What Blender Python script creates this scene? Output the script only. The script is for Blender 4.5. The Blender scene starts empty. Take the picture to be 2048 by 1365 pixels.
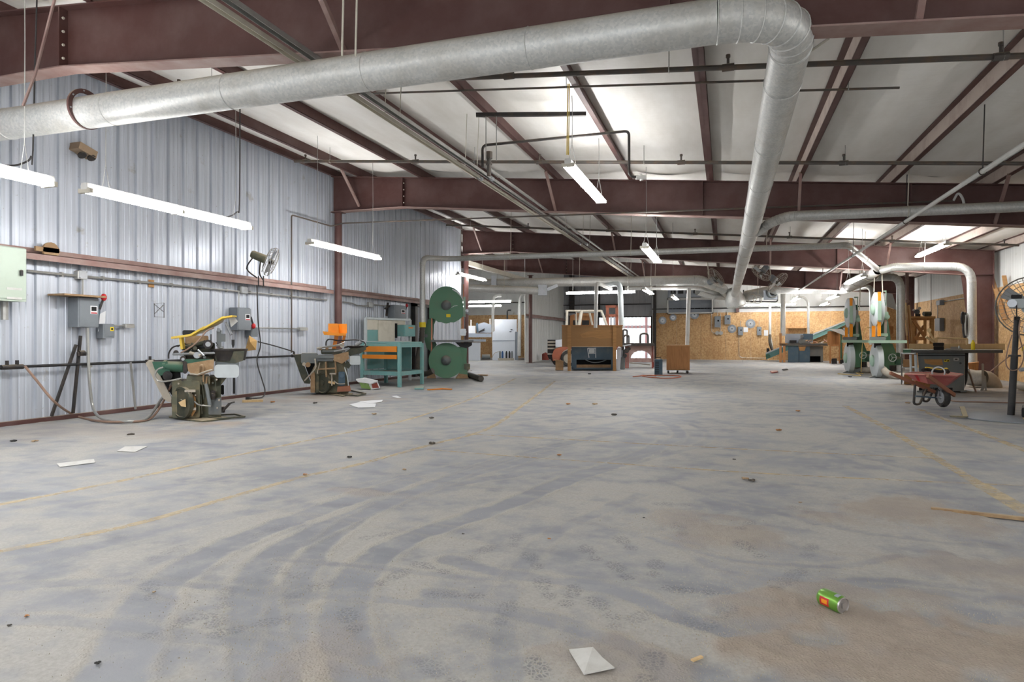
import bpy, bmesh, math, random
import numpy as np
from mathutils import Vector, Matrix
random.seed(7); np.random.seed(7)
scene = bpy.context.scene
COL = scene.collection
# ---------------------------------------------------------------- camera, world, exposure
FOC, HZ, CAMH = 1309.0, 678.0, 1.08          # focal length in pixels of the 2048 frame, horizon row, eye height
YAW = math.atan(426 / FOC); SN, CS = math.sin(YAW), math.cos(YAW)
cam = bpy.data.cameras.new('camera'); cam.sensor_width = 36; cam.lens = 36 * FOC / 2048
cam.shift_y = (HZ - 682.5) / 2048; cam.clip_start = .05; cam.clip_end = 200
co = bpy.data.objects.new('camera', cam); COL.objects.link(co)
co.location = (0, 0, CAMH); co.rotation_euler = (math.pi / 2, 0, YAW); scene.camera = co
w = bpy.data.worlds.new('sky'); scene.world = w; w.use_nodes = True
bg = w.node_tree.nodes['Background']; bg.inputs[0].default_value = (.93, .96, 1, 1); bg.inputs[1].default_value = 2.0
TUBE = 58.0
vs = scene.view_settings; vs.view_transform = 'Standard'; vs.look = 'None'; vs.exposure = 0.68; vs.gamma = 1; vs.use_curve_mapping = False
cy = scene.cycles; cy.use_denoising = True; cy.max_bounces = 6; cy.diffuse_bounces = 4; cy.glossy_bounces = 3
cy.transparent_max_bounces = 12; cy.caustics_reflective = False; cy.caustics_refractive = False; cy.sample_clamp_indirect = 6
# ---------------------------------------------------------------- where a sight line meets floor, wall or depth
def ray(u, v):
    a = (u - 1024) / FOC; b = (HZ - v) / FOC
    return a * CS - SN, a * SN + CS, b
def F(u, v, z=0.0):
    r = ray(u, v); t = (z - CAMH) / r[2]; return Vector((r[0] * t, r[1] * t, z))
def AX(u, v, x):
    r = ray(u, v); t = x / r[0]; return Vector((x, r[1] * t, CAMH + r[2] * t))
def AY(u, v, y):
    r = ray(u, v); t = y / r[1]; return Vector((r[0] * t, y, CAMH + r[2] * t))
def AD(u, v, d):
    r = ray(u, v); return Vector((r[0] * d, r[1] * d, CAMH + r[2] * d))
def dep(p): return -p[0] * SN + p[1] * CS
FW = Vector((-SN, CS, 0)); RT = Vector((CS, SN, 0)); UP = Vector((0, 0, 1))
# ---------------------------------------------------------------- materials
MATS = {}
def rgb(r, g, b):
    f = lambda c: (c / 255 / 12.92) if c / 255 <= .04045 else ((c / 255 + .055) / 1.055) ** 2.4
    return (f(r), f(g), f(b), 1)
def newmat(name):
    m = bpy.data.materials.new(name); m.use_nodes = True; MATS[name] = m
    nt = m.node_tree; b = nt.nodes['Principled BSDF']; return m, nt, b
def nd(nt, t, **k):
    n = nt.nodes.new(t)
    for a, v in k.items():
        if a in n.inputs.keys(): n.inputs[a].default_value = v
        else: setattr(n, a, v)
    return n
def mixc(nt, fac, a, b, bt='MIX'):
    n = nt.nodes.new('ShaderNodeMix'); n.data_type = 'RGBA'; n.blend_type = bt
    for i, x in ((0, fac), (6, a), (7, b)):
        if isinstance(x, bpy.types.NodeSocket): nt.links.new(x, n.inputs[i])
        else: n.inputs[i].default_value = x
    return n.outputs[2]
def ramp(nt, src, stops):
    n = nt.nodes.new('ShaderNodeValToRGB'); e = n.color_ramp.elements
    while len(e) < len(stops): e.new(.5)
    for i, (p, c) in enumerate(stops):
        e[i].position = p; e[i].color = c if not isinstance(c, (int, float)) else (c, c, c, 1)
    nt.links.new(src, n.inputs[0]); return n.outputs[0]
def noise(nt, sc=(1, 1, 1), scale=5, detail=4, rough=.55, off=(0, 0, 0), world=False):
    if world:
        tc = nt.nodes.new('ShaderNodeNewGeometry').outputs['Position']
    else:
        tc = nt.nodes.new('ShaderNodeTexCoord').outputs['Object']
    mp = nd(nt, 'ShaderNodeMapping'); mp.inputs['Scale'].default_value = sc; mp.inputs['Location'].default_value = off
    nt.links.new(tc, mp.inputs['Vector'])
    n = nd(nt, 'ShaderNodeTexNoise', Scale=scale, Detail=detail, Roughness=rough)
    nt.links.new(mp.outputs[0], n.inputs['Vector']); return n.outputs['Fac']
def bump(nt, b, src, strength=.3, dist=.01):
    n = nd(nt, 'ShaderNodeBump', Strength=strength, Distance=dist)
    nt.links.new(src, n.inputs['Height']); nt.links.new(n.outputs[0], b.inputs['Normal'])
def paint(name, col, rough=.5, metal=0., dirt=.35, dirtcol=None, scale=6, stretch=(1, 1, 1), lo=.45, hi=.75, bmp=0, spec=.4, dust=0.):
    """a coloured surface with patchy wear, and optional dust lying on faces that look up"""
    m, nt, b = newmat(name)
    c = rgb(*col); d = rgb(*dirtcol) if dirtcol else tuple(x * .45 for x in c[:3]) + (1,)
    n = noise(nt, stretch, scale, 5, .62)
    f = ramp(nt, n, [(lo, 0.0), (hi, dirt)])
    o = mixc(nt, f, c, d)
    if dust > 0:
        g = nt.nodes.new('ShaderNodeNewGeometry'); sx = nt.nodes.new('ShaderNodeSeparateXYZ'); nt.links.new(g.outputs['Normal'], sx.inputs[0])
        u = ramp(nt, sx.outputs[2], [(.3, 0.0), (.85, dust)])
        o = mixc(nt, u, o, rgb(190, 176, 150))
    nt.links.new(o, b.inputs['Base Color'])
    b.inputs['Roughness'].default_value = rough; b.inputs['Metallic'].default_value = metal
    b.inputs['Specular IOR Level'].default_value = spec
    if bmp: bump(nt, b, n, bmp, .01)
    return m
def emis(name, col, st):
    m, nt, b = newmat(name); b.inputs['Base Color'].default_value = (.9, .9, .9, 1)
    b.inputs['Emission Color'].default_value = col; b.inputs['Emission Strength'].default_value = st; return m

paint('rust_paint', (82, 53, 49), .5, 0, .55, (112, 90, 86), 2.2, (1, 1, 1), .4, .74, dust=.5)
paint('rust_paint_dusty', (138, 108, 102), .6, 0, .6, (172, 156, 148), 3, (1, 1, 1), .35, .7, dust=.6)
paint('dark_steel', (52, 50, 50), .5, .3, .5, (95, 80, 66), 8, dust=.3)
paint('black_iron', (36, 36, 38), .5, .2, .4, (78, 70, 62), 10)
paint('pipe_iron', (86, 82, 78), .55, .3, .6, (120, 92, 68), 7, dust=.4)
paint('white_steel', (214, 214, 210), .45, 0, .25, (150, 145, 138), 6)
paint('cream_steel', (205, 200, 186), .5, 0, .35, (150, 140, 120), 6)
paint('conduit', (168, 168, 164), .38, .5, .4, (120, 112, 102), 8)
paint('box_grey', (126, 132, 138), .5, .1, .25, (90, 92, 96), 6)
paint('box_mint', (186, 200, 186), .5, 0, .25, (160, 168, 152), 5)
paint('olive', (96, 98, 82), .6, .1, .65, (164, 142, 106), 5, dust=.7)
paint('olive_dark', (66, 70, 60), .6, .1, .5, (120, 108, 84), 6, dust=.5)
paint('dusty_tan', (150, 122, 92), .85, 0, .6, (196, 172, 134), 9, dust=.5)
paint('machine_green', (90, 134, 106), .5, 0, .35, (112, 124, 100), 4, dust=.4)
paint('machine_green_dk', (58, 98, 80), .5, 0, .35, (92, 104, 88), 5, dust=.4)
paint('mint_green', (160, 188, 170), .5, 0, .25, (130, 146, 130), 5, dust=.2)
paint('pale_grey', (196, 204, 206), .5, 0, .25, (150, 156, 158), 5)
paint('teal', (112, 160, 158), .55, 0, .5, (150, 166, 158), 7, dust=.5)
paint('orange', (236, 150, 36), .45, 0, .3, (196, 128, 50), 5)
paint('orange_dusty', (214, 128, 36), .5, 0, .4, (180, 130, 76), 6)
paint('yellow', (222, 190, 74), .5, 0, .5, (178, 160, 110), 8)
paint('yellow_clean', (236, 210, 40), .5)
paint('saw_grey', (112, 118, 120), .5, .1, .35, (142, 136, 122), 5, dust=.4)
paint('saw_table', (92, 96, 98), .4, .5, .4, (130, 118, 96), 5, dust=.25)
paint('blue_grey', (70, 92, 108), .5, .05, .35, (110, 118, 118), 4, dust=.4)
paint('pale_machine', (206, 212, 220), .42, 0, .12, (170, 176, 184), 4)
paint('mid_machine', (150, 158, 168), .45, 0, .2, (110, 116, 124), 4)
paint('purlin_pale', (196, 182, 172), .6, 0, .5, (140, 112, 104), 4)
paint('red_paint', (184, 104, 98), .55, 0, .5, (196, 140, 132), 5, dust=.5)
paint('red_bright', (190, 40, 46), .5)
paint('fork_red', (160, 92, 68), .6, 0, .6, (120, 84, 68), 6)
paint('brick_red', (140, 66, 54), .6, 0, .4, (90, 46, 40), 8)
paint('wood', (178, 134, 84), .65, 0, .5, (120, 84, 50), 3, (1, 1, 9), dust=.3)
paint('wood_pale', (214, 186, 140), .65, 0, .4, (180, 146, 100), 3, (8, 8, 1))
paint('wood_long', (160, 122, 80), .65, 0, .5, (150, 110, 66), 3, (1, 12, 12))
paint('wood_dark', (172, 122, 76), .65, 0, .6, (118, 76, 44), 3, (9, 9, 1))
paint('handle_wood', (160, 108, 84), .65, 0, .4, (128, 80, 60), 6)
paint('rubber', (46, 46, 46), .8, 0, .4, (96, 90, 80), 9)
paint('dark', (18, 18, 20), .8)
paint('hose_grey', (176, 168, 154), .6, 0, .35, (130, 120, 104), 9)
paint('hose_dark', (70, 66, 60), .6, 0, .4, (110, 98, 82), 9)
paint('cable', (52, 50, 50), .6)
paint('cable_tan', (146, 120, 104), .6)
paint('cable_orange', (196, 112, 78), .6)
paint('cable_yellow', (206, 178, 110), .6)
paint('paper', (228, 230, 232), .8, 0, .15, (190, 190, 190), 9)
paint('paper_dirty', (204, 204, 200), .8, 0, .5, (170, 168, 160), 14)
paint('cardboard', (176, 142, 104), .8)
paint('light_steel', (178, 182, 186), .35, .7, .3, (120, 118, 114), 6)
paint('blade_steel', (140, 146, 152), .42, .6, .35, (96, 100, 104), 7)
paint('mesh_wire', (150, 148, 140), .45, .5, .3)
paint('copper', (206, 140, 112), .5, .1, .3, (170, 120, 100))
paint('blue_paint', (40, 80, 130), .5)
paint('green_box', (120, 150, 84), .7, 0, .3, (200, 204, 196), 8)
paint('can_green', (112, 160, 66), .3, .4, .3, (70, 130, 40), 20)
paint('aluminium', (196, 192, 190), .3, .8, .2)
paint('lens_glass', (120, 124, 120), .15)
paint('kraft_cloth', (198, 160, 100), .8, 0, .3, (170, 130, 80), 9)
paint('tan_lamp', (150, 128, 104), .5)
emis('tube', (1, .985, .975, 1), TUBE)

def galv():
    m, nt, b = newmat('galvanised')
    tc = nt.nodes.new('ShaderNodeTexCoord')
    v = nd(nt, 'ShaderNodeTexVoronoi', Scale=55.0); nt.links.new(tc.outputs['Object'], v.inputs['Vector'])
    bw = nt.nodes.new('ShaderNodeRGBToBW'); nt.links.new(v.outputs['Color'], bw.inputs[0])
    c = ramp(nt, bw.outputs[0], [(.2, rgb(192, 194, 192)), (.8, rgb(210, 210, 206))])
    n = noise(nt, (1, 1, 1), 2.5, 5, .6)
    g = nt.nodes.new('ShaderNodeNewGeometry'); sx = nt.nodes.new('ShaderNodeSeparateXYZ'); nt.links.new(g.outputs['Normal'], sx.inputs[0])
    up = ramp(nt, sx.outputs[2], [(.35, 0.0), (.9, .7)])
    o = mixc(nt, ramp(nt, n, [(.5, 0.0), (.75, .45)]), c, rgb(160, 154, 140))
    o = mixc(nt, up, o, rgb(184, 174, 154))
    nt.links.new(o, b.inputs['Base Color']); b.inputs['Metallic'].default_value = .35; b.inputs['Roughness'].default_value = .45
galv()
def wallmetal(name, c0, c1, metal=.25, rough=.42):
    m, nt, b = newmat(name)
    st = noise(nt, (.3, 9, .22), 2.0, 5, .6, world=True)
    sp = noise(nt, (1, 1, 1), 2.6, 6, .7, world=True)
    o = mixc(nt, ramp(nt, st, [(.35, 0.0), (.7, 1.0)]), rgb(*c0), rgb(*c1))
    o = mixc(nt, ramp(nt, sp, [(.62, 0.0), (.72, .5)]), o, rgb(150, 142, 122))
    dr = noise(nt, (1, 1, 1), 30, 3, .5, world=True)
    o = mixc(nt, ramp(nt, dr, [(.72, 0.0), (.76, .6)]), o, rgb(120, 100, 80))
    nt.links.new(o, b.inputs['Base Color']); b.inputs['Metallic'].default_value = metal; b.inputs['Roughness'].default_value = rough
wallmetal('wall_metal', (206, 212, 222), (176, 182, 192), .3, .4)
wallmetal('wall_white', (226, 228, 226), (206, 208, 206), 0, .5)
wallmetal('wall_grey', (176, 178, 182), (158, 160, 164), 0, .5)
def osb():
    m, nt, b = newmat('osb')
    tc = nt.nodes.new('ShaderNodeNewGeometry').outputs['Position']
    cols = []
    for k, (rz, sc) in enumerate([((.3, .2, .5), (34, 34, 11)), ((1.1, .7, 1.9), (13, 32, 34))]):
        mp = nd(nt, 'ShaderNodeMapping'); mp.inputs['Rotation'].default_value = rz; mp.inputs['Scale'].default_value = sc
        nt.links.new(tc, mp.inputs['Vector'])
        v = nd(nt, 'ShaderNodeTexVoronoi', Scale=1.0); nt.links.new(mp.outputs[0], v.inputs['Vector'])
        bw = nt.nodes.new('ShaderNodeRGBToBW'); nt.links.new(v.outputs['Color'], bw.inputs[0]); cols.append(bw.outputs[0])
    a = ramp(nt, cols[0], [(.15, rgb(162, 120, 76)), (.5, rgb(202, 162, 112)), (.85, rgb(222, 190, 142))])
    c = ramp(nt, cols[1], [(.15, rgb(172, 130, 84)), (.5, rgb(208, 170, 120)), (.9, rgb(224, 194, 148))])
    o = mixc(nt, .5, a, c)
    n = noise(nt, (1, 1, 1), 1.2, 4, .6, world=True)
    o = mixc(nt, ramp(nt, n, [(.4, 0.0), (.75, .45)]), o, rgb(166, 118, 70))
    nt.links.new(o, b.inputs['Base Color']); b.inputs['Roughness'].default_value = .7
    bump(nt, b, cols[0], .2, .004)
osb()
def vinyl():
    m, nt, b = newmat('vinyl')
    n = noise(nt, (1.2, .35, 1), 1.6, 5, .6, world=True)
    o = mixc(nt, ramp(nt, n, [(.35, 0.0), (.7, 1.0)]), rgb(244, 242, 237), rgb(226, 222, 214))
    n2 = noise(nt, (2.5, 7, 1), 1.3, 4, .6, world=True)
    nt.links.new(o, b.inputs['Base Color']); b.inputs['Roughness'].default_value = .55
    bump(nt, b, n2, .22, .03)
vinyl()
def plastic_strip():
    m, nt, b = newmat('strip_plastic')
    b.inputs['Base Color'].default_value = (.9, .92, .95, 1); b.inputs['Roughness'].default_value = .3
    b.inputs['Transmission Weight'].default_value = .0; b.inputs['Alpha'].default_value = .5
plastic_strip()
# ---------------------------------------------------------------- mesh builder
class MB:
    def __init__(s): s.v = []; s.f = []
    def add(s, vs_, fs):
        k = len(s.v); s.v += [tuple(p) for p in vs_]; s.f += [tuple(i + k for i in f) for f in fs]; return s
    def box(s, c, d, rz=0, ry=0, rx=0, taper=1.0):
        R = Matrix.Rotation(rz, 3, 'Z') @ Matrix.Rotation(ry, 3, 'Y') @ Matrix.Rotation(rx, 3, 'X')
        P = []
        for z in (-1, 1):
            t = taper if z > 0 else 1
            for x, y in ((-1, -1), (1, -1), (1, 1), (-1, 1)):
                P.append(Vector(c) + R @ Vector((x * d[0] / 2 * t, y * d[1] / 2 * t, z * d[2] / 2)))
        return s.add(P, [(3, 2, 1, 0), (4, 5, 6, 7), (0, 1, 5, 4), (1, 2, 6, 5), (2, 3, 7, 6), (3, 0, 4, 7)])
    def mm(s, x0, x1, y0, y1, z0, z1): return s.box(((x0 + x1) / 2, (y0 + y1) / 2, (z0 + z1) / 2), (x1 - x0, y1 - y0, z1 - z0))
    def bbox(s, c, d, bev=.01, rz=0):
        """box with its vertical and top edges cut off"""
        R = Matrix.Rotation(rz, 3, 'Z'); x, y, z = d[0] / 2, d[1] / 2, d[2] / 2; b = min(bev, x * .6, y * .6)
        ring = [(-x + b, -y), (x - b, -y), (x, -y + b), (x, y - b), (x - b, y), (-x + b, y), (-x, y - b), (-x, -y + b)]
        P = [Vector(c) + R @ Vector((p[0], p[1], zz)) for zz in (-z, z - b) for p in ring]
        P += [Vector(c) + R @ Vector((p[0] * (x - b) / x, p[1] * (y - b) / y, z)) for p in ring]
        fs = [tuple(range(7, -1, -1)), tuple(range(16, 24))]
        for l in (0, 8):
            for i in range(8): j = (i + 1) % 8; fs.append((l + i, l + j, l + 8 + j, l + 8 + i))
        return s.add(P, fs)
    def bar(s, p, q, w_, d_, upv=(0, 0, 1)):
        p, q = Vector(p), Vector(q); a = (q - p).normalized(); u = Vector(upv)
        if abs(a.dot(u)) > .98: u = Vector((0, 1, 0)) if abs(a.y) < .9 else Vector((1, 0, 0))
        r = a.cross(u).normalized(); t = r.cross(a).normalized()
        P = [o + r * x * w_ / 2 + t * y * d_ / 2 for o in (p, q) for x, y in ((-1, -1), (1, -1), (1, 1), (-1, 1))]
        return s.add(P, [(0, 1, 2, 3), (7, 6, 5, 4), (0, 4, 5, 1), (1, 5, 6, 2), (2, 6, 7, 3), (3, 7, 4, 0)])
    def cyl(s, p, q, r, r2=None, n=14, caps=True):
        return s.tube([p, q], r, n, caps, [r, r if r2 is None else r2])
    def tube(s, pts, r, n=8, caps=True, rs=None, closed=False):
        pts = [Vector(p) for p in pts]; m = len(pts); rs = rs or [r] * m
        P = []; fs = []; prev = None
        for i, p in enumerate(pts):
            if closed: a = pts[(i + 1) % m] - pts[i - 1]
            else: a = pts[min(i + 1, m - 1)] - pts[max(i - 1, 0)]
            a = a.normalized() if a.length > 1e-9 else Vector((0, 0, 1))
            if prev is None:
                u = Vector((0, 0, 1)) if abs(a.z) < .9 else Vector((1, 0, 0)); x = a.cross(u).normalized()
            else:
                x = (prev - a * prev.dot(a)); x = x.normalized() if x.length > 1e-6 else a.orthogonal().normalized()
            prev = x; y = a.cross(x)
            for k in range(n):
                t = 2 * math.pi * k / n; P.append(p + (x * math.cos(t) + y * math.sin(t)) * rs[i])
        for i in range(m if closed else m - 1):
            for k in range(n):
                j = (k + 1) % n; i2 = (i + 1) % m; fs.append((i * n + k, i * n + j, i2 * n + j, i2 * n + k))
        if caps and not closed: fs += [tuple(range(n - 1, -1, -1)), tuple(range((m - 1) * n, m * n))]
        return s.add(P, fs)
    def lathe(s, prof, c, axis=(0, 0, 1), n=24, caps=True):
        a = Vector(axis).normalized(); x = a.orthogonal().normalized(); y = a.cross(x); c = Vector(c); P = []; fs = []; m = len(prof)
        for r, z in prof:
            for k in range(n):
                t = 2 * math.pi * k / n; P.append(c + a * z + (x * math.cos(t) + y * math.sin(t)) * r)
        for i in range(m - 1):
            for k in range(n): j = (k + 1) % n; fs.append((i * n + k, i * n + j, (i + 1) * n + j, (i + 1) * n + k))
        if caps: fs += [tuple(range(n - 1, -1, -1)), tuple(range((m - 1) * n, m * n))]
        return s.add(P, fs)
    def ring(s, c, r, rt, axis=(0, 0, 1), n=28, m=6):
        a = Vector(axis).normalized(); x = a.orthogonal().normalized(); y = a.cross(x); c = Vector(c)
        return s.tube([c + (x * math.cos(2 * math.pi * k / n) + y * math.sin(2 * math.pi * k / n)) * r for k in range(n)], rt, m, closed=True)
    def prism(s, pts, off):
        """a planar outline of 3-D points pushed along a vector"""
        pts = [Vector(p) for p in pts]; o = Vector(off); n = len(pts)
        return s.add(pts + [p + o for p in pts], [tuple(range(n - 1, -1, -1)), tuple(range(n, 2 * n))] + [(i, (i + 1) % n, n + (i + 1) % n, n + i) for i in range(n)])
    def ball(s, c, r, n=12, sq=(1, 1, 1)):
        P = []; m = n // 2
        for i in range(1, m):
            t = math.pi * i / m
            for k in range(n):
                a = 2 * math.pi * k / n; P.append((c[0] + r * sq[0] * math.sin(t) * math.cos(a), c[1] + r * sq[1] * math.sin(t) * math.sin(a), c[2] + r * sq[2] * math.cos(t)))
        P += [(c[0], c[1], c[2] + r * sq[2]), (c[0], c[1], c[2] - r * sq[2])]; T = len(P) - 2; fs = []
        for i in range(m - 2):
            for k in range(n): j = (k + 1) % n; fs.append((i * n + k, (i + 1) * n + k, (i + 1) * n + j, i * n + j))
        for k in range(n): j = (k + 1) % n; fs += [(T, k, j), (T + 1, (m - 2) * n + j, (m - 2) * n + k)]
        return s.add(P, fs)
    def build(s, name, mat, parent=None, smooth=35, label=None, origin=None):
        me = bpy.data.meshes.new(name); V = np.array(s.v, dtype=float)
        if parent is not None:
            o0 = Vector((0, 0, 0)); q = parent
            while q is not None: o0 = o0 + q.location; q = q.parent
        elif origin is not None: o0 = Vector(origin)
        else:
            lo, hi = V.min(0), V.max(0); o0 = Vector(((lo[0] + hi[0]) / 2, (lo[1] + hi[1]) / 2, lo[2]))
        me.from_pydata([tuple(p) for p in (V - np.array(o0))], [], s.f)
        bmn = bmesh.new(); bmn.from_mesh(me); bmesh.ops.recalc_face_normals(bmn, faces=bmn.faces); bmn.to_mesh(me); bmn.free()
        if smooth:
            me.shade_smooth(); me.set_sharp_from_angle(angle=math.radians(smooth))
        me.materials.append(MATS[mat])
        o = bpy.data.objects.new(name, me); COL.objects.link(o)
        if parent is not None: o.parent = parent
        else: o.location = o0
        if label: o['label'] = label
        return o
def thing(name, label, cat, loc, group=None):
    o = bpy.data.objects.new(name, None); COL.objects.link(o); o.location = Vector(loc); o.empty_display_size = .2
    o['label'] = label; o['category'] = cat
    if group: o['group'] = group
    return o
def tag(o, label, cat, group=None):
    o['label'] = label; o['category'] = cat
    if group: o['group'] = group
    return o
def struct(name, loc=(0, 0, 0)):
    o = bpy.data.objects.new(name, None); COL.objects.link(o); o.location = loc; o['kind'] = 'structure'; return o
def kids(o): return [c for c in bpy.data.objects if c.parent == o]
def dup(o, loc, label=None, group=None, rotz=0, children=None):
    r = o.copy(); COL.objects.link(r); r.location = loc; r.rotation_euler = (0, 0, rotz)
    if label: r['label'] = label
    if group: r['group'] = group
    for ch in (children if children is not None else kids(o)):
        c = ch.copy(); COL.objects.link(c); c.parent = r
        for g in kids(ch):
            d = g.copy(); COL.objects.link(d); d.parent = c
    return r
def arc(c, r, a0, a1, n, ex, ey):
    c = Vector(c); ex = Vector(ex); ey = Vector(ey)
    return [c + ex * math.cos(a0 + (a1 - a0) * i / n) * r + ey * math.sin(a0 + (a1 - a0) * i / n) * r for i in range(n + 1)]
def spline(pts, n=6):
    pts = [Vector(p) for p in pts]; out = []
    for i in range(len(pts) - 1):
        p0 = pts[max(i - 1, 0)]; p1 = pts[i]; p2 = pts[i + 1]; p3 = pts[min(i + 2, len(pts) - 1)]
        for k in range(n):
            t = k / n; out.append(.5 * ((2 * p1) + (p2 - p0) * t + (2 * p0 - 5 * p1 + 4 * p2 - p3) * t * t + (3 * p1 - p0 - 3 * p2 + p3) * t ** 3))
    out.append(pts[-1]); return out
def fillet(pts, rad, n=5):
    """polyline with rounded corners"""
    pts = [Vector(p) for p in pts]; out = [pts[0]]
    for i in range(1, len(pts) - 1):
        a = (pts[i - 1] - pts[i]); b = (pts[i + 1] - pts[i]); r = min(rad, a.length * .48, b.length * .48)
        p, q = pts[i] + a.normalized() * r, pts[i] + b.normalized() * r
        for k in range(n + 1):
            t = k / n; out.append(p * (1 - t) ** 2 + pts[i] * 2 * t * (1 - t) + q * t * t)
    out.append(pts[-1]); return out
# ================================================================ the building
XL, XR, YB = -8.48, 6.89, 35.3               # left wall, right wall, back wall
FR = [5.12, 12.74, 20.36, 27.98]             # the four steel frames
def ceilz(x): return 4.19 - .0866 * x
def topz(x): return 3.98 - .0866 * x
# ---- floor: one slab, its dust, wheel tracks and shoe prints worked out per vertex
def build_floor():
    xs = [0.0]; d = .014
    while xs[-1] < 8.2:
        if xs[-1] > 1.9: d *= 1.022
        xs.append(xs[-1] + min(d, .12))
    neg = [0.0]; d = .014
    while neg[-1] > -16:
        if neg[-1] < -2.2: d *= 1.02
        neg.append(neg[-1] - min(d, .16))
    xs = np.array(neg[::-1] + xs[1:])
    ys = [-5.0, -2, 0, 1.2]
    while ys[-1] < 36: ys.append(ys[-1] + max(.010, .0075 * ys[-1]))
    ys = np.array(ys)
    nx, ny = len(xs), len(ys); Xg, Yg = np.meshgrid(xs, ys); X = Xg.ravel(); Y = Yg.ravel(); N = len(X)
    def vnoise(sx, sy, seed):
        r = np.random.RandomState(seed); t = r.rand(256, 256); a = X * sx + 500; b = Y * sy + 500
        i = np.floor(a).astype(int); j = np.floor(b).astype(int); fa = a - i; fb = b - j; fa = fa * fa * (3 - 2 * fa); fb = fb * fb * (3 - 2 * fb)
        g = lambda p, q: t[p % 256, q % 256]
        return (g(i, j) * (1 - fa) + g(i + 1, j) * fa) * (1 - fb) + (g(i, j + 1) * (1 - fa) + g(i + 1, j + 1) * fa) * fb
    wob = (vnoise(7, 7, 3) - .5) * .05 + (vnoise(22, 22, 4) - .5) * .03
    dust = .45 + .35 * (vnoise(1.3, 1.3, 1) - .5) + .5 * (vnoise(5, 5, 2) - .5) + .25 * (vnoise(18, 18, 9) - .5)
    hgt = np.zeros(N); ridge = np.zeros(N); foot = np.zeros(N); brown = np.zeros(N)
    def dist(px):
        q = spline([F(*p) for p in px], 7); best = np.full(N, 9.0)
        for a, b in zip(q[:-1], q[1:]):
            dx, dy = b.x - a.x, b.y - a.y; L2 = dx * dx + dy * dy + 1e-9
            sel = (X > min(a.x, b.x) - .5) & (X < max(a.x, b.x) + .5) & (Y > min(a.y, b.y) - .5) & (Y < max(a.y, b.y) + .5)
            t = np.clip(((X[sel] - a.x) * dx + (Y[sel] - a.y) * dy) / L2, 0, 1)
            best[sel] = np.minimum(best[sel], np.hypot(X[sel] - a.x - t * dx, Y[sel] - a.y - t * dy))
        return best
    sm = lambda e0, e1, x: (lambda t: t * t * (3 - 2 * t))(np.clip((x - e0) / (e1 - e0), 0, 1))
    tracks = [(.22, .9, [(200, 1400), (250, 1300), (300, 1200), (380, 1130), (480, 1080), (640, 1020), (820, 960)]),
              (.20, .9, [(540, 1380), (505, 1250), (505, 1180), (540, 1120), (620, 1070), (760, 1010), (900, 960), (1100, 905)]),
              (.16, .8, [(560, 1360), (580, 1240), (590, 1170), (645, 1090), (740, 1025), (900, 955), (1100, 895), (1300, 850)]),
              (.20, 1., [(730, 1400), (700, 1300), (690, 1230), (700, 1180), (750, 1115), (850, 1065), (1000, 1015), (1150, 955), (1270, 915), (1340, 880)]),
              (.13, .9, [(900, 1120), (1024, 1150), (1224, 1178), (1374, 1238), (1524, 1290), (1680, 1360)]),
              (.13, .8, [(860, 1185), (1024, 1222), (1150, 1255), (1300, 1320), (1350, 1380)]),
              (.07, .8, [(1304, 1075), (1380, 1100), (1474, 1120), (1574, 1130), (1674, 1132), (1800, 1115)]),
              (.08, .6, [(1324, 960), (1400, 985), (1474, 1005), (1674, 1055), (1850, 1080), (2080, 1105)]),
              (.07, .6, [(1350, 1090), (1450, 1140), (1600, 1165), (1760, 1160), (1960, 1180)]),
              (.16, .7, [(900, 970), (1024, 950), (1174, 928), (1324, 893), (1360, 868), (1330, 845), (1250, 830)]),
              (.10, .6, [(1100, 952), (1250, 930), (1400, 890), (1420, 868), (1380, 848)]),
              (.14, .5, [(1500, 930), (1620, 900), (1720, 872), (1715, 855), (1640, 845)]),
              (.16, .6, [(0, 975), (200, 945), (420, 915), (700, 880), (1000, 845), (1300, 815)]),
              (.16, .6, [(0, 1020), (250, 985), (520, 945), (800, 905), (1100, 865), (1400, 825)]),
              (.16, .5, [(0, 1130), (220, 1085), (470, 1030), (760, 965), (1000, 915)]),
              (.12, .5, [(1024, 1365), (1010, 1250), (1030, 1150), (1120, 1060), (1280, 990)]),
              (.10, .6, [(0, 1175), (150, 1165), (320, 1165), (520, 1185)]), (.1, .6, [(0, 1240), (180, 1245), (400, 1275), (560, 1300)]),
              (.2, .5, [(1700, 905), (1800, 930), (1920, 960), (2080, 975)]), (.5, .5, [(1900, 925), (2000, 935), (2090, 950)]),
              (.09, .7, [(600, 1190), (760, 1200), (950, 1215), (1100, 1250)]), (.05, .7, [(560, 1120), (700, 1130), (880, 1150), (1010, 1160)])]
    global TRACKS; TRACKS = tracks
    for wd, st, px in tracks:
        st *= .8; dd = dist(px) + wob * .6; m = 1 - sm(wd * .38, wd * .5, dd); dust = dust * (1 - m * st) + m * st * .08
        r = np.exp(-((dd - wd * .56) / .022) ** 2) * st; ridge = np.maximum(ridge, r * (vnoise(30, 30, 5) * .9 + .3))
    for k in range(26):                                       # narrow sweep lines left by a broom or cart
        y0 = 2.0 + k * .24 + random.random() * .2; x0 = random.uniform(-2.5, 1.5); L = random.uniform(.4, 1.3); a = random.uniform(-.25, .1)
        dd = np.abs((Y - y0) - a * (X - x0) + wob * .4); m = (np.abs(X - x0) < L) & (dd < .03)
        ridge[m] = np.maximum(ridge[m], (1 - dd[m] / .03) * .55)
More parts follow.
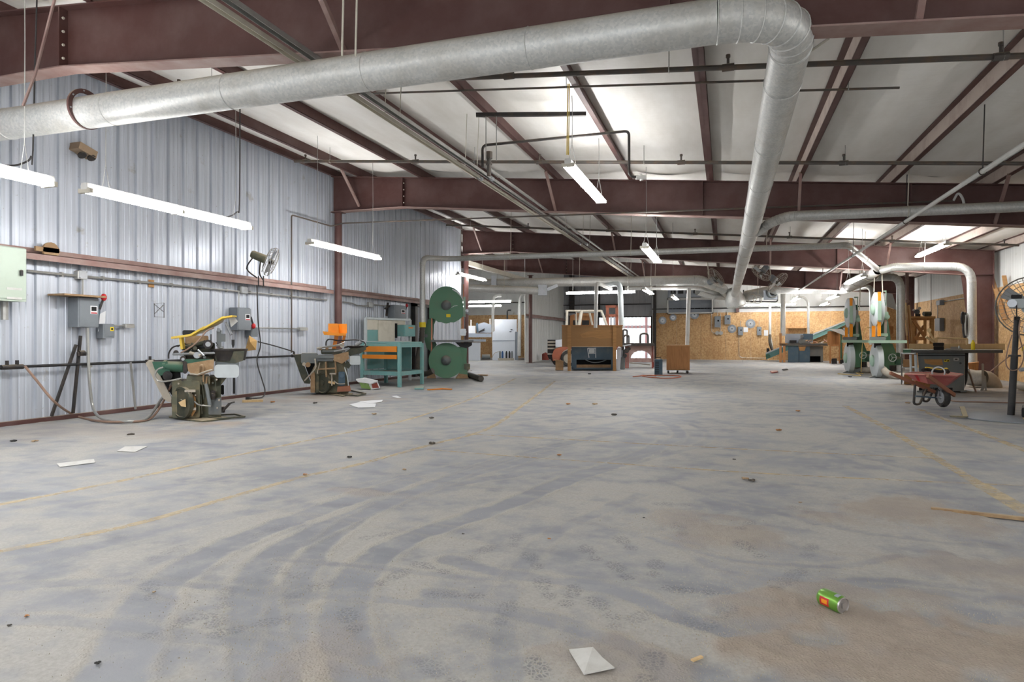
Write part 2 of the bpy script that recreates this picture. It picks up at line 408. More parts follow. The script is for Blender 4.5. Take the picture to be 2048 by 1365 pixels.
    feet = [(570, 1145), (515, 1250), (785, 1155), (910, 1190), (1310, 1135), (1360, 1060), (1345, 1008), (1065, 1120), (960, 1105), (1205, 1215), (1260, 1240),
            (1440, 1235), (1415, 1258), (1580, 1150), (1570, 1170), (1250, 1085), (1030, 1080), (1490, 1052), (880, 1345), (1080, 1352), (1300, 1340), (450, 1195),
            (350, 1250), (1600, 1020), (1240, 1140), (1010, 1225), (330, 1105), (860, 1135), (1500, 1100), (620, 1180), (700, 1240), (1140, 1190), (1620, 1100), (1380, 1180),
            (1180, 1105), (1090, 1175), (300, 1180), (540, 1060), (760, 1070), (430, 1250)]
    for k, p in enumerate(feet):
        o = F(*p); a = random.uniform(-.7, .7) + (0 if k % 3 else 1.2); ca, sa = math.cos(a), math.sin(a)
        u = (X - o.x) * ca + (Y - o.y) * sa; v = -(X - o.x) * sa + (Y - o.y) * ca
        e = np.minimum(np.hypot(u / .045, (v - .05) / .085), np.hypot(u / .036, (v + .085) / .045))
        foot = np.maximum(foot, (1 - sm(.8, 1.1, e)) * random.uniform(.55, 1))
    def blob(p, rx, ry, st, arr):
        o = F(*p); e = np.hypot((X - o.x) / rx, (Y - o.y) / ry) + (vnoise(5, 5, 8) - .5) * .9 + (vnoise(16, 16, 12) - .5) * .5
        return np.maximum(arr, st * (1 - sm(.45, 1.1, e)))
    for p, rx, ry, st in [((1850, 1290), .62, .42, 1.0), ((2040, 1330), .7, .5, 1.0), ((1680, 1230), .3, .22, .9), ((1560, 1215), .25, .2, .7), ((1760, 1370), .5, .3, 1), ((1820, 1030), .45, .5, .7),
                          ((1650, 1035), .3, .2, .6), ((1450, 1065), .35, .3, .6), ((1350, 1040), .2, .25, .5), ((2000, 1150), .6, .3, .5), ((1720, 1190), .4, .2, .6), ((420, 848), .5, .25, .9), ((500, 800), 1.6, .5, .6), ((680, 795), 1.3, .8, .8),
                          ((330, 870), .6, .5, .5), ((100, 860), 2, .9, .35), ((1250, 1340), .3, .25, .5), ((720, 985), .5, .1, .5), ((790, 760), 1.2, .8, .6), ((930, 750), 1.5, .6, .5), ((1960, 775), 2.0, 1.2, .8), ((1760, 745), 1.6, 1.4, .5), ((650, 1330), .2, .3, .4)]:
        brown = blob(p, rx, ry, st, brown)
    near = 1 - sm(7, 12, Y)
    dust = np.clip(dust, 0, 1); hgt = (ridge * .006 + brown * .012 * (vnoise(40, 40, 6)) + brown * .014 + dust * .0015 * vnoise(60, 60, 7)) * near
    me = bpy.data.meshes.new('floor'); me.vertices.add(N)
    co_ = np.empty(N * 3, dtype=np.float32); co_[0::3] = X; co_[1::3] = Y; co_[2::3] = hgt - .004; me.vertices.foreach_set('co', co_)
    i = np.arange(nx - 1); j = np.arange(ny - 1); I, J = np.meshgrid(i, j); a = (J * nx + I).ravel()
    q = np.stack([a, a + 1, a + nx + 1, a + nx], 1).ravel().astype(np.int32); nq = len(a)
    me.loops.add(nq * 4); me.loops.foreach_set('vertex_index', q); me.polygons.add(nq)
    me.polygons.foreach_set('loop_start', np.arange(0, nq * 4, 4, dtype=np.int32)); me.update(calc_edges=True); me.shade_smooth()
    for nm, ar in (('dust', dust), ('ridge', ridge), ('foot', foot), ('brown', brown)):
        at = me.attributes.new(nm, 'FLOAT', 'POINT'); at.data.foreach_set('value', ar.astype(np.float32))
    m, nt, b = newmat('concrete')
    def A(n): x = nt.nodes.new('ShaderNodeAttribute'); x.attribute_name = n; return x.outputs['Fac']
    def math_(op, x, y):
        n = nt.nodes.new('ShaderNodeMath'); n.operation = op
        for k, z in enumerate((x, y)):
            if isinstance(z, (int, float)): n.inputs[k].default_value = z
            else: nt.links.new(z, n.inputs[k])
        return n.outputs[0]
    big = noise(nt, (1, 1, 1), .5, 5, .6, world=True); mid = noise(nt, (1, 1, 1), 4, 6, .65, world=True); fine = noise(nt, (1, 1, 1), 60, 4, .7, world=True)
    strk = noise(nt, (.5, 2.6, 1), 1.6, 5, .6, world=True)
    bare = mixc(nt, ramp(nt, big, [(.35, 0.0), (.65, 1.0)]), rgb(134, 137, 143), rgb(152, 155, 160))
    bare = mixc(nt, ramp(nt, strk, [(.48, 0.0), (.66, .55)]), bare, rgb(118, 122, 129))
    dcol = mixc(nt, ramp(nt, fine, [(.35, 0.0), (.7, 1.0)]), rgb(176, 175, 170), rgb(157, 155, 149))
    df = math_('ADD', A('dust'), math_('MULTIPLY', math_('SUBTRACT', mid, .5), 1.3))
    o = mixc(nt, ramp(nt, df, [(.18, 0.0), (.62, .95)]), bare, dcol)
    o = mixc(nt, ramp(nt, fine, [(.66, 0.0), (.73, .35)]), o, rgb(142, 136, 126))
    chips = nd(nt, 'ShaderNodeTexVoronoi', Scale=90.0); nt.links.new(nt.nodes.new('ShaderNodeNewGeometry').outputs['Position'], chips.inputs['Vector'])
    cb = ramp(nt, chips.outputs['Distance'], [(.25, 1.0), (.55, 0.0)])
    o = mixc(nt, math_('MULTIPLY', A('ridge'), .55), o, rgb(172, 166, 152))
    bc = mixc(nt, ramp(nt, mid, [(.35, 0.0), (.68, 1.0)]), rgb(166, 153, 138), rgb(144, 131, 118))
    o = mixc(nt, math_('MULTIPLY', A('brown'), .85), o, bc)
    tread = ramp(nt, nd_vor(nt, 60.0), [(.03, 0.0), (.2, 1.0)])
    o = mixc(nt, math_('MULTIPLY', math_('MULTIPLY', A('foot'), tread), .6), o, rgb(92, 95, 102))
    nt.links.new(o, b.inputs['Base Color']); b.inputs['Roughness'].default_value = .62; b.inputs['Specular IOR Level'].default_value = .35
    hh = math_('ADD', math_('MULTIPLY', fine, .6), math_('MULTIPLY', math_('MULTIPLY', cb, math_('ADD', A('ridge'), A('brown'))), 1.2))
    bump(nt, b, hh, .35, .006)
    me.materials.append(m); ob = bpy.data.objects.new('floor', me); COL.objects.link(ob); ob['kind'] = 'structure'; global FLOORZ; FLOORZ = (xs, ys, (hgt - .004).reshape(ny, nx)); return ob
def nd_vor(nt, sc):
    v = nd(nt, 'ShaderNodeTexVoronoi', Scale=sc); v.feature = 'DISTANCE_TO_EDGE'
    nt.links.new(nt.nodes.new('ShaderNodeNewGeometry').outputs['Position'], v.inputs['Vector']); return v.outputs['Distance']
floor = build_floor()
# worn yellow floor lines
def fz(x, y):
    xs, ys, H = FLOORZ; i = int(np.clip(np.searchsorted(xs, x), 2, len(xs) - 3)); j = int(np.clip(np.searchsorted(ys, y), 2, len(ys) - 3)); return float(H[j - 2:j + 3, i - 2:i + 3].mean()) + .0016
def linemat():
    m, nt, b = newmat('line_paint'); b.inputs['Base Color'].default_value = rgb(226, 204, 160); b.inputs['Roughness'].default_value = .7
    n = noise(nt, (1, 1, 1), 5, 6, .7, world=True); f = ramp(nt, n, [(.3, .08), (.66, .6)])
    nt.links.new(f, b.inputs['Alpha'])
linemat()
for wd, px in [(.07, [(-20, 1106), (240, 1055), (400, 1012), (600, 955), (720, 928), (860, 890), (975, 858), (1040, 815), (1110, 762)]),
               (.07, [(-20, 1013), (250, 960), (430, 920), (640, 876), (780, 848), (860, 826), (950, 795), (1032, 757)]),
               (.05, [(930, 868), (1150, 880), (1380, 893), (1640, 906), (1874, 917)]), (.05, [(868, 900), (1030, 913), (1300, 932), (1600, 951), (2060, 972)]),
               (.10, [(1690, 812), (1780, 860), (1874, 918)]), (.09, [(1836, 818), (1940, 858), (2060, 905)]), (.12, [(1955, 966), (2000, 992), (2060, 1028)]),
               (.09, [(1874, 917), (1955, 966)])]:
    q = spline([F(*p) for p in px], 24); P = []; fs = []
    for i, p in enumerate(q):
        t = (q[min(i + 1, len(q) - 1)] - q[max(i - 1, 0)]).normalized(); s_ = Vector((-t.y, t.x, 0)) * wd / 2
        P += [(p.x + s_.x, p.y + s_.y, fz(p.x + s_.x, p.y + s_.y)), (p.x - s_.x, p.y - s_.y, fz(p.x - s_.x, p.y - s_.y))]
        if i: fs.append((2 * i - 2, 2 * i - 1, 2 * i + 1, 2 * i))
    MB().add(P, fs).build('painted_line', 'line_paint', floor, smooth=0)
# ---- metal sheeting
def sheet_mesh(name, mat, ribs, h, flip=1):
    prof = []
    for r in range(ribs):
        o = r * .3048
        for y, d in ((0, 0), (.012, -.03), (.05, -.03), (.062, 0), (.128, 0), (.134, -.007), (.146, -.007), (.152, 0), (.212, 0), (.218, -.007), (.230, -.007), (.236, 0)): prof.append((o + y, d * flip))
    prof.append((ribs * .3048, 0))
    P = [(d, y, z) for z in (0, h) for y, d in prof]; n = len(prof)
    me = bpy.data.meshes.new(name); me.from_pydata(P, [], [(i, i + 1, n + i + 1, n + i) for i in range(n - 1)]); me.materials.append(MATS[mat]); return me
def vinyl_mesh(name, mat, h, flip=1):
    prof = [(PW * k / 8, .018 * math.sin(math.pi * k / 8) * -flip) for k in range(9)]; P = [(d, y, z) for z in (0, h * .5, h) for y, d in prof]; n = 9
    me = bpy.data.meshes.new(name); me.from_pydata(P, [], [(r * n + i, r * n + i + 1, r * n + n + i + 1, r * n + n + i) for r in range(2) for i in range(n - 1)]); me.shade_smooth(); me.materials.append(MATS[mat]); return me
PW = .9144
def sheets(parent, me, p0, step, n, rotz):
    for k in range(n):
        o = bpy.data.objects.new('wall_panel', me); COL.objects.link(o); o.parent = parent
        o.location = Vector(p0) + Vector(step) * k - parent.location; o.rotation_euler = (0, 0, rotz)
wl = struct('wall_left', (XL, 0, 0)); PW = .9144
sheets(wl, sheet_mesh('wall_panel', 'wall_metal', 3, 4.93), (XL, 20.42 - 28 * PW, .03), (0, PW, 0), 28, 0)
sheets(wl, sheet_mesh('wall_panel', 'wall_white', 3, 4.93), (XL, 27.95, .03), (0, PW, 0), 8, 0)  # far stretch in white sheets: the daylight on it is put into the colour
def girt(parent, y0, y1, z, mat='rust_paint_dusty'):
    b = MB(); b.mm(XL + .19, XL + .2, y0, y1, z - .085, z); b.mm(XL + .01, XL + .2, y0, y1, z - .008, z); b.mm(XL + .002, XL + .012, y0, y1, z, z + .085)
    b.build('girt', mat, parent)
girt(wl, -3, 12.62, 2.165); girt(wl, 12.95, 18.5, 2.165); girt(wl, 28.1, 35.2, 2.12)
MB().mm(XL + .002, XL + .07, -3, 12.6, 0, .055).mm(XL + .002, XL + .07, 12.9, 17.6, 0, .055).build('baseboard_left', 'rust_paint')['kind'] = 'structure'
MB().mm(XL - .06, XL - .05, -5, 20.4, 0, 5).build('outer_sheet', 'wall_metal', wl)
# right wall: white sheeting above, strand board below
wr = struct('wall_right', (XR, 0, 0))
sheets(wr, vinyl_mesh('wall_panel', 'wall_white', 3.75, 1), (XR, -5, .02), (0, PW, 0), 44, 0)
def osb_sheet(parent, p, along, n, hgt=2.43):
    ax = Vector(along); per = Vector((-ax.y, ax.x, 0)); b = MB()
    b.box(Vector(p) + ax * .6095 + UP * hgt / 2, (abs(ax.x) * 1.214 + abs(per.x) * .012, abs(ax.y) * 1.214 + abs(per.y) * .012, hgt))
    o = b.build('osb_sheet', 'osb', parent, smooth=0)
    for k in range(1, n):
        c = o.copy(); COL.objects.link(c); c.parent = parent; c.location = o.location + ax * 1.22 * k + per * random.uniform(-.004, .004)
osb_sheet(wr, (XR - .05, 12.0, 0), (0, 1, 0), 19)
MB().mm(XR - .055, XR - .04, 5, 35.2, 2.3, 2.315).build('conduit_run', 'conduit', wr)
# back wall
wb = struct('wall_back', (0, YB, 0))
dx0, dx1 = AY(1196, 690, YB).x, AY(1304, 690, YB).x; dz = AY(1250, 633, YB).z
m_g = sheet_mesh('wall_panel', 'wall_grey', 3, 5.6)
# panels above the door head and beside it
def back_panels(x0, x1, z0, mat, z1=5.6):
    n = max(1, round((x1 - x0) / PW)); me = sheet_mesh('wall_panel', mat, 3, z1 - z0) if mat != 'wall_white' else vinyl_mesh('wall_panel', mat, z1 - z0, -1)
    for k in range(n):
        o = bpy.data.objects.new('wall_panel', me); COL.objects.link(o); o.parent = wb
        o.location = (x0 + (x1 - x0) / n * (k + 1), 0, z0); o.rotation_euler = (0, 0, math.pi / 2); o.scale = (1, (x1 - x0) / n / PW, 1)
back_panels(-16, XL, .02, 'wall_white'); back_panels(XL, dx0, .02, 'wall_grey'); back_panels(dx0, dx1, dz, 'wall_grey'); back_panels(dx1, XR, .02, 'wall_white', 4.2)
osb_sheet(wb, (dx1 + .05, YB - .05, 0), (1, 0, 0), math.ceil((XR - dx1 - .1) / 1.22), 2.43)
osb_sheet(wb, (-15.8, YB - .05, 0), (1, 0, 0), 6, 2.43)
for x0, x1, z in ((-15.5, XL, 3.1), (XL, dx1, 2.9), (dx1, XR, 2.62)):
    MB().mm(x0 + .03, x1 - .03, YB - .2, YB - .02, z, z + .05).build('girt', 'dark_steel', wb)
for u in (1246, 1199): x = AY(u, 600, YB).x; MB().mm(x - .04, x + .04, YB - .1, YB - .02, dz, 4.3).build('door_track', 'dark_steel', wb)
x = AY(1475, 600, YB).x; MB().mm(x - .08, x + .08, YB - .24, YB - .06, 2.43, 3.9).build('end_post', 'rust_paint', wb)
x = AY(1310, 600, YB).x; MB().mm(x - .07, x + .07, YB - .24, YB - .03, 0, 4.0).build('end_post', 'dark_steel', wb)
x = AY(1145, 600, YB).x; MB().mm(x - .12, x + .12, YB - .24, YB - .03, 0, 4.6).build('end_post', 'dark_steel', wb)
# door in the back wall, hung with clear plastic strips
dr = struct('door_1', (dx0, YB, 0)); dwid = dx1 - dx0
MB().mm(dx0, dx0 + .06, YB - .06, YB + .06, 0, dz).mm(dx1 - .06, dx1, YB - .06, YB + .06, 0, dz).mm(dx0, dx1, YB - .06, YB + .06, dz - .06, dz).build('door_frame', 'dark_steel', dr)
k = 0; x = dx0 + .07
while x < dx1 - .2:
    MB().mm(x, x + .17, YB + .01 + .01 * (k % 2), YB + .014 + .01 * (k % 2), .03, dz - .06).build('plastic_strip', 'strip_plastic', dr); x += .21; k += 1
z = AY(1250, 654, YB).z; MB().mm(dx0, dx1, YB + .5, YB + .56, z - .07, z + .07).build('cross_rail', 'red_paint', dr)
MB().mm(dx1 - .42, dx1 - .3, YB + .56, YB + .66, 0, dz + .5).build('post', 'red_paint', dr)
# unseen front wall, added to hold back sky light, with an invented open doorway
wf = struct('wall_front', (0, -5, 0))
MB().mm(XL, -4.2, -5.05, -5, 0, 4.93).mm(1.8, XR, -5.05, -5, 0, 4.93).mm(-4.2, 1.8, -5.05, -5, 3.0, 4.93).build('added_wall_sheet', 'wall_metal', wf)
# annex walls left of the opening
wa = struct('wall_annex', (-15.9, 0, 0))
MB().mm(-15.95, -15.9, 20.4, YB, 0, 5.6).build('outer_sheet', 'wall_grey', wa); MB().mm(-15.9, XL, 20.44, 20.5, 0, 5.6).build('outer_sheet', 'wall_grey', wa)
# door in the left wall beside the big band saw
d2 = struct('door_2', (XL, 18, 0)); y0, y1 = AX(822, 690, XL).y, AX(856, 690, XL).y; zt = 2.1
MB().mm(XL + .0, XL + .14, y0, y0 + .14, 0, zt).mm(XL, XL + .14, y1 - .14, y1, 0, zt).mm(XL, XL + .14, y0, y1, zt - .1, zt).build('door_frame', 'dark_steel', d2)
MB().mm(XL + .02, XL + .06, y0 + .14, y1 - .14, .02, zt - .1).build('door_leaf', 'box_grey', d2)
# ---- roof: vinyl faced insulation sagging between purlins, and the purlins
ce = struct('ceiling', (0, 0, 4.19))
PX = [-.27 + 1.485 * i for i in range(-5, 5)]
edges = [XL] + PX + [XR]; bays = [-5] + FR + [YB]
def insul(x0, x1, y0, y1):
    nx, ny = 9, 12; P = []
    for j in range(ny + 1):
        for i in range(nx + 1):
            a, b = i / nx, j / ny; x = x0 + (x1 - x0) * a; y = y0 + (y1 - y0) * b
            sag = .07 * math.sin(math.pi * a) ** 1.3 + .012 * math.sin(b * 31 + x0 * 3) * math.sin(math.pi * a) + random.uniform(-.006, .006) * math.sin(math.pi * a)
            P.append((x, y, ceilz(x) - sag))
    fs = [(j * (nx + 1) + i, j * (nx + 1) + i + 1, (j + 1) * (nx + 1) + i + 1, (j + 1) * (nx + 1) + i) for j in range(ny) for i in range(nx)]
    MB().add(P, fs).build('insulation_panel', 'vinyl', ce, smooth=80)
for a, b in zip(edges[:-1], edges[1:]):
    for c, d in zip(bays[:-1], bays[1:]): insul(a + .004, b - .07 if b < XR else b, c, d)
for i in range(5):
    for c, d in zip(bays[3:-1], bays[4:]): insul(XL - 1.485 * (i + 1), XL - 1.485 * i, c, d)
def zee(x, y0, y1, mat='rust_paint', dz_=0.0):
    z = ceilz(x) + dz_; b = MB(); b.mm(x - .004, x + .004, y0, y1, z - .2, z + .01); b.mm(x - .075, x, y0, y1, z - .012, z - .004); b.mm(x, x + .07, y0, y1, z - .2, z - .192); b.mm(x + .064, x + .07, y0, y1, z - .2, z - .178)
    pu = b.build('purlin', mat, ce)
    if x > .5: b = MB(); b.mm(x - .0055, x - .0041, y0, y1, z - .188, z - .013); b.build('pale_web', 'purlin_pale', pu)  # paler skin on the left web face of the right-hand purlins
for x in PX: zee(x, -4, YB - .05)
zee(XL + .12, -4, 20.3); zee(XR - .12, -4, YB - .05, dz_=-.02)
for i in range(5): zee(XL - 1.485 * i - .3, 20.5, YB - .05)
MB().prism([(XL - .05, -4, ceilz(XL) + .03), (XR + .1, -4, ceilz(XR) + .03), (XR + .1, -4, ceilz(XR) + .1), (XL - .05, -4, ceilz(XL) + .1)], (0, YB + 4.1, 0)).build('roof_deck', 'wall_metal', ce, smooth=0)  # unseen roof skin, put in to keep sky light out
MB().prism([(-16, 20.4, ceilz(-16) + .03), (XL, 20.4, ceilz(XL) + .03), (XL, 20.4, ceilz(XL) + .1), (-16, 20.4, ceilz(-16) + .1)], (0, YB - 20.3, 0)).build('roof_deck', 'wall_metal', ce, smooth=0)  # the same unseen sky block over the annex
# ---- steel frames
def frame(y, label, x0=-8.36, pipe=True, flip=1):
    t = thing('portal_beam', label, 'beam', (0, y, 0), 'rust brown steel frames under the roof'); X1 = 6.72
    xi = 6.10; D = .65
    bot = ([(x0, topz(-8.3) - .78), (-6.6, topz(-6.6) - .63)] if x0 > -9 else [(x0, topz(x0) - .65), (-6.6, topz(-6.6) - .65)]) + [(xi, topz(xi) - .67)]
    top = [(X1, topz(X1)), (x0, topz(x0))]
    b = MB(); b.prism([(x, y - .004, z) for x, z in bot + [(X1, topz(xi) - .7)] + top], (0, .008, 0)); b.build('rafter_web', 'rust_paint', t, smooth=0)
    b = MB(); b.bar((x0, y, topz(x0)), (X1, y, topz(X1)), .2, .014); b.build('top_flange', 'rust_paint', t)
    b = MB()
    for p, q in zip(bot[:-1], bot[1:]): b.bar((p[0], y, p[1]), (q[0], y, q[1]), .2, .014)
    b.build('bottom_flange', 'rust_paint_dusty', t)
    for x in (-6.6, -.4, 3.0):
        z1, z0 = topz(x) - .01, topz(x) - .63; b = MB(); b.mm(x - .008, x + .008, y - .1, y + .1, z0, z1); b.build('stiffener', 'rust_paint', t)
    # bolts at the splice
    b = MB()
    for k in range(4):
        for dy in (-.07, .07): z0 = topz(-6.6) - .12 - k * .14; b.cyl((-6.58, y + dy, z0), (-6.565, y + dy, z0), .014, n=6)
    b.build('bolts', 'cream_steel', t)
    # tapered right column
    zc = topz(xi) - .67
    b = MB(); b.prism([(xi, y - .005, zc), (X1, y - .005, zc), (X1, y - .005, 0), (6.44, y - .005, 0)], (0, .01, 0)); b.build('column_web', 'rust_paint', t, smooth=0)
    b = MB(); b.bar((xi, y, zc), (6.44, y, 0), .2, .014, (0, 1, 0)); b.mm(X1 - .007, X1 + .007, y - .1, y + .1, 0, topz(X1)); b.mm(xi, X1, y - .1, y + .1, zc - .01, zc + .01); b.mm(6.4, X1 + .02, y - .13, y + .13, 0, .02)
    b.build('column_flanges', 'rust_paint', t)
    if pipe:
        xp = -8.24; zt = topz(-8.3) - .79
        MB().cyl((xp, y, .012), (xp, y, zt), .082, n=18).build('pipe_column', 'rust_paint', t)
        MB().box((xp, y, .008), (.3, .3, .016)).box((xp, y, zt - .006), (.24, .24, .014)).build('base_plate', 'rust_paint', t)
    for x in (-7.7, -3.24, 1.215, 4.185):
        b = MB(); b.bar((x, y - .72, ceilz(x) - .2), (x + .03, y - .06, topz(x) - .64), .045, .045); b.build('flange_brace', 'rust_paint_dusty', t)
    return t
frame(FR[0], 'nearest rust brown steel roof beam across the top of the photo')
frame(FR[1], 'second rust brown roof beam, resting on the pipe column behind the wall fan')
frame(FR[2], 'third rust brown roof beam, ending at the tapered column beside the pedestal fan')
frame(FR[3], 'farthest rust brown roof beam, low over the back part of the workshop', x0=-15.9)
# header beam over the opening in the left wall
b = MB(); b.mm(-8.36, -8.2, 20.5, 27.9, 3.56, 3.72); tag(b.build('header_beam', 'cream_steel'), 'dusty pale beam over the opening in the left wall', 'beam')
# ================================================================ strip lights
LEN = 2.44
def strip_light(loc, label, along='Y', hz=None, group='fluorescent strip lights'):
    """hung 8-foot fixture: housing, lamp holders, four tubes, two wire hangers"""
    loc = Vector(loc); t = thing('strip_light', label, 'light', loc, group); S = (lambda a, b, c: loc + Vector((a, b, c))) if along == 'Y' else (lambda a, b, c: loc + Vector((b, a, c)))
    hb = LEN / 2
    b = MB(); P = []
    for y in (-hb, hb): P += [S(-.04, y, .018), S(.04, y, .018), S(.046, y, .05), S(.034, y, .085), S(-.034, y, .085), S(-.046, y, .05)]
    b.add(P, [(0, 1, 2, 3, 4, 5), (11, 10, 9, 8, 7, 6)] + [(i, (i + 1) % 6, 6 + (i + 1) % 6, 6 + i) for i in range(6)]); b.build('housing', 'white_steel', t)
    for y in (-hb + .02, 0, hb - .02):
        b = MB(); b.box(S(0, y, .005), (.17, .035, .045) if along == 'Y' else (.035, .17, .045)); b.build('lamp_holder', 'cream_steel', t)
    for y0 in (-hb + .03, .02):
        for x in (-.066, .066): MB().cyl(S(x, y0, .008), S(x, y0 + 1.17, .008), .0165, n=8).build('tube', 'tube', t)
    for y in (-hb + .25, hb - .25):
        top = S(0, y, 0); zc = ceilz(top.x) - .05 - top.z
        b = MB(); k = .34
        b.tube([S(-.05, y, .08), S(0, y, k)], .0035, 4).tube([S(.05, y, .08), S(0, y, k)], .0035, 4)
        b.tube([S(0, y, k), S(.006, y, k + (zc - k) * .5), S(0, y, zc)], .005, 4); b.build('hanger_chain', 'conduit', t)
    return t
def recede(u1, v1, u2, v2, label, H=None):
    """a fixture along the hall, from the sight lines to its two ends"""
    if H is None: H = LEN * CS / (FOC * abs(1 / (HZ - v2) - 1 / (HZ - v1)))
    a = AD(u1, v1, FOC * H / (HZ - v1)); c = AD(u2, v2, FOC * H / (HZ - v2)); m = (a + c) / 2
    if abs(a.y - c.y) < LEN * .6: m = a + (c - a).normalized() * 0 + Vector((0, LEN / 2, 0))
    return strip_light(m, label)
p = AD(103, 372, FOC * 1.44 / (HZ - 372)); strip_light(p - Vector((0, LEN / 2, 0)), 'strip light at the left edge, cut off by the photo')
recede(166, 382, 498, 458, 'long strip light above the mint electric cabinet, nearest whole one on the left')
recede(607, 487, 767, 519, 'strip light hanging beside the pipe column with the wall fan')
recede(905, 549, 979, 562, 'strip light just above the big green band saw')
recede(1133, 330, 1205, 405, 'strip light on yellow ropes in the middle of the hall')
recede(1289, 500, 1316, 521, 'small strip light in mid air right of the paired ceiling rails', H=1.66)
recede(1903, 489, 1830, 514, 'strip light in front of the right tapered column')
recede(1733, 552, 1690, 569, 'strip light under the duct above the two right band saws', H=1.55)
recede(1600, 594, 1585, 604, 'short looking strip light above the grey work bench', H=1.62)
recede(1681, 590, 1653, 601, 'strip light above the slanted white board at the back right', H=1.6)
strip_light(AD(1650, 609.5, 30.6), 'lowest of the slanted strip lights at the back right')
recede(1290, 580, 1301, 588, 'tiny strip light above the strip curtain door', H=1.6)
recede(1342, 591, 1356, 602, 'tiny strip light in front of the white framed panel', H=1.7)
strip_light(AD(1200, 587, 22.9), 'strip light running crosswise above the wooden hopper', 'X')
strip_light(AD(1537, 611, 31.5), 'strip light running crosswise in front of the back wall strand board', 'X')
strip_light(AD(972, 605, 29), 'upper crosswise strip light in the side room', 'X')
strip_light(AD(958, 613.5, 32.5), 'lower crosswise strip light in the side room', 'X')
for x, y in ((-4.6, 1.6), (-3.4, -2.0), (1.2, -2.6), (4.9, .4), (5.0, 5.6), (-6.0, -2.2)):  # unseen strip lights added to brighten the near ceiling and floor
    strip_light((x, y, 3.05 if x in (-1.4, 2.3, -4.6) else 2.6), 'unseen strip light added as fill light, ' + {-1.4: 'right above the viewer', 2.3: 'above the viewer to the right', -4.6: 'above the viewer to the left', -3.4: 'behind the viewer on the left', 1.2: 'behind the viewer in the middle', 4.9: 'right of the viewer', 5.0: 'ahead to the right of the photo', -6.0: 'far left behind the viewer'}[x])
# ================================================================ dust collection ducts
def duct(name, label, cat, pts, r, mat='galvanised', bend=None, sect=1.5, group='galvanised dust ducts', hang=2.6, rs=None, start_free=True, n=18, parent=None, seams=True):
    pts = [Vector(p) for p in pts]; bend = bend or r * 2.6
    t = parent or thing(name, label, cat, pts[0], group)
    legs = []; cur = pts[0]; R = rs or [r] * len(pts)
    for i in range(1, len(pts)):
        q = pts[i]
        if i < len(pts) - 1:
            a = (pts[i] - cur); c = pts[i + 1] - pts[i]; ang = a.angle(c)
            if ang > .12:
                k = min(bend * math.tan(ang / 2), a.length * .8, c.length * .45); e0 = q - a.normalized() * k; e1 = q + c.normalized() * k
                legs.append((cur, e0, R[i - 1], R[i])); nn = max(3, int(ang / .2))
                path = [e0 * (1 - s / nn) ** 2 + q * 2 * (s / nn) * (1 - s / nn) + e1 * (s / nn) ** 2 for s in range(nn + 1)]
                b = MB(); b.tube(path, R[i], n, caps=False)
                if seams:
                    for s in range(nn + 1):
                        d = (path[min(s + 1, nn)] - path[max(s - 1, 0)]); b.ring(path[s], R[i] + .001, .006 if r > .1 else .004, d, n=n, m=4)
                b.build('elbow', mat, t, smooth=50); cur = e1; continue
        legs.append((cur, q, R[i - 1], R[i])); cur = q
    for a, c, r0, r1 in legs:
        L = (c - a).length
        if L < .02: continue
        m = max(1, round(L / sect))
        for k in range(m):
            p, q = a.lerp(c, k / m), a.lerp(c, (k + 1) / m); ra, rb = r0 + (r1 - r0) * k / m, r0 + (r1 - r0) * (k + 1) / m
            b = MB(); b.tube([p, q], ra, n, caps=False, rs=[ra, rb - .001])
            if seams: b.ring(p + (q - p).normalized() * .03, ra, .005 if r > .1 else .0035, q - p, n=n, m=4)
            b.build('duct_section', mat, t, smooth=50)
        if hang and abs((c - a).normalized().z) < .5 and L > 1.2:
            m = max(1, int(L / hang))
            for k in range(m):
                p = a.lerp(c, (k + .5) / m); b = MB(); zc = ceilz(p.x) - .12
                if zc - p.z > r0 + .1: b.tube([p + UP * r0, Vector((p.x + .02, p.y, zc))], .008, 5); b.ring(p, r0 + .006, .006, c - a, n=n, m=4); b.build('hanger', 'cream_steel', t)
    return t
zl = AY(100, 237, 4.8).z; zr = AY(1400, 47, 4.8).z
m0 = Vector((-8.42, 4.8, zl)); mx = .47
main = duct('main_dust_duct', 'large galvanised duct crossing the foreground and turning down the hall', 'duct', [m0, (mx, 4.8, zr), (mx, 6.0, zr - .03), (.45, 12.74, 3.10), (.40, 29.6, 3.0)], .152, bend=.52, sect=1.52, hang=None, n=28)
p = AY(172, 219, 4.8); b = MB(); b.lathe([(.152, -.012), (.192, -.012), (.192, .012), (.152, .012)], p, (1, 0, 0), 28, caps=False); fl = b.build('flange_ring', 'rust_paint', main)
for k in range(8):
    a = k * math.pi / 4 + .2; MB().cyl(p + Vector((.012, math.cos(a) * .172, math.sin(a) * .172)), p + Vector((.02, math.cos(a) * .172, math.sin(a) * .172)), .008, n=6).build('bolt', 'light_steel', fl)
for u, v, y in ((1570, 120, 5.6), (1610, 110, 5.6)): q = AY(u, v, y); MB().tube([q, Vector((q.x + .12, q.y - .35, topz(q.x) - .66))], .01, 5).build('hanger', 'cream_steel', main)
hc = Vector((.40, 29.9, 2.86)); b = MB(); b.lathe([(.2, .42), (.3, .2), (.42, -.05), (.42, -.3), (.36, -.34)], hc, (-.2, -.35, 1), 24, caps=False); b.ring(hc + Vector((.06, .11, -.32)), .38, .03, (-.2, -.35, 1), 24); b.build('collector_hood', 'galvanised', main)
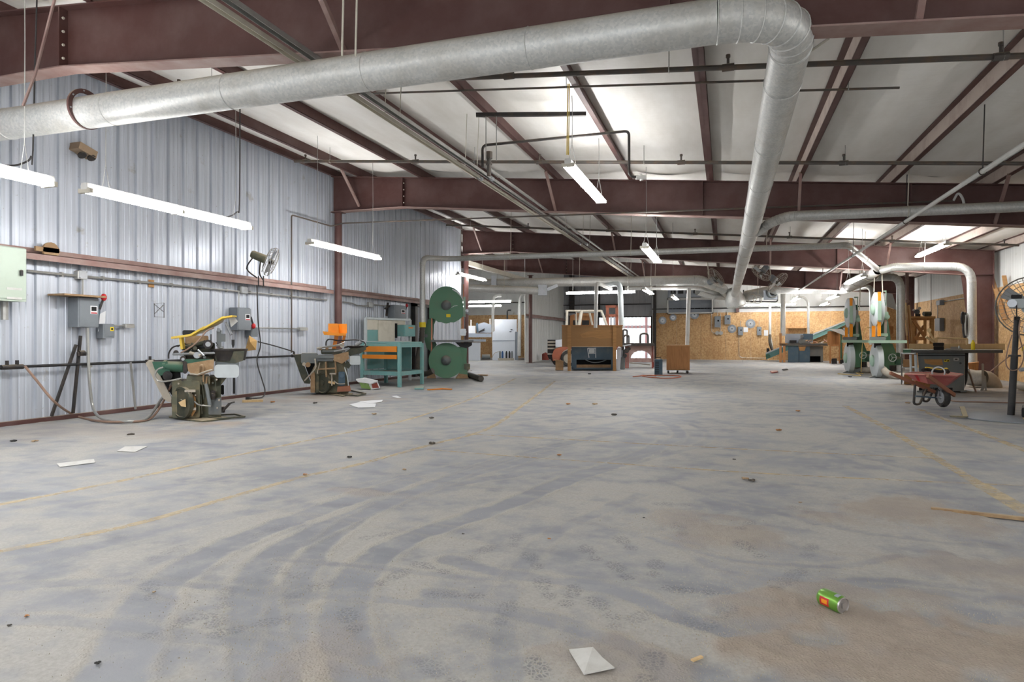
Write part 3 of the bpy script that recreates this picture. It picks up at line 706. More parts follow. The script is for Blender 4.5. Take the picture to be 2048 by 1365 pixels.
# pipe rising from the big band saw and crossing the hall
z = 17.55
duct('saw_dust_pipe', 'slim galvanised pipe rising beside the big green band saw and crossing the hall', 'duct',
     [AD(845, 648, z), AD(845, 516, z), AY(900, 518, 17.0), AY(1696, 491, 17.0), AD(1756, 540, 17.5)], .075, bend=.22, sect=1.5)
b = MB(); b.cyl(AD(845, 655, z), AD(845, 645, z), .088, n=16); jb = tag(b.build('hose_clamp_band', 'yellow_clean'), 'yellow band where black hose meets the pipe beside the green band saw', 'band')
def hose(name, label, pts, r, mat, cat='hose', group=None, step=.035, n=12):
    q = spline(pts, 10); L = sum((b_ - a_).length for a_, b_ in zip(q, q[1:])); m = max(12, min(160, int(L / step))); out = []; acc = 0; i = 0
    cum = [0]
    for a_, b_ in zip(q, q[1:]): cum.append(cum[-1] + (b_ - a_).length)
    for k in range(m + 1):
        s = L * k / m
        while i < len(q) - 2 and cum[i + 1] < s: i += 1
        out.append(q[i].lerp(q[i + 1], (s - cum[i]) / max(1e-6, cum[i + 1] - cum[i])))
    b = MB(); b.tube(out, r, n, True, [r * (1.0 if k % 2 else .9) for k in range(m + 1)])
    o = b.build(name, mat, smooth=60); tag(o, label, cat, group); return o
hose('flexible_hose', 'black ribbed hose hanging behind the teal work cart', [AD(845, 650, z), AD(843, 680, z), AD(838, 705, z), AD(835, 730, 17.3), AD(838, 747, 17.0), AD(852, 748, 16.8), AD(866, 742, 16.7)], .075, 'hose_dark')
# right hand trunk and its drops
duct('right_trunk_duct', 'wide galvanised trunk duct running right from the hanging hood', 'duct', [AD(1492, 592, 28.6), AD(1560, 578, 27.2), AD(1690, 578, 25.4), AD(1757, 540, 17.4)], .2, rs=[.22, .21, .2, .13], bend=.5)
duct('table_saw_drop_pipe', 'galvanised pipe turning down in front of the right tapered column', 'duct', [AD(1762, 541, 17.4), AD(1790, 534, 17.1), AD(1943, 533, 15.9), AD(1945, 740, 15.9)], .1, bend=.42, sect=1.2)
duct('band_saw_drop_pipe', 'galvanised pipe turning down behind the nearer right band saw', 'duct', [AD(1705, 574, 24.4), AD(1745, 556, 21.6), AD(1801, 554, 20.6), AD(1801, 742, 20.6)], .12, bend=.42, sect=1.2)
duct('band_saw_drop_pipe', 'thinner galvanised pipe turning down between the two right band saws', 'duct', [AD(1692, 580, 25.2), AD(1744, 573, 23.8), AD(1744, 690, 23.8)], .085, bend=.3, sect=1.2)
duct('side_branch_duct', 'galvanised branch duct leaving the main duct towards the right edge', 'duct', [Vector((.47, 13.3, 3.07)), AD(1518, 463, 12.1), AD(1540, 446, 11.5), AD(1575, 433, 11.3), AY(2070, 412, 12.0)], .085, bend=.5, sect=1.6)
# left hand trunk ducts
duct('left_trunk_duct', 'upper wide galvanised duct running left across the back half', 'duct', [AD(936, 567, 26.8), AD(1400, 561, 26.2), AD(1445, 578, 28.2), AD(1458, 594, 29.6)], .2, rs=[.17, .2, .2, .22], bend=.5, sect=1.5)
t = duct('side_room_duct', 'lower galvanised duct from the side room, capped beside a flood lamp', 'duct', [AD(938, 577, 25.0), AD(1078, 582, 25.0)], .15, sect=1.3)
b = MB(); b.box(AD(1085, 581, 25.0), (.34, .34, .4), YAW); b.build('end_box', 'light_steel', t)
b = MB(); b.bar(AD(1094, 580, 24.8), AD(1115, 571, 24.8), .09, .12); b.build('lamp_arm', 'light_steel', t)
b = MB(); b.box(AD(988, 566, 26.3), (.2, .5, .55), YAW); b.build('blast_gate', 'light_steel', t)
duct('cross_duct', 'thin galvanised duct running left at the back of the hall', 'duct', [AD(1250, 577, 27.5), AD(1400, 577, 27.5), AD(1448, 592, 29.2)], .08, bend=.4)
duct('hopper_duct', 'curved fat duct swinging into the hanging hood from the left', 'duct', [AD(1395, 583, 28.2), AD(1425, 592, 28.6), AD(1452, 594, 29.3)], .16, bend=.5)
duct('hopper_drop_pipe', 'white pipe standing at the middle of the wooden hopper', 'duct', [AD(1222, 578, 22.6), AD(1193, 566, 21.7), AD(1191, 656, 21.7)], .06, bend=.14, sect=.8, mat='white_steel')
duct('hopper_drop_pipe', 'wider pale pipe standing at the right end of the wooden hopper', 'duct', [AD(1212, 571, 22.8), AD(1240, 566, 22.4), AD(1243, 656, 22.4)], .09, bend=.2, sect=.9, mat='pale_grey')
duct('cart_drop_pipe', 'white pipe dropping to the wooden caster box', 'duct', [AD(1378, 577, 20.9), AD(1374, 700, 20.7)], .065, sect=.9, mat='white_steel')
duct('side_room_pipe', 'slim white pipe standing left of the pale cabinet in the side room', 'duct', [AD(1003, 592, 31.8), AD(987, 592, 31.8), AD(985, 664, 31.8)], .07, bend=.25, sect=1.0, mat='white_steel')
duct('side_room_pipe', 'galvanised pipe standing right of the pale cabinet in the side room', 'duct', [AD(1060, 587, 31.0), AD(1040, 590, 31.0), AD(1038, 712, 31.0)], .085, bend=.3, sect=1.0)
duct('bench_pipe', 'thin galvanised pipe against the strand board left of the grey bench', 'duct', [AD(1540, 606, 32.2), AD(1540, 672, 32.2), AD(1545, 703, 32.0)], .06, sect=.9)
duct('bench_pipe', 'thick galvanised pipe dropping behind the left end of the grey bench', 'duct', [AD(1566, 580, 30.2), AD(1566, 672, 30.2)], .11, sect=.9)
duct('bench_pipe', 'galvanised pipe with a curved top dropping to the middle of the grey bench', 'duct', [AD(1585, 595, 31.2), AD(1616, 594, 31.2), AD(1617, 676, 31.2)], .055, bend=.4, sect=.9)
# ================================================================ sprinkler pipes along the roof slope
def slope_pipe(name, label, y, x0, x1, drop, r, fit=True, cat='pipe', group='sprinkler pipes under the roof'):
    t = thing(name, label, cat, (x0, y, ceilz(x0) - drop), group); f = lambda x: Vector((x, y, ceilz(x) - drop))
    n = max(1, round((x1 - x0) / 3.2))
    for k in range(n):
        a, c = x0 + (x1 - x0) * k / n, x0 + (x1 - x0) * (k + 1) / n; MB().cyl(f(a), f(c), r, n=10).build('pipe_length', 'pipe_iron', t)
    if fit:
        x = x0 + .25
        while x < x1 - .1:
            b = MB(); q = f(x); b.cyl(q - Vector((.06, 0, 0)), q + Vector((.06, 0, 0)), r * 1.35, n=10); b.cyl(q, q + UP * .1, r * .5, n=8); b.cyl(q + UP * .1, q + UP * .13, r * .8, n=8)
            b.build('sprinkler_head', 'pipe_iron', t); x += 2.36
    x = x0 + .8
    while x < x1 - .1:
        b = MB(); q = f(x); b.tube([q - UP * r * 1.1, q + UP * (drop - .05)], .005, 4); b.ring(q, r * 1.15, .006, (1, 0, 0), 10, 4); b.build('pipe_hanger', 'conduit', t); x += 2.97
    return t
S = 'rusty sprinkler pipe '
slope_pipe('sprinkler_pipe', S + 'nearest the viewer, behind the big duct elbow', 7.05, -7.3, 6.6, .33, .028)
slope_pipe('sprinkler_pipe', S + 'just before the second roof beam', 10.85, -8.0, 6.6, .33, .028)
slope_pipe('sprinkler_pipe', S + 'between the second and third roof beams', 18.4, -8.1, 6.6, .33, .028)
slope_pipe('sprinkler_pipe', S + 'between the third and farthest roof beams', 24.2, -8.1, 6.6, .33, .028)
slope_pipe('ceiling_conduit', 'thin conduit tied across the purlins behind the big duct', 7.75, -5.6, .5, .215, .013, False, 'conduit', None)
slope_pipe('ceiling_conduit', 'thin conduit crossing the ceiling right of the duct elbow', 8.05, .5, 1.8, .23, .013, False, 'conduit', None)
# paired rails running the length of the hall
for x, lab in ((-3.66, 'left one of the paired overhead rails running down the hall'), (-3.47, 'right one of the paired overhead rails running down the hall')):
    zz = 3.62 if x < -3.6 else 3.60; t = thing('overhead_rail', lab, 'rail', (x, 3, zz)); ln = [2.0, 9.6, 17.0, 24.5, 31.5]
    for a, c in zip(ln[:-1], ln[1:]):
        b = MB(); b.mm(x - .03, x + .03, a, c - .02, zz - .004, zz); b.mm(x - .03, x - .026, a, c - .02, zz - .045, zz); b.mm(x + .026, x + .03, a, c - .02, zz - .045, zz); b.build('rail_length', 'cream_steel' if x < -3.6 else 'conduit', t)
    for a in ln[1:-1]: MB().cyl((x + .01, a - .06, zz - .02), (x + .01, a + .06, zz - .02), .034, n=10).build('coupling', 'light_steel', t)
    for y in (6.6, 9.0, 14.6, 17.4, 22.5, 25.5, 29.5): MB().tube([(x, y, zz), (x + .03, y, ceilz(x) - .1)], .006, 4).build('hanger', 'cream_steel', t)
b = MB(); b.tube([(-3.40, 9.2, 3.66), (-3.40, 31.3, 3.66)], .026, 10); tag(b.build('long_conduit', 'conduit'), 'round conduit riding beside the paired overhead rails', 'conduit')
b = MB(); dx_, dzz = 2.84, 3.02; b.tube([(dx_, 3.2, dzz), (dx_, 29.0, dzz)], .03, 10); o = b.build('long_pipe', 'white_steel'); tag(o, 'white pipe slanting down from the right edge of the photo along the hall', 'pipe')
for y in (8.9, 12.3, 17.0, 22.0): MB().tube([(dx_, y, dzz), (dx_ + .02, y, ceilz(dx_) - .15)], .007, 5).ring((dx_, y, dzz), .04, .006, (0, 1, 0), 10, 4).build('pipe_hanger', 'dark_steel', o)
# conduit climbing the left wall and following the second beam
pts = [AX(583, 706, -8.3), AX(583, 430, -8.3)]; zz = pts[1].z
q = [pts[0], Vector((-8.3, pts[1].y, zz)), Vector((-8.3, 12.56, zz)), Vector((-8.0, 12.56, zz + .05)), Vector((3.6, 12.58, topz(3.6) - .30))]
b = MB(); b.tube(fillet(q, .06), .016, 8); tag(b.build('wall_conduit', 'pipe_iron'), 'conduit rising up the left wall by the wall fan and along the second beam', 'conduit')
b = MB(); b.tube(fillet([Vector((3.6, 12.58, topz(3.6) - .3)), Vector((3.66, 12.55, topz(3.6) - .16)), Vector((3.72, 12.5, topz(3.6) - .3)), Vector((3.72, 12.45, topz(3.6) - .5))], .08), .02, 8); tag(b.build('conduit_bend', 'white_steel'), 'white conduit elbow at the end of the pipe on the second beam', 'fitting')
# dark pipe frame and angle bar in the middle of the ceiling
z = 9.4
b = MB(); b.tube(fillet([AD(965, 335, z), AD(965, 291, z), AD(1258, 262, z), AD(1258, 353, z), AD(1290, 355, z)], .07), .02, 8); tag(b.build('pipe_loop', 'dark_steel'), 'dark iron pipe loop hung high in the middle of the ceiling', 'pipe')
b = MB(); b.cyl(AD(1272, 355, z), AD(1292, 355, z), .035, n=10); b.cyl(AD(1280, 349, z), AD(1284, 361, z), .03, n=8); tag(b.build('pipe_valve', 'white_steel'), 'white valve at the end of the dark pipe loop', 'valve')
b = MB(); b.cyl(AD(978, 352, z), AD(978, 315, z), .03, n=10); b.cyl(AD(978, 318, z), AD(978, 304, z), .05, n=10); b.cyl(AD(978, 330, z), AD(978, 325, z), .045, n=10); tag(b.build('pipe_stub', 'pipe_iron'), 'short capped pipe stub standing beside the dark pipe loop', 'pipe')
x0, x1 = -3.24, -1.68; yb = 8.6; a, c = AD(952, 230, 8.9), AD(1172, 228, 8.9)
b = MB(); b.bar(a, c, .05, .05); tag(b.build('angle_bar', 'dark_steel'), 'dark angle bar bridging two purlins in the middle of the ceiling', 'bar')
for u in (972, 993): MB().tube([AD(u, 228, 8.9), AD(u, 322, 8.9)], .007, 5).build('hanger_rod', 'conduit', o if False else bpy.data.objects['angle_bar'])
# loose hanging rods and ropes in the foreground left
b = MB(); b.tube([AD(74, -10, 6.6), AD(70, 120, 6.6), AD(66, 300, 6.6), AD(64, 330, 6.6)], .008, 6); tag(b.build('hanging_rope', 'cable'), 'dark rope hanging beside the slanted rod at the top left', 'rope')
b = MB(); b.tube([AD(112, -12, 4.7), AD(70, 150, 4.7), AD(46, 212, 4.7)], .011, 6); tag(b.build('hanger_rod', 'rust_paint_dusty'), 'slanted brown rod holding the left end of the big duct', 'rod')
for u, l in ((687, 'left'), (714, 'right')):
    b = MB(); b.tube([AD(u, -10, 5.0), AD(u - 3, 112, 5.0)], .008, 6); tag(b.build('hanger_rod', 'cream_steel'), l + ' one of two white rods before the nearest beam', 'rod')
b = MB(); b.tube([AD(1136, 168, 7.3), AD(1134, 310, 7.3)], .007, 5); b.tube([AD(1139, 168, 7.32), AD(1137, 310, 7.32)], .006, 5); tag(b.build('yellow_rope', 'yellow'), 'yellow rope pair holding the middle strip light', 'rope')
# ================================================================ shapes drawn on the view at a true depth
class VB(MB):
    """mesh builder whose outlines are read off at a known distance from the eye; thickness runs away from the eye"""
    def __init__(s, z0): super().__init__(); s.z = z0
    def q(s, u, v, d=0.0): return AD(u, v, s.z + d)
    def away(s, u): r = ray(u, HZ); return Vector((r[0], r[1], 0))          # level direction away from the eye there
    def pb(s, u0, u1, v0, v1, d0, d1): return s.prism([s.q(u0, v1, d0), s.q(u1, v1, d0), s.q(u1, v0, d0), s.q(u0, v0, d0)], s.away((u0 + u1) / 2) * (d1 - d0))
    def pp(s, pts, d0, d1): return s.prism([s.q(u, v, d0) for u, v in pts], s.away(sum(p[0] for p in pts) / len(pts)) * (d1 - d0))
    def rb(s, u0, u1, v0, v1, d0, d1, r=2.0, n=3):
        pts = []
        for cx, cy, a in ((u1 - r, v0 + r, -90), (u1 - r, v1 - r, 0), (u0 + r, v1 - r, 90), (u0 + r, v0 + r, 180)):
            pts += [(cx + r * math.cos(math.radians(a + 90 * k / n)), cy + r * math.sin(math.radians(a + 90 * k / n))) for k in range(n + 1)]
        return s.pp(pts, d0, d1)
    def px(s, r, d=0.0): return r * (s.z + d) / FOC
    def disc(s, u, v, r, d0, d1, n=24, r2=None): return s.cyl(s.q(u, v, d0), s.q(u, v, d0) + s.away(u) * (d1 - d0), s.px(r, d0), s.px(r2 if r2 is not None else r, d0), n)
    def tb(s, pts, r, n=8, sm=0):
        P = [s.q(*p) for p in pts]
        return s.tube(spline(P, sm) if sm else P, s.px(r), n)
    def rod(s, a, c, r, n=10): return s.cyl(s.q(*a), s.q(*c), s.px(r), n=n)
    def br(s, a, c, w_, d_): return s.bar(s.q(*a), s.q(*c), s.px(w_), d_, FW)
def onwall(b, u0, u1, v0, v1, depth, x=XL, out=0.0):
    """a box fixed to the left wall; its room side spans the given view window"""
    xf = x + out + depth; a, c = AX(u0, v0, xf), AX(u1, v1, xf); a2 = AX(u0, v1, xf); z1 = (a.z + AX(u1, v0, xf).z) / 2; z0 = (c.z + a2.z) / 2
    b.bbox(((x + out + xf) / 2, (a.y + c.y) / 2, (z0 + z1) / 2), (depth, abs(c.y - a.y), z1 - z0), .012); return (xf, a.y, c.y, z0, z1)
# ---- electric gear on the left wall
t = thing('electric_cabinet', 'mint green steel electric cabinet at the left edge of the wall', 'cabinet', AX(20, 600, XL))
b = MB(); xf, y0, y1, z0, z1 = onwall(b, -70, 54, 490, 601, .26); b.build('cabinet_body', 'box_mint', t)
MB().mm(xf, xf + .012, y0 + .03, y1 - .02, z0 + .03, z1 - .02).build('cabinet_door', 'box_mint', t)
p = AX(43, 546, xf + .03); MB().bbox(p, (.03, .035, .07), .008).build('latch', 'dark_steel', t)
for k, v in ((0, 578), (1, 597)): p = AX(29, v, xf + .014); MB().mm(xf + .012, xf + .014, p.y - .09, p.y + .09, p.z - .014, p.z + .014).build('label_plate', 'paper_dirty', t)
MB().tube([AX(9, 601, -8.4), AX(9, 640, -8.4)], .04, 10).build('conduit_stub', 'conduit', t)
zc = AX(100, 546, -8.40).z; b = MB(); b.tube([(-8.43, AX(54, 542, -8.43).y, zc), (-8.43, 12.58, zc)], .016, 8)
o = tag(b.build('wall_conduit', 'conduit'), 'upper conduit running level along the left wall under the girt', 'conduit')
y = AX(120, 546, XL).y
while y < 12.3: MB().mm(XL + .0, XL + .05, y - .012, y + .012, zc - .03, zc + .03).build('strap', 'conduit', o); y += .61
def jbox(u, v, w_, h_, lab):
    t = thing('junction_box', lab, 'box', AX(u, v, XL), 'junction boxes'); b = MB(); xf, y0, y1, z0, z1 = onwall(b, u - w_ / 2, u + w_ / 2, v - h_ / 2, v + h_ / 2, .09); b.build('box_body', 'conduit', t)
    MB().mm(xf, xf + .006, y0 + .006, y1 - .006, z0 + .006, z1 - .006).build('cover', 'light_steel', t)
    for a, c in ((y0 + .015, z0 + .015), (y1 - .015, z1 - .015)): MB().cyl((xf + .006, a, c), (xf + .01, a, c), .006, n=6).build('screw', 'dark_steel', t)
jbox(166, 550, 18, 17, 'square junction box above the first grey switch box'); jbox(489, 580, 13, 14, 'square junction box above the second grey switch box'); jbox(743, 610, 8, 10, 'square junction box on the wall above the teal work cart')
def switch(u0, u1, v0, v1, lab, hu, hv, up=1, shelf=False):
    t = thing('disconnect_switch', lab, 'switch', AX(u0, v1, XL), 'grey switch boxes with red handles on the left wall')
    b = MB(); xf, y0, y1, z0, z1 = onwall(b, u0, u1, v0, v1, .20); b.build('box_body', 'box_grey', t)
    MB().mm(xf, xf + .008, y0 + .012, y1 - .012, z0 + .012, z1 - .012).build('box_cover', 'box_grey', t)
    w_ = y1 - y0; h_ = z1 - z0
    lb = MB().mm(xf + .008, xf + .010, y0 + w_ * .55, y0 + w_ * .9, z0 + h_ * .45, z0 + h_ * .72).build('warning_label', 'paper', t)
    MB().mm(xf + .010, xf + .011, y0 + w_ * .6, y0 + w_ * .85, z0 + h_ * .55, z0 + h_ * .69).build('label_print', 'dark', lb)
    MB().mm(xf + .010, xf + .011, y0 + w_ * .58, y0 + w_ * .88, z0 + h_ * .46, z0 + h_ * .5).build('label_stripe', 'red_bright', lb)
    yy = y1 + .03; zz = z0 + h_ * .62
    MB().bbox((xf - .08, yy, zz), (.07, .06, .16), .01).build('handle_base', 'blue_grey', t)
    e = Vector((xf - .02, yy + .06, zz + up * .17)); b = MB(); b.bar((xf - .05, yy + .02, zz), e, .03, .03); h_o = b.build('handle', 'dark_steel', t); b = MB(); b.ball(e, .045, 10, (.9, .9, 1.2)); b.build('red_grip', 'red_bright', h_o)
    if shelf: MB().box((XL + .16, y0 + .02, z1 + .012), (.3, w_ + .3, .024)).build('top_board', 'dusty_tan', t)
    MB().tube([(XL + .06, (y0 + y1) / 2 + .02, z1), (XL + .06, (y0 + y1) / 2 + .02, zc)], .012, 6).build('feed_conduit', 'conduit', t)
    return t
switch(157, 198, 595, 655, 'grey switch box with raised red handle, nearest the mint cabinet', 203, 608, 1, True)
switch(475, 502, 616, 661, 'grey switch box with lowered red handle, behind the first carving machine', 506, 645, -1)
switch(789, 812, 611, 641, 'grey switch box with red handle above the teal work cart', 806, 615, 1)
def smallbox(u0, u1, v0, v1, lab, mark=None):
    t = thing('starter_box', lab, 'box', AX(u0, v1, XL)); b = MB(); xf, y0, y1, z0, z1 = onwall(b, u0, u1, v0, v1, .15); b.build('box_body', 'box_grey', t)
    MB().mm(xf, xf + .007, y0 + .012, y1 - .012, z0 + .03, z1 - .012).build('box_cover', 'box_grey', t)
    if mark: lb = MB().mm(xf + .007, xf + .009, y0 + (y1 - y0) * .55, y0 + (y1 - y0) * .85, z0 + (z1 - z0) * .5, z0 + (z1 - z0) * .78).build('label', mark, t); MB().mm(xf + .009, xf + .010, y0 + (y1 - y0) * .62, y0 + (y1 - y0) * .78, z0 + (z1 - z0) * .57, z0 + (z1 - z0) * .7).build('label_print', 'dark', lb)
    return (xf, y0, y1, z0, z1)
r1 = smallbox(207, 230, 648, 677, 'small grey starter box with a yellow label right of the first switch box', 'yellow_clean')
r2 = smallbox(503, 516, 655, 674, 'small grey starter box beside the second switch box')
b = MB(); zz = AX(245, 652, -8.4).z; b.tube([(-8.42, r1[2], zz), (-8.42, AX(255, 650, -8.42).y, zz)], .012, 6); b.bbox((-8.41, AX(251, 650, -8.4).y + .06, zz), (.08, .16, .06), .01); tag(b.build('conduit_joint', 'conduit'), 'short conduit with a fitting right of the yellow labelled box', 'conduit')
b = MB(); zz = AX(560, 657, -8.4).z; b.tube([(-8.42, r2[2], zz), (-8.42, AX(608, 655, -8.42).y, zz)], .014, 6); b.bbox((-8.41, AX(606, 655, -8.4).y, zz), (.09, .26, .07), .01); tag(b.build('conduit_joint', 'conduit'), 'level conduit with an end fitting behind the second carving machine', 'conduit')
# air line along the wall
za = AX(200, 727.5, -8.36).z; t = thing('air_pipe', 'black air pipe running low along the left wall', 'pipe', (-8.36, 4, za))
for a, c in ((3.0, 5.2), (5.2, 7.6), (7.6, 10.2), (10.2, AX(590, 706, -8.36).y)): MB().cyl((-8.36, a, za), (-8.36, c, za), .019, n=10).build('pipe_length', 'black_iron', t)
for u in (14, 34, 300, 588): y = AX(u, 730, -8.36).y; b = MB(); b.cyl((-8.36, y - .07, za), (-8.36, y + .07, za), .032, n=10); b.cyl((-8.36, y, za), (-8.36, y, za + .08), .02, n=8); b.build('pipe_fitting', 'dark_steel', t)
for y in (4.4, 6.8, 9.2): MB().mm(XL, -8.33, y - .02, y + .02, za - .05, za - .018).build('pipe_bracket', 'conduit', t)
# struts and cables below the first switch
b = MB(); b.bar(AX(152, 690, -8.38), AX(103, 833, -8.38), .03, .03); tag(b.build('steel_strut', 'dark_steel'), 'slanted dark strut leaning on the wall below the first switch box', 'strut')
b = MB(); b.bar(AX(161, 672, -8.36), AX(146, 827, -8.36), .032, .03); tag(b.build('steel_strut', 'dark_steel'), 'steeper dark strut just right of the slanted one on the wall', 'strut')
b = MB(); b.bbox(AX(163, 707, -8.32), (.07, .12, .07), .02); b.cyl(AX(158, 707, -8.3), AX(168, 706, -8.3), .035, n=10); tag(b.build('pipe_valve', 'dark_steel'), 'rusty valve fitting between the two struts on the wall', 'valve')
zm = 8.84
M = VB(zm)
b = MB(); b.tube(spline([AX(175, 656, -8.32), AX(176, 700, -8.3), AX(179, 760, -8.25), AX(186, 815, -8.2), F(205, 838, .03), F(250, 843, .03), F(292, 838, .03), AD(322, 800, zm + .2), AD(345, 766, zm)], 7), .019, 8); tag(b.build('power_cable', 'conduit'), 'grey power cable curving from the first switch to the carving machine', 'cable')
b = MB(); b.tube(spline([AX(50, 733, -8.3), AX(72, 760, -8.15), AX(110, 805, -7.9), F(150, 831, .03), F(200, 843, .02), F(262, 844, .02), F(300, 838, .02), AD(322, 812, zm + .1), AD(342, 772, zm)], 7), .015, 8); tag(b.build('air_hose', 'cable_tan'), 'brown air hose looping over the floor from the wall to the carving machine', 'hose')
b = MB(); b.tube([AX(261, 725, -8.34), AX(271, 819, -8.38)], .016, 8); tag(b.build('wall_stub_pipe', 'conduit'), 'thin upright pipe on the wall left of the first carving machine', 'pipe')
b = MB(); b.tube([AX(468, 755, -8.38), AX(468, 788, -8.38)], .02, 8); tag(b.build('wall_stub_pipe', 'black_iron'), 'short black upright pipe on the wall behind the foot pedal', 'pipe')
b = MB(); b.add([AX(498, 671, -8.28), AX(514, 682, -8.2), AX(512, 700, -8.2), AX(490, 703, -8.28), AX(500, 684, -8.12)], [(0, 1, 4), (1, 2, 4), (2, 3, 4), (3, 0, 4), (3, 2, 1, 0)]); tag(b.build('kraft_bag', 'kraft_cloth', smooth=0), 'crumpled tan paper bag hanging below the second switch box', 'bag')
b = MB(); b.tube(spline([AX(516, 684, -8.38), AX(548, 692, -8.37), AX(588, 704, -8.36)], 4), .012, 6); tag(b.build('wall_cable', 'cable'), 'black cable sagging from the tan bag to the corner conduit', 'cable')
b = MB(); b.add([AX(200, 628, -8.44), AX(212, 622, -8.44), AX(210, 650, -8.42), AX(196, 664, -8.42)], [(0, 1, 2, 3)]); b.add([AX(200, 628, -8.45), AX(212, 622, -8.45), AX(210, 650, -8.43), AX(196, 664, -8.43)], [(3, 2, 1, 0)]); tag(b.build('paper_sheet', 'paper', smooth=0), 'white paper sheet pinned behind the first switch box', 'paper')
for u0, u1, v, lab in ((64, 118, 497, 'thin wooden offcut with a rounded end lying on the wall girt'),):
    p, q = AX(u0 + 6, 497, -8.36), AX(u1, 503, -8.36); b = MB(); b.bar(p, q, .03, .06); c = AX(110, 500, -8.36); b.lathe([(.0, -.015), (.11, -.015), (.11, .015), (0, .015)], c + Vector((0, -.06, -.02)), (1, 0, 0), 16, caps=False); tag(b.build('wood_offcut', 'dusty_tan'), lab, 'wood')
b = MB(); b.mm(XL + .01, XL + .02, AX(300, 570, XL).y - .04, AX(300, 570, XL).y + .06, AX(300, 575, XL).z, AX(300, 560, XL).z); tag(b.build('wood_block', 'wood'), 'small wooden block fixed to the wall under the conduit', 'block')
for a, c in (((308, 607), (328, 606)), ((328, 606), (328, 636)), ((308, 607), (309, 635)), ((309, 634), (328, 635)), ((309, 609), (327, 624)), ((327, 610), (309, 628))):
    b = MB(); b.bar(AX(*a, XL + .002), AX(*c, XL + .002), .012, .003); b.build('pencil_mark', 'hose_dark', wl)
# emergency lamp high on the wall
t = thing('flood_lamp', 'small tan twin lamp high on the left wall below the duct flange', 'lamp', AX(176, 305, XL)); p = AX(177, 301, -8.30)
b = MB(); b.bar(p + Vector((-.1, -.13, .04)), p + Vector((-.1, .13, -.03)), .2, .1); b.build('lamp_body', 'tan_lamp', t)
for d in (-.06, .08): MB().lathe([(.02, 0), (.055, .03), (.055, .045), (.0, .05)], p + Vector((-.06, d, -.05)), (.6, -.1, -.8), 14).build('lamp_head', 'dark_steel', t)
# wall fan clamped on the girt
fc = AX(540, 523, -7.95); ax = (RT * .86 + UP * -.36 + FW * .30).normalized()
def fan_head(t, c, ax, R, cage='mesh_wire', body='olive', n=22, blade='light_steel'):
    ax = Vector(ax).normalized(); e1 = ax.orthogonal().normalized(); e2 = ax.cross(e1); b = MB(); c = Vector(c)
    for o_, r in ((0, R), (.06, R * .99), (.10, R * .75), (.115, R * .5), (.12, R * .22), (-.06, R * .9), (-.08, R * .55)): b.ring(c + ax * o_, r, .006 if r > R * .95 else .004, ax, 26, 4)
    for k in range(n):
        a = 2 * math.pi * k / n; d = e1 * math.cos(a) + e2 * math.sin(a)
        b.tube([c + ax * .12 + d * R * .2, c + ax * .11 + d * R * .6, c + ax * .055 + d * R, c + d * R, c - ax * .07 + d * R * .75, c - ax * .085 + d * R * .3], .0028, 3, caps=False)
    b.build('cage', cage, t)
    hb = MB(); hb.lathe([(.02, .075), (R * .16, .06), (R * .2, -.02), (.03, -.03)], c, ax, 14); hub = hb.build('hub', 'dark_steel', t)
    for k in range(3):
        a = 2 * math.pi * k / 3 + .3; d = e1 * math.cos(a) + e2 * math.sin(a); s_ = ax.cross(d); b = MB(); w0, w1 = R * .16, R * .34
        P = [c + d * R * .16 + s_ * w0 + ax * .03, c + d * R * .16 - s_ * w0 - ax * .01, c + d * R * .88 - s_ * w1 * .6 - ax * .02, c + d * R * .9 + s_ * w1 * .5 + ax * .05]
        b.prism(P, ax * .004); b.build('blade', blade, hub, smooth=0)
    b = MB(); b.cyl(c - ax * .08, c - ax * .32, R * .3, R * .27, 16); b.lathe([(R * .27, 0), (R * .2, .03), (0, .04)], c - ax * .32, -ax, 16); b.build('motor', body, t)
t = thing('wall_fan', 'wall fan with wire cage clamped on the left wall girt', 'fan', AX(520, 560, -8.3)); fan_head(t, fc, ax, .27)
mb_ = fc - ax * .25
b = MB(); b.tube(spline([mb_ + Vector((0, -.1, -.05)), mb_ + Vector((-.08, -.16, -.25)), AX(514, 556, -8.2)], 4), .014, 6); b.tube(spline([mb_ + Vector((0, .12, -.05)), mb_ + Vector((-.03, .12, -.3)), AX(526, 560, -8.2)], 4), .014, 6); b.build('yoke', 'dark_steel', t)
for u in (517, 527): b = MB(); b.tube(fillet([AX(u, 553, -8.26), AX(u, 553, -8.18), AX(u, 572, -8.18), AX(u, 572, -8.26)], .02), .012, 6); b.build('clamp', 'dark_steel', t)
b = MB(); b.tube(spline([AX(514, 570, -8.3), AX(516, 640, -8.28), AX(521, 690, -8.26), AX(514, 722, -8.26), AX(524, 760, -8.2), AX(530, 782, -8.1), F(524, 795, .02), F(498, 797, .02)], 7), .011, 6); b.bbox(F(497, 797, .03), (.09, .07, .05), .01); tag(b.build('fan_cable', 'cable'), 'black power cord hanging from the wall fan to the floor', 'cord')
b = MB(); b.tube(spline([AX(0, 332, -6.5) if False else AD(-6, 330, 7.2), AD(30, 331, 7.2), AD(56, 322, 7.2), AD(63, 312, 7.2)], 5), .010, 6); tag(b.build('lamp_cable', 'cable'), 'black cord drooping above the strip light at the left edge', 'cord')
b = MB(); b.tube(spline([AD(432, 430, 9.2), AD(455, 434, 9.2), AD(474, 424, 9.2), AD(479, 405, 9.2), AD(480, 210, 9.2)], 5), .009, 6); tag(b.build('lamp_cable', 'cable'), 'black cord curling at the far end of the long strip light', 'cord')
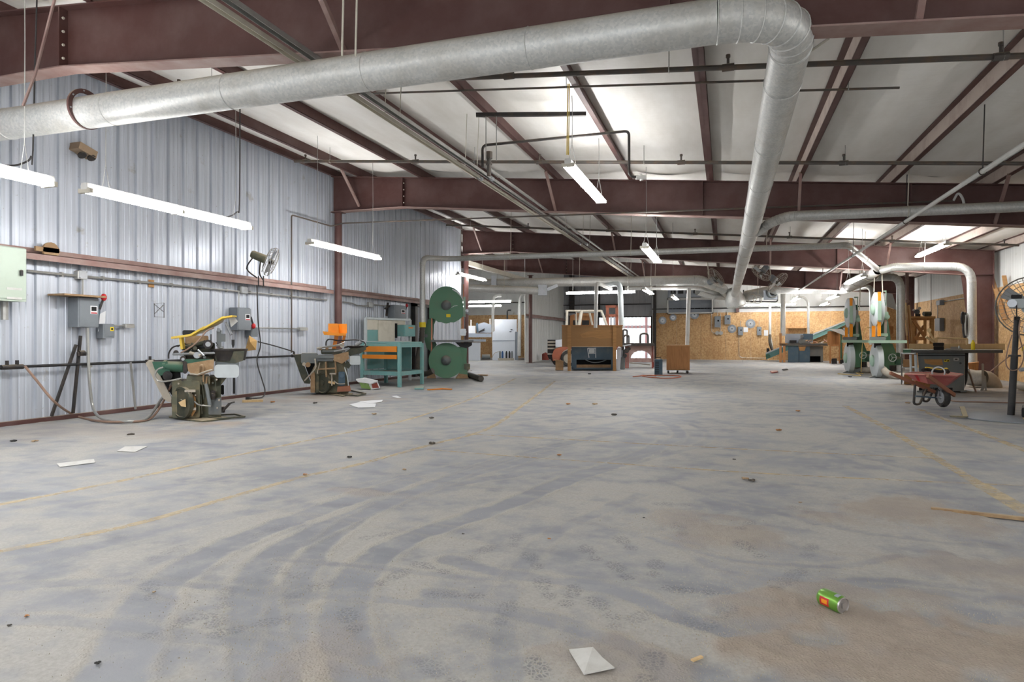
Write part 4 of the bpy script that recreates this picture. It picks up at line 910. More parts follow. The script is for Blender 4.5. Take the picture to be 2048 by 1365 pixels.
# conduit in the second bay
z2_ = AX(720, 611, -8.42).z; b = MB(); b.tube([AX(686, 604, -8.42), AX(705, 607, -8.42), AX(713, 611, -8.42), AX(739, 613, -8.42)], .016, 8); b.tube([AX(747, 610, -8.42), AX(786, 613, -8.42)], .016, 8); tag(b.build('wall_conduit', 'conduit'), 'bent conduit on the wall right of the pipe column', 'conduit')
b = MB(); b.bar(AX(776, 606, -8.38), AX(773, 632, -8.36), .05, .04); b.bar(AX(770, 618, -8.38), AX(779, 612, -8.36), .04, .04); tag(b.build('wall_bracket', 'dark_steel'), 'dark bent bracket on the wall left of the third switch box', 'bracket')
# ================================================================ two old pedestal carving machines on the left
def carver1():
    t = thing('carving_machine', 'large dusty olive carving machine with a raised yellow guard lever', 'machine', F(395, 838))
    B = lambda: VB(zm)
    B().pp([(338, 836), (402, 845), (462, 838), (400, 831)], 0, 0) if False else None
    P = [F(338, 836), F(404, 845.5), F(462, 838), F(425, 832), F(350, 831)]
    MB().prism(P, (0, 0, .018)).build('base_plate', 'olive', t, smooth=0)
    b = B(); b.rb(344, 400, 762, 836, -.12, .32, 5); b.pp([(378, 756), (442, 756), (442, 836), (378, 838)], .0, .42); b.build('pedestal', 'olive', t)
    b = B(); b.rb(373, 420, 752, 770, -.1, .4, 4); b.pp([(420, 752), (455, 754), (441, 772), (425, 774)], 0, .3); b.build('column_neck', 'olive', t)
    c = AD(363, 806, zm - .16); rd_ = Vector(ray(363, HZ)).normalized(); axd = (Vector((-rd_.y, rd_.x, 0)) * .84 - rd_ * .54).normalized()
    o = MB().lathe([(.21, -.04), (.21, .012), (.185, .018), (.18, .006), (.05, .006), (.045, .02), (0, .022)], c, axd, 28).build('round_cover', 'olive_dark', t)
    b = B(); b.rb(417, 443, 797, 830, -.06, .3, 2); b.build('side_box', 'saw_grey', t)
    # belt guard
    b = B(); b.pp([(291, 727), (297, 722), (306, 722), (312, 735), (345, 800), (344, 805), (335, 804), (326, 797)], -.02, .26); b.build('belt_guard', 'hose_grey', t)
    b = B(); b.pp([(305, 726), (360, 726), (362, 760), (346, 796)], .03, .22); b.build('guard_inside', 'dark', t)
    b = B(); b.pp([(304, 724), (335, 724), (341, 748), (320, 752), (309, 738)], -.05, .05); b.build('green_plate', 'machine_green_dk', t)
    # motor in the guard
    b = B(); b.disc(335, 752, 9, -.1, .12, 16); b.disc(335, 752, 4, -.15, -.1, 12); b.build('motor', 'black_iron', t)
    # arm
    b = B(); b.cyl(b.q(333, 733, .02), b.q(372, 735, -.02), b.px(11), n=18); b.cyl(b.q(330, 733, .02), b.q(336, 733, .02), b.px(12.5), n=18); b.build('arm_housing', 'machine_green_dk', t)
    b = B(); b.rb(368, 428, 719, 728, -.12, .3, 3); b.build('arm_top', 'machine_green_dk', t)
    b = B(); b.rb(366, 374, 723, 748, -.14, .25, 3); b.build('arm_collar', 'dark_steel', t)
    b = B(); b.pp([(374, 728), (428, 719), (427, 742), (398, 752), (386, 751), (376, 742)], -.14, .2); b.build('dust_hood', 'dusty_tan', t)
    b = B(); b.tb([(399, 745, -.15), (400, 734, -.17), (404, 731, -.18), (407, 735, -.17), (407, 746, -.16)], 2.2, 7, 4); b.build('hood_handle', 'dusty_tan', t)
    b = B(); b.tb([(380, 748, -.16), (395, 750, -.17), (413, 743, -.17), (425, 740, -.16)], 1.8, 6); b.build('hood_lever', 'hose_grey', t)
    # table and pan
    b = B(); cc = b.q(459, 698, .12); b.lathe([(.20, -.16), (.225, -.03), (.235, -.02), (.235, 0), (.0, .002)], cc, (0, 0, 1), 26); b.build('round_table', 'dark_steel', t)
    b = B(); b.pp([(430, 703), (489, 703), (486, 722), (470, 727), (431, 724)], -.06, .3); b.build('table_apron', 'olive_dark', t)
    b = B(); b.rb(428.5, 478, 730, 756, -.12, .3, 7, 4); b.build('chip_pan', 'pale_grey', t)
    b = B(); b.pb(430, 478, 724, 732, -.05, .25); b.build('pan_shelf', 'saw_grey', t)
    # head works
    for (u, v, r, d0, d1, m) in ((416, 689, 9, -.1, .1, 'dark_steel'), (416, 689, 5, -.14, -.1, 'light_steel'), (394, 711, 6.5, -.16, -.05, 'light_steel'), (366, 718, 5.5, -.12, .05, 'dark_steel'), (366, 719, 3, -.15, -.12, 'light_steel'), (352, 706, 5, -.05, .05, 'dark_steel'), (390, 697, 4, -.1, .1, 'olive_dark')):
        b = B(); b.disc(u, v, r, d0, d1, 16); b.build('roller', m, t)
    for a, c, r, m in (((346, 709, -.05), (440, 706, -.05), 2.6, 'light_steel'), ((365, 697, .05), (410, 685, .0), 4.5, 'olive_dark'), ((380, 706, -.1), (402, 712, -.14), 3.2, 'hose_grey'), ((372, 715, .0), (432, 708, .0), 3.4, 'dark_steel'), ((384, 690, .1), (410, 692, .1), 6, 'saw_grey'), ((396, 700, -.12), (408, 712, -.14), 2.0, 'light_steel')):
        b = B(); b.rod(a, c, r); b.build('spindle', m, t)
    b = B(); b.rb(370, 417, 672, 688, .05, .22, 3); b.build('motor_box', 'dusty_tan', t)
    b = B(); b.rb(365, 392, 661, 671, .12, .28, 3); b.build('upper_motor', 'black_iron', t)
    b = B(); b.rb(368, 430, 686, 718, .1, .3, 3); b.build('head_casting', 'olive_dark', t)
    b = B(); b.rb(433, 443, 661, 694, .0, .1, 1.5); b.rb(442, 451, 668, 684, .0, .09, 1.2); b.build('cutter_slide', 'saw_grey', t)
    b = B(); b.rb(434, 441, 657, 664, -.02, .08, 2); b.rod((436, 694, .03), (446, 696, .03), 3); b.build('cutter_head', 'light_steel', t)
    b = B(); b.rod((422, 669, 0), (422, 686, 0), 1.0); b.build('black_pin', 'black_iron', t)
    b = B(); b.pp([(463, 680), (469, 680), (469, 690), (467, 696), (465, 696), (463, 689)], .05, .1); b.build('stop_block', 'black_iron', t)
    b = B(); b.rod((451, 645, -.02), (463, 670, -.02), 2.6, 10); b.build('silver_post', 'light_steel', t)
    b = B(); b.pp([(458, 637), (468, 633), (476, 643), (462, 655)], -.06, -.05); b.build('clear_guard', 'paper_dirty', t)
    rr = random.Random(5)
    for k in range(16):
        u, v = rr.uniform(352, 440), rr.uniform(688, 718); d = rr.uniform(-.1, .05); m = rr.choice(['dark_steel', 'olive_dark', 'light_steel', 'saw_grey', 'black_iron'])
        b = B()
        if k % 2: b.disc(u, v, rr.uniform(1.5, 3.2), d, d + .06, 10); b.build('bolt_head', m, t)
        else: b.rod((u, v, d), (u + rr.uniform(-12, 12), v + rr.uniform(-8, 8), d), rr.uniform(.7, 1.5), 6); b.build('link_rod', m, t)
    for k in range(14):
        u, v = rr.uniform(350, 440), rr.uniform(758, 826); d = -.14; b = B(); b.disc(u, v, rr.uniform(1.0, 2.0), d - .02, d + .14, 8); b.build('bolt_head', rr.choice(['olive_dark', 'hose_grey', 'dark_steel']), t)
    for a_, c_ in (((404, 760), (408, 800)), ((396, 772), (398, 826)), ((402, 790), (404, 828)), ((430, 758), (432, 782))): b = B(); b.rod((*a_, -.1), (*c_, -.1), 1.2, 8); b.build('link_rod', 'olive_dark', t)
    # yellow lever guard
    b = B(); b.br((346, 676, -.08), (386, 670.5, -.08), 4.2, .1); b.br((384, 671, -.08), (412, 655, -.08), 3.6, .12); b.br((408, 659, -.08), (449, 635.5, -.08), 3.4, .12); b.br((447, 636, -.08), (469, 633, -.08), 3.4, .14); b.build('yellow_guard', 'yellow', t)
    b = B(); b.pp([(372, 672), (407, 667), (446, 645), (450, 637), (410, 658), (386, 671)], -.06, -.05); b.build('guard_plate', 'hose_grey', t)
    b = B(); b.br((363, 676, -.06), (366, 699, -.06), 4.6, .07); b.build('guard_post', 'yellow', t)
    # hoses on the machine
    b = B(); b.tb([(362, 706, -.16), (378, 697, -.18), (395, 684, -.18), (412, 664, -.14), (428, 656, -.1)], 1.5, 7, 5); b.build('air_hose', 'cable_tan', t)
    b = B(); b.tb([(337, 718, -.02), (338, 706, -.02), (346, 695, -.04), (362, 691, -.06)], 1.6, 7, 5); b.build('air_hose', 'cable', t)
    b = B(); b.tb([(326, 735, -.14), (315, 740, -.18), (310, 752, -.2), (318, 763, -.2), (340, 762, -.2), (364, 757, -.16)], 1.7, 7, 5); b.build('air_hose', 'conduit', t)
    # front levers and damper
    b = B(); b.pb(369, 391, 781, 785, -.24, -.1); b.pb(372, 376, 785, 818, -.2, -.14); b.pb(380, 384, 785, 820, -.2, -.14); b.pb(372, 392, 816, 821, -.22, -.1); b.build('lever_frame', 'hose_grey', t)
    b = B(); b.pp([(385, 790), (391, 796), (392, 822), (384, 834), (381, 826), (386, 812)], -.19, -.15); b.build('rusty_rod', 'wood', t)
    b = B(); b.pp([(357, 806), (371, 799), (372, 815), (362, 813)], -.25, -.2); b.build('orange_knob', 'wood_pale', t)
    b = B(); b.rod((412, 768, -.12), (420, 812, -.14), 3.6, 12); b.build('damper', 'saw_grey', t)
    b = B(); b.rod((414, 754, -.12), (412, 772, -.12), 1.5); b.rod((407, 750, -.13), (407, 764, -.13), 1.8); b.build('damper_rod', 'dusty_tan', t)
    b = B(); b.tb([(388, 803, -.2), (397, 810, -.24), (412, 812, -.24), (421, 813, -.2)], 1.3, 6, 4); b.build('front_cable', 'conduit', t)
    b = B(); b.rb(421, 431, 782, 800, -.1, .05, 2); b.disc(427, 791, 3, -.16, -.1, 12); b.build('valve_block', 'dark_steel', t)
    b = B(); b.rb(442, 448, 771, 790, .1, .2, 2); b.build('knob', 'black_iron', t)
    # foot pedal
    q = [F(398, 832, .02), F(470, 829, .02), F(489, 834, .02), F(437, 838, .02)]; b = MB()
    for k in range(4): b.bar(q[k], q[(k + 1) % 4], .025, .02)
    b.build('pedal_frame', 'olive_dark', t)
    b = B(); b.br((444, 824, -.02), (459, 808, -.02), 3.2, .05); b.br((458, 808, -.02), (467, 805, -.02), 2.4, .08); b.rb(433, 450, 815, 826, .0, .14, 2); b.build('pedal_arm', 'dark_steel', t)
    return t
carver1()
def carver2():
    z = 12.62; t = thing('carving_machine', 'smaller dust caked carving machine with an orange tray on a post', 'machine', F(675, 789)); B = lambda: VB(z)
    MB().prism([F(630, 786), F(686, 794), F(706, 789), F(660, 781)], (0, 0, .018)).build('base_plate', 'olive', t, smooth=0)
    b = B(); b.pp([(588.6, 716), (591, 710), (602, 709), (606, 725), (621, 764), (620, 768), (609, 767.5), (603, 757)], -.02, .28); b.build('belt_guard', 'olive_dark', t)
    b = B(); b.pp([(603, 713), (640, 716), (632, 745), (621, 760)], .05, .22); b.build('guard_inside', 'dark', t)
    b = B(); b.rb(602, 636, 707, 727, -.06, .28, 3); b.build('arm_housing', 'saw_grey', t)
    b = B(); b.rb(633, 668, 711, 717, -.16, .2, 2); b.pb(634, 666, 717, 723, -.1, .2); b.build('front_beam', 'saw_grey', t)
    b = B(); b.pp([(665, 711), (697, 704), (698, 718), (684, 728), (668, 722)], -.14, .2); b.build('dust_hood', 'dusty_tan', t)
    b = B(); b.pp([(634, 722), (690, 722), (695, 745), (697, 786), (622, 786), (622, 745)], .02, .45); b.build('pedestal', 'olive', t)
    c = AD(645, 767, z - .02); MB().lathe([(.2, -.04), (.2, .012), (.18, .018), (.17, .006), (.05, .006), (.045, .02), (0, .022)], c, (-.5 * RT - .85 * FW), 26).build('round_cover', 'olive_dark', t)
    b = B(); b.rb(621, 630, 745, 786, -.04, .1, 2); b.build('rusty_edge', 'dusty_tan', t)
    b = B(); b.pp([(690, 705), (700, 698), (728, 693), (732, 688), (732, 700), (722, 707), (700, 712)], -.04, .25); b.build('table_apron', 'olive_dark', t)
    cc = AD(715, 692, z + .1); MB().lathe([(.1, -.06), (.2, -.02), (.215, 0), (0, .003)], cc, (0, 0, 1), 24).build('round_table', 'dark_steel', t)
    b = MB(); b.ring(AD(722, 688, z + .06), .09, .014, (.3, -.6, .75), 18, 6); b.cyl(AD(712, 690, z), AD(722, 684, z), .04, n=10); b.build('chuck', 'light_steel', t)
    b = B(); b.rb(699, 721, 712, 730, -.06, .25, 4, 4); b.build('chip_pan', 'pale_grey', t)
    b = B(); b.pp([(693, 722), (703, 730), (697, 738), (690, 734)], -.05, .2); b.build('chute', 'olive_dark', t)
    b = B(); b.rb(642, 684, 699, 709, -.05, .22, 3); b.build('head_casting', 'olive_dark', t)
    for (u, v, r, d0, d1, m) in ((684, 692, 4, -.1, .1, 'hose_grey'), (692, 697, 4, -.08, .1, 'dark_steel'), (654, 697, 3, -.1, .1, 'dusty_tan'), (640, 698, 3.5, -.1, .1, 'dusty_tan'), (616, 730, 5, -.1, .1, 'dusty_tan'), (608, 729, 3.5, -.12, .1, 'hose_grey')):
        b = B(); b.disc(u, v, r, d0, d1, 14); b.build('roller', m, t)
    for a, c, r, m in (((634, 697, -.1), (686, 690, -.1), 1.6, 'hose_grey'), ((645, 703, -.06), (690, 703, -.06), 2.2, 'saw_grey'), ((668, 703, -.1), (696, 698, -.1), 1.5, 'light_steel')):
        b = B(); b.rod(a, c, r); b.build('spindle', m, t)
    for a, c, w_, m in (((652, 724, -.08), (653, 755, -.1), 2.4, 'dusty_tan'), ((671, 722, -.1), (672, 750, -.1), 2.2, 'dusty_tan'), ((660, 748, -.14), (672, 748, -.14), 2.4, 'hose_grey'), ((637, 739, -.1), (672, 737, -.12), 2.6, 'dusty_tan'), ((640, 726, -.1), (635, 748, -.1), 1.5, 'hose_grey'), ((657, 764, -.12), (670, 767, -.1), 4.5, 'wood_pale'), ((664, 748, -.1), (664, 772, -.12), 2.2, 'hose_grey'), ((630, 718, -.12), (632, 735, -.12), 2, 'conduit')):
        b = B(); b.br(a, c, w_, .05); b.build('lever', m, t)
    b = B(); b.rb(677, 690, 744, 772, -.12, .1, 3); b.disc(684, 752, 4, -.18, -.12, 14); b.build('side_motor', 'blue_grey', t)
    b = B(); b.pp([(675, 774), (700, 772), (702, 783), (674, 784)], -.12, .1); b.build('rusty_pan', 'handle_wood', t)
    # orange tray on its post
    b = B(); b.pb(656.5, 675, 647.5, 671, -.02, .0); b.pb(675, 677, 648, 673, -.12, .1); b.pb(677, 694, 648, 667, .06, .08); b.pb(677, 692, 667, 672, -.12, .08); tr = b.build('orange_tray', 'orange', t)
    b = B(); b.pp([(645, 663), (674, 666), (675, 672), (648, 670)], -.14, .0); b.build('tray_shelf', 'orange', t)
    b = B(); b.pp([(669, 672), (677, 672), (672, 698), (664, 698)], -.02, .05); b.pp([(686, 672), (692, 672), (687, 690), (682, 690)], .0, .06); b.build('tray_post', 'orange_dusty', t)
    b = B(); b.pp([(664, 698), (671, 698), (668, 709), (662, 709)], -.02, .05); b.build('post_foot', 'black_iron', t)
    for pts, r, m in (([(652, 692, -.05), (653, 683, -.05), (660, 679, -.06), (680, 682, -.06), (710, 680, -.02), (727, 684, .02), (731, 690, .02)], 1.3, 'cable'), ([(635, 700, -.1), (650, 694, -.12), (676, 690, -.12), (690, 684, -.08)], 1.1, 'conduit'), ([(609, 762, -.1), (622, 748, -.16), (631, 735, -.16), (630, 718, -.14)], 1.3, 'hose_grey'), ([(668, 762, -.14), (676, 768, -.16), (690, 768, -.16)], 1, 'hose_grey'), ([(689, 735, -.06), (694, 752, -.08), (697, 772, -.06)], 1, 'pale_grey')):
        b = B(); b.tb(pts, r, 6, 5); b.build('air_hose', m, t)
    q = [F(678, 789, .02), F(700, 781, .02), F(731, 788, .02), F(712, 792, .02)]; b = MB()
    for k in range(4): b.bar(q[k], q[(k + 1) % 4], .03, .025)
    b.build('pedal_frame', 'olive_dark', t)
carver2()
# ================================================================ teal work cart and tool board
def legbox(b, p, z0, z1, s_=.05): b.mm(p[0] - s_ / 2, p[0] + s_ / 2, p[1] - s_ / 2, p[1] + s_ / 2, z0, z1)
A_, B_, C_ = Vector((-7.93, 13.25, 0)), Vector((-6.9, 13.1, 0)), Vector((-6.86, 14.15, 0)); D_ = Vector((-7.9, 14.3, 0)); ht = AD(797, 687, dep(B_)).z
t = thing('work_cart', 'teal steel work cart with two orange wooden rails', 'cart', (A_ + C_) / 2)
for p in (A_, B_, C_, D_): b = MB(); legbox(b, p, 0, ht, .07); b.build('leg', 'teal', t)
b = MB(); b.prism([p + UP * (ht - .0) for p in (A_, B_, C_, D_)], (0, 0, .03)); b.build('table_top', 'teal', t, smooth=0)
for p, q in ((A_, B_), (B_, C_), (C_, D_), (D_, A_)): b = MB(); b.bar(p + UP * (ht - .05), q + UP * (ht - .05), .03, .09); b.bar(p + UP * .3, q + UP * .3, .03, .09); b.build('rail', 'teal', t)
b = MB(); b.prism([p + UP * .3 for p in (A_, B_, C_, D_)], (0, 0, .015)); b.build('shelf', 'saw_grey', t, smooth=0)
for v0, v1 in ((693, 704), (710, 718)):
    zt, zb = AD(775, v0, 14.8).z, AD(775, v1, 14.8).z; n = (B_ - A_).normalized(); o_ = Vector((n.y, -n.x, 0)) * .045; b = MB(); b.bar(A_ + n * .04 + o_ + UP * (zt + zb) / 2, B_ - n * .04 + o_ + UP * (zt + zb) / 2, .025, zt - zb); b.build('wooden_rail', 'orange_dusty', t)
MB().mm(-7.86, -7.2, 14.26, 14.29, .35, ht - .1).build('back_panel', 'teal', t)
t = thing('tool_board', 'tall board of pegboard and teal steel behind the work cart', 'board', (-8.1, 14.3, 0)); a, c = AD(731, 640, 15.7), AD(820, 640, 17.0); a.z = c.z = 0; dn = (c - a).normalized(); L = (c - a).length; hb = AD(731, 637, 15.7).z; nn = Vector((dn.y, -dn.x, 0))
for p in (a, c): b = MB(); legbox(b, p, 0, hb, .06); b.build('post', 'pale_grey', t)
b = MB(); b.bar(a + UP * hb, c + UP * hb, .05, .05); b.bar(a + UP * 1.0, c + UP * 1.0, .05, .05); b.build('cross_rail', 'pale_grey', t)
def onb(s0, s1, z0, z1, d0, d1): return MB().prism([a + dn * s0 * L + nn * d0 + UP * z0, a + dn * s1 * L + nn * d0 + UP * z0, a + dn * s1 * L + nn * d0 + UP * z1, a + dn * s0 * L + nn * d0 + UP * z1], nn * (d1 - d0))
onb(.02, .27, hb - .27, hb - .02, -.02, 0).build('pegboard', 'cream_steel', t); onb(.02, .27, .98, hb - .28, -.02, 0).build('teal_panel', 'teal', t); onb(.25, .9, hb - .22, hb - .02, -.03, -.02).build('pegboard', 'cream_steel', t)
onb(.26, .62, 1.02, hb - .04, .0, .03).build('tan_sheet', 'cream_steel', t); onb(.62, .7, 1.1, hb - .1, -.02, 0).build('dark_gap', 'dark', t)
bx = onb(.70, .97, 1.14, hb - .14, -.02, .22).build('cabinet_box', 'teal', t); onb(.71, .96, 1.16, hb - .16, .22, .235).build('cabinet_door', 'teal', bx); onb(.80, .91, 1.34, 1.38, .236, .238).build('door_plate', 'orange_dusty', bx)
onb(.04, .5, .35, .95, -.02, .0).build('lower_panel', 'teal', t)
# ================================================================ big green band saw
def bigsaw():
    z = 17.9; t = thing('band_saw', 'huge green band saw with two domed round wheel covers', 'saw', F(893, 757)); B = lambda: VB(z)
    pts = [(892.4 + 34 * math.cos(a), 610 + 37 * math.sin(a)) for a in [math.radians(x) for x in range(-180, 1, 9)]] + [(926.4, 633), (918, 640), (908, 645)] + [(892.4 + 18 * math.cos(a), 629 + 18 * math.sin(a)) for a in [math.radians(x) for x in range(60, 121, 15)]] + [(876, 644), (868, 638), (858.5, 636)]
    b = B(); b.pp(pts, -.1, .22); o = b.build('upper_wheel_cover', 'machine_green', t)
    b = B(); b.pp([(861, 608.5), (881, 608.5), (881, 634), (861, 634)], -.108, -.1); b.build('data_plate', 'machine_green', o)
    b = B(); b.pb(892.5, 901, 628.5, 635, -.108, -.1); b.build('warning_label', 'yellow_clean', o)
    b = B(); b.br((903, 615.5, -.104), (908, 612.5, -.104), .8, .006); b.br((908, 612.5, -.104), (915, 611.5, -.104), .8, .006); b.build('chalk_mark', 'paper', o)
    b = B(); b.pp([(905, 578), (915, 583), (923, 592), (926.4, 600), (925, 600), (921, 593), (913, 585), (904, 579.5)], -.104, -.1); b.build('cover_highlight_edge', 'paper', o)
    b = B(); b.lathe([(b.px(10), 0), (b.px(9.4), .05), (b.px(7), .1), (b.px(3.5), .135), (0, .145)], b.q(892.4, 611, -.1), -FW, 22); b.build('hub_dome', 'saw_grey', o)
    b = B(); b.disc(892.6, 721.5, 35.2, -.1, .22, 44); o = b.build('lower_wheel_cover', 'machine_green', t)
    b = B(); b.lathe([(b.px(10), 0), (b.px(9.4), .05), (b.px(7), .1), (b.px(3.5), .135), (0, .145)], b.q(892, 721, -.1), -FW, 22); b.build('hub_dome', 'saw_grey', o)
    b = B(); b.pp([(862, 634), (873, 638), (868, 650), (866, 676), (874, 690), (862, 704), (853, 696), (849, 680), (850, 655), (856, 640)], .06, .4); b.build('frame_column', 'machine_green', t)
    b = B(); b.tb([(863.5, 636, -.06), (863, 704, -.06)], 1.6, 8); b.build('copper_pipe', 'copper', t)
    b = B(); b.tb([(927, 569, -.04), (927, 598, -.04)], 1.3, 8); b.tb([(926, 632, -.04), (926, 662, -.04)], 1.4, 8); b.build('guide_post', 'copper', t)
    b = B(); b.pb(926.5, 931, 594, 634, -.06, .1); b.build('guide_rail', 'mint_green', t)
    b = B(); b.rb(921, 932, 658, 672, -.1, .06, 2); b.disc(930, 664, 3, -.14, -.1, 12); b.rod((931, 625, -.05), (938, 629, -.05), 2.2); b.disc(934, 622, 3.5, -.06, .04, 12); b.build('blade_guide', 'light_steel', t)
    b = B(); b.tb([(929.5, 634, .02), (929.5, 680, .02)], .5, 5); b.build('saw_blade', 'blade_steel', t)
    b = B(); b.pb(862, 947, 680.5, 684.5, -.38, .45); b.build('table', 'saw_table', t)
    b = B(); b.pp([(910, 685), (944, 685), (944, 691), (934, 697), (920, 694)], -.1, .15); b.build('trunnion', 'black_iron', t)
    b = B(); b.pp([(916, 694), (934, 696), (933, 722), (936, 757), (915, 757), (927, 722)], -.06, .36); b.build('base_column', 'machine_green', t)
    b = B(); b.rb(928, 940, 728, 740, -.12, .02, 2); b.build('brake_box', 'olive', t)
    b = B(); b.pp([(862, 743), (868, 744), (872, 757), (853, 757)], -.1, .3); b.build('foot', 'dusty_tan', t); b = B(); b.pp([(918, 748), (934, 750), (937, 757.5), (911, 757.5)], -.16, .3); b.build('foot', 'dusty_tan', t)
    b = B(); b.disc(852, 672, 3.5, -.02, .06, 14); b.build('adjust_wheel', 'saw_grey', t)
bigsaw()
# ================================================================ right hand machines
zb = 18.25
def bandsaw():
    t = thing('band_saw', 'nearer of the two green and orange band saws on the right', 'saw', F(1762, 756), 'green and orange band saws'); B = lambda: VB(zb)
    def el(u, v, ru, rv, a0=0, a1=360, n=20): return [(u + ru * math.cos(math.radians(a0 + (a1 - a0) * k / n)), v + rv * math.sin(math.radians(a0 + (a1 - a0) * k / n))) for k in range(n + 1)]
    # upper wheel housing: pale front cover seen edge-on, mint side, orange bands
    rd = Vector(ray(1752, HZ)).normalized(); lf = Vector((-rd.y, rd.x, 0)); axs = (lf * .972 - rd * .235).normalized(); R1 = 34 * zb / FOC
    def wheel(u, v, nm):
        c = AD(u, v, zb); b = MB(); b.lathe([(R1, -.1), (R1, .035), (R1 * .9, .055), (R1 * .35, .065)], c, axs, 36); o = b.build(nm, 'pale_grey', t); b = MB(); b.lathe([(R1 * .36, .06), (R1 * .33, .1), (R1 * .2, .135), (0, .145)], c, axs, 20); b.build('cover_dome', 'mint_green', o); return o
    wheel(1752.5, 619, 'upper_wheel_cover')
    b = B(); b.pb(1755.5, 1763, 602, 641, -.52, .42); b.build('wheel_housing', 'mint_green', t)
    b = B(); b.pb(1755.5, 1762, 584, 602, -.51, .4); b.build('orange_band', 'orange', t)
    b = B(); b.pb(1754.8, 1762, 641, 673, -.30, -.12); b.build('blade_guard', 'orange', t)
    b = B(); b.pb(1743.5, 1750, 652, 677, -.22, -.1); b.build('blade_guard', 'orange', t)
    b = B(); b.pb(1752, 1754.5, 652, 674, -.1, -.08); b.build('saw_blade', 'pale_grey', t)
    b = B(); b.pp([(1762, 600), (1770, 600), (1781, 676), (1781, 690), (1758, 690), (1758, 645)], .2, .5); b.build('frame_column', 'machine_green_dk', t)
    b = B(); b.pb(1763, 1769, 606, 641, -.02, .3); b.build('tension_frame', 'black_iron', t)
    b = B(); b.pb(1764, 1773, 581.5, 584, .0, .2); b.pb(1771, 1773, 583, 613, .0, .1); b.build('top_bracket', 'mint_green', t)
    b = B(); b.pb(1768.5, 1774, 612, 674, -.08, .04); b.build('guide_post', 'light_steel', t)
    b = B(); b.rb(1768, 1777, 624, 640, -.16, .04, 2); b.disc(1774.6, 634, 4.6, -.22, -.16, 16); b.disc(1774.6, 634, 2, -.26, -.22, 10); b.build('guide_block', 'mint_green', t)
    b = B(); b.pb(1762, 1776, 667, 673, -.1, .06); b.build('guide_arm', 'mint_green', t)
    b = B(); b.pb(1737, 1814, 681, 687, -.5, .45); b.build('table', 'mint_green', t)
    b = B(); b.rb(1739, 1772, 674, 681, -.3, .1, 3); b.build('fence_block', 'saw_grey', t)
    b = B(); b.pb(1748, 1762, 687, 696, -.2, .2); b.build('trunnion', 'black_iron', t)
    b = B(); b.pp([(1757, 688), (1768, 688), (1768, 744), (1757, 740)], -.12, .3); b.pp([(1768, 688), (1785, 688), (1793, 708), (1793, 742), (1768, 744)], -.02, .4); b.build('base_cabinet', 'machine_green', t)
    wheel(1751, 722, 'lower_wheel_cover')
    b = MB(); b.ring(AD(1785, 716, zb - .14), .105, .012, -FW, 22, 6)
    for k in range(3): a = k * 2.09; b.tube([AD(1785, 716, zb - .14), AD(1785, 716, zb - .14) + (RT * math.cos(a) + UP * math.sin(a)) * .105], .008, 5)
    b.cyl(AD(1785, 716, zb - .2), AD(1785, 716, zb + .05), .02, n=8); b.build('hand_wheel', 'pale_grey', t)
    b = B(); b.rod((1785, 722, .05), (1800, 722, .12), 9, 14); b.rb(1786, 1800, 706, 716, .05, .3, 2); b.build('motor', 'machine_green_dk', t)
    b = B(); b.pb(1779, 1793, 731, 743, -.06, .0); b.build('motor_vent', 'black_iron', t)
    b = B(); b.pp([(1738, 756), (1748, 752), (1760, 750), (1795, 742), (1796, 746), (1765, 758), (1740, 759)], -.16, .36); b.build('base_foot', 'saw_grey', t)
    return t
b1 = bandsaw()
dup(b1, b1.location + (F(1706, 746) - F(1762, 756)), 'farther of the two green and orange band saws on the right', 'green and orange band saws')
hose('dust_hose', 'thick pale ribbed hose lying at the foot of the nearer right band saw', [AD(1757, 733, 18.1), AD(1766, 739, 17.9), AD(1775, 747, 17.7), AD(1790, 752, 17.5), AD(1810, 753, 17.3), AD(1830, 752, 17.2)], .095, 'hose_grey', 'hose')
hose('dust_hose', 'thick pale ribbed hose curving from the farther right band saw', [AD(1709, 720, 21.5), AD(1711, 732, 21.3), AD(1720, 740, 21.0), AD(1733, 741, 20.6), AD(1744, 739, 20.4)], .095, 'hose_grey', 'hose')
b = MB(); b.tube(spline([AD(1722, 745, 20.5), AD(1724, 700, 20.5), AD(1727, 670, 20.5), AD(1733, 656, 20.5), AD(1745, 657, 20.5)], 5), .012, 6); tag(b.build('air_hose', 'cable_yellow'), 'yellowish air hose arching between the two right band saws', 'hose')
b = MB(); b.tube(spline([F(1676, 748, .012), F(1700, 750, .012), F(1722, 752, .012), F(1712, 746, .012), F(1726, 748, .012)], 5), .013, 6); tag(b.build('air_hose', 'cable_yellow'), 'yellowish hose end lying on the floor before the right band saws', 'hose')
for u0, v0, u1, v1, z in ((1749, 552, 1748, 584, 18.4), (1764, 552, 1766, 606, 18.2), (1721, 560, 1719, 620, 21.6)):
    b = MB(); b.tube([AD(u0, 470, z), AD(u0, v0, z), AD(u1, v1, z)], .014, 6); tag(b.build('drop_cable', 'cream_steel'), {1749: 'white cord dropping to the top of the nearer right band saw', 1764: 'white cord dropping to the guide post of the nearer right band saw', 1721: 'white cord dropping to the farther right band saw'}[u0], 'cord')
b = VB(21.2); b.pb(1689, 1700, 678, 681.5, -.1, .1); tag(b.build('red_tray', 'red_bright'), 'small red tray on the table of the farther right band saw', 'tray')
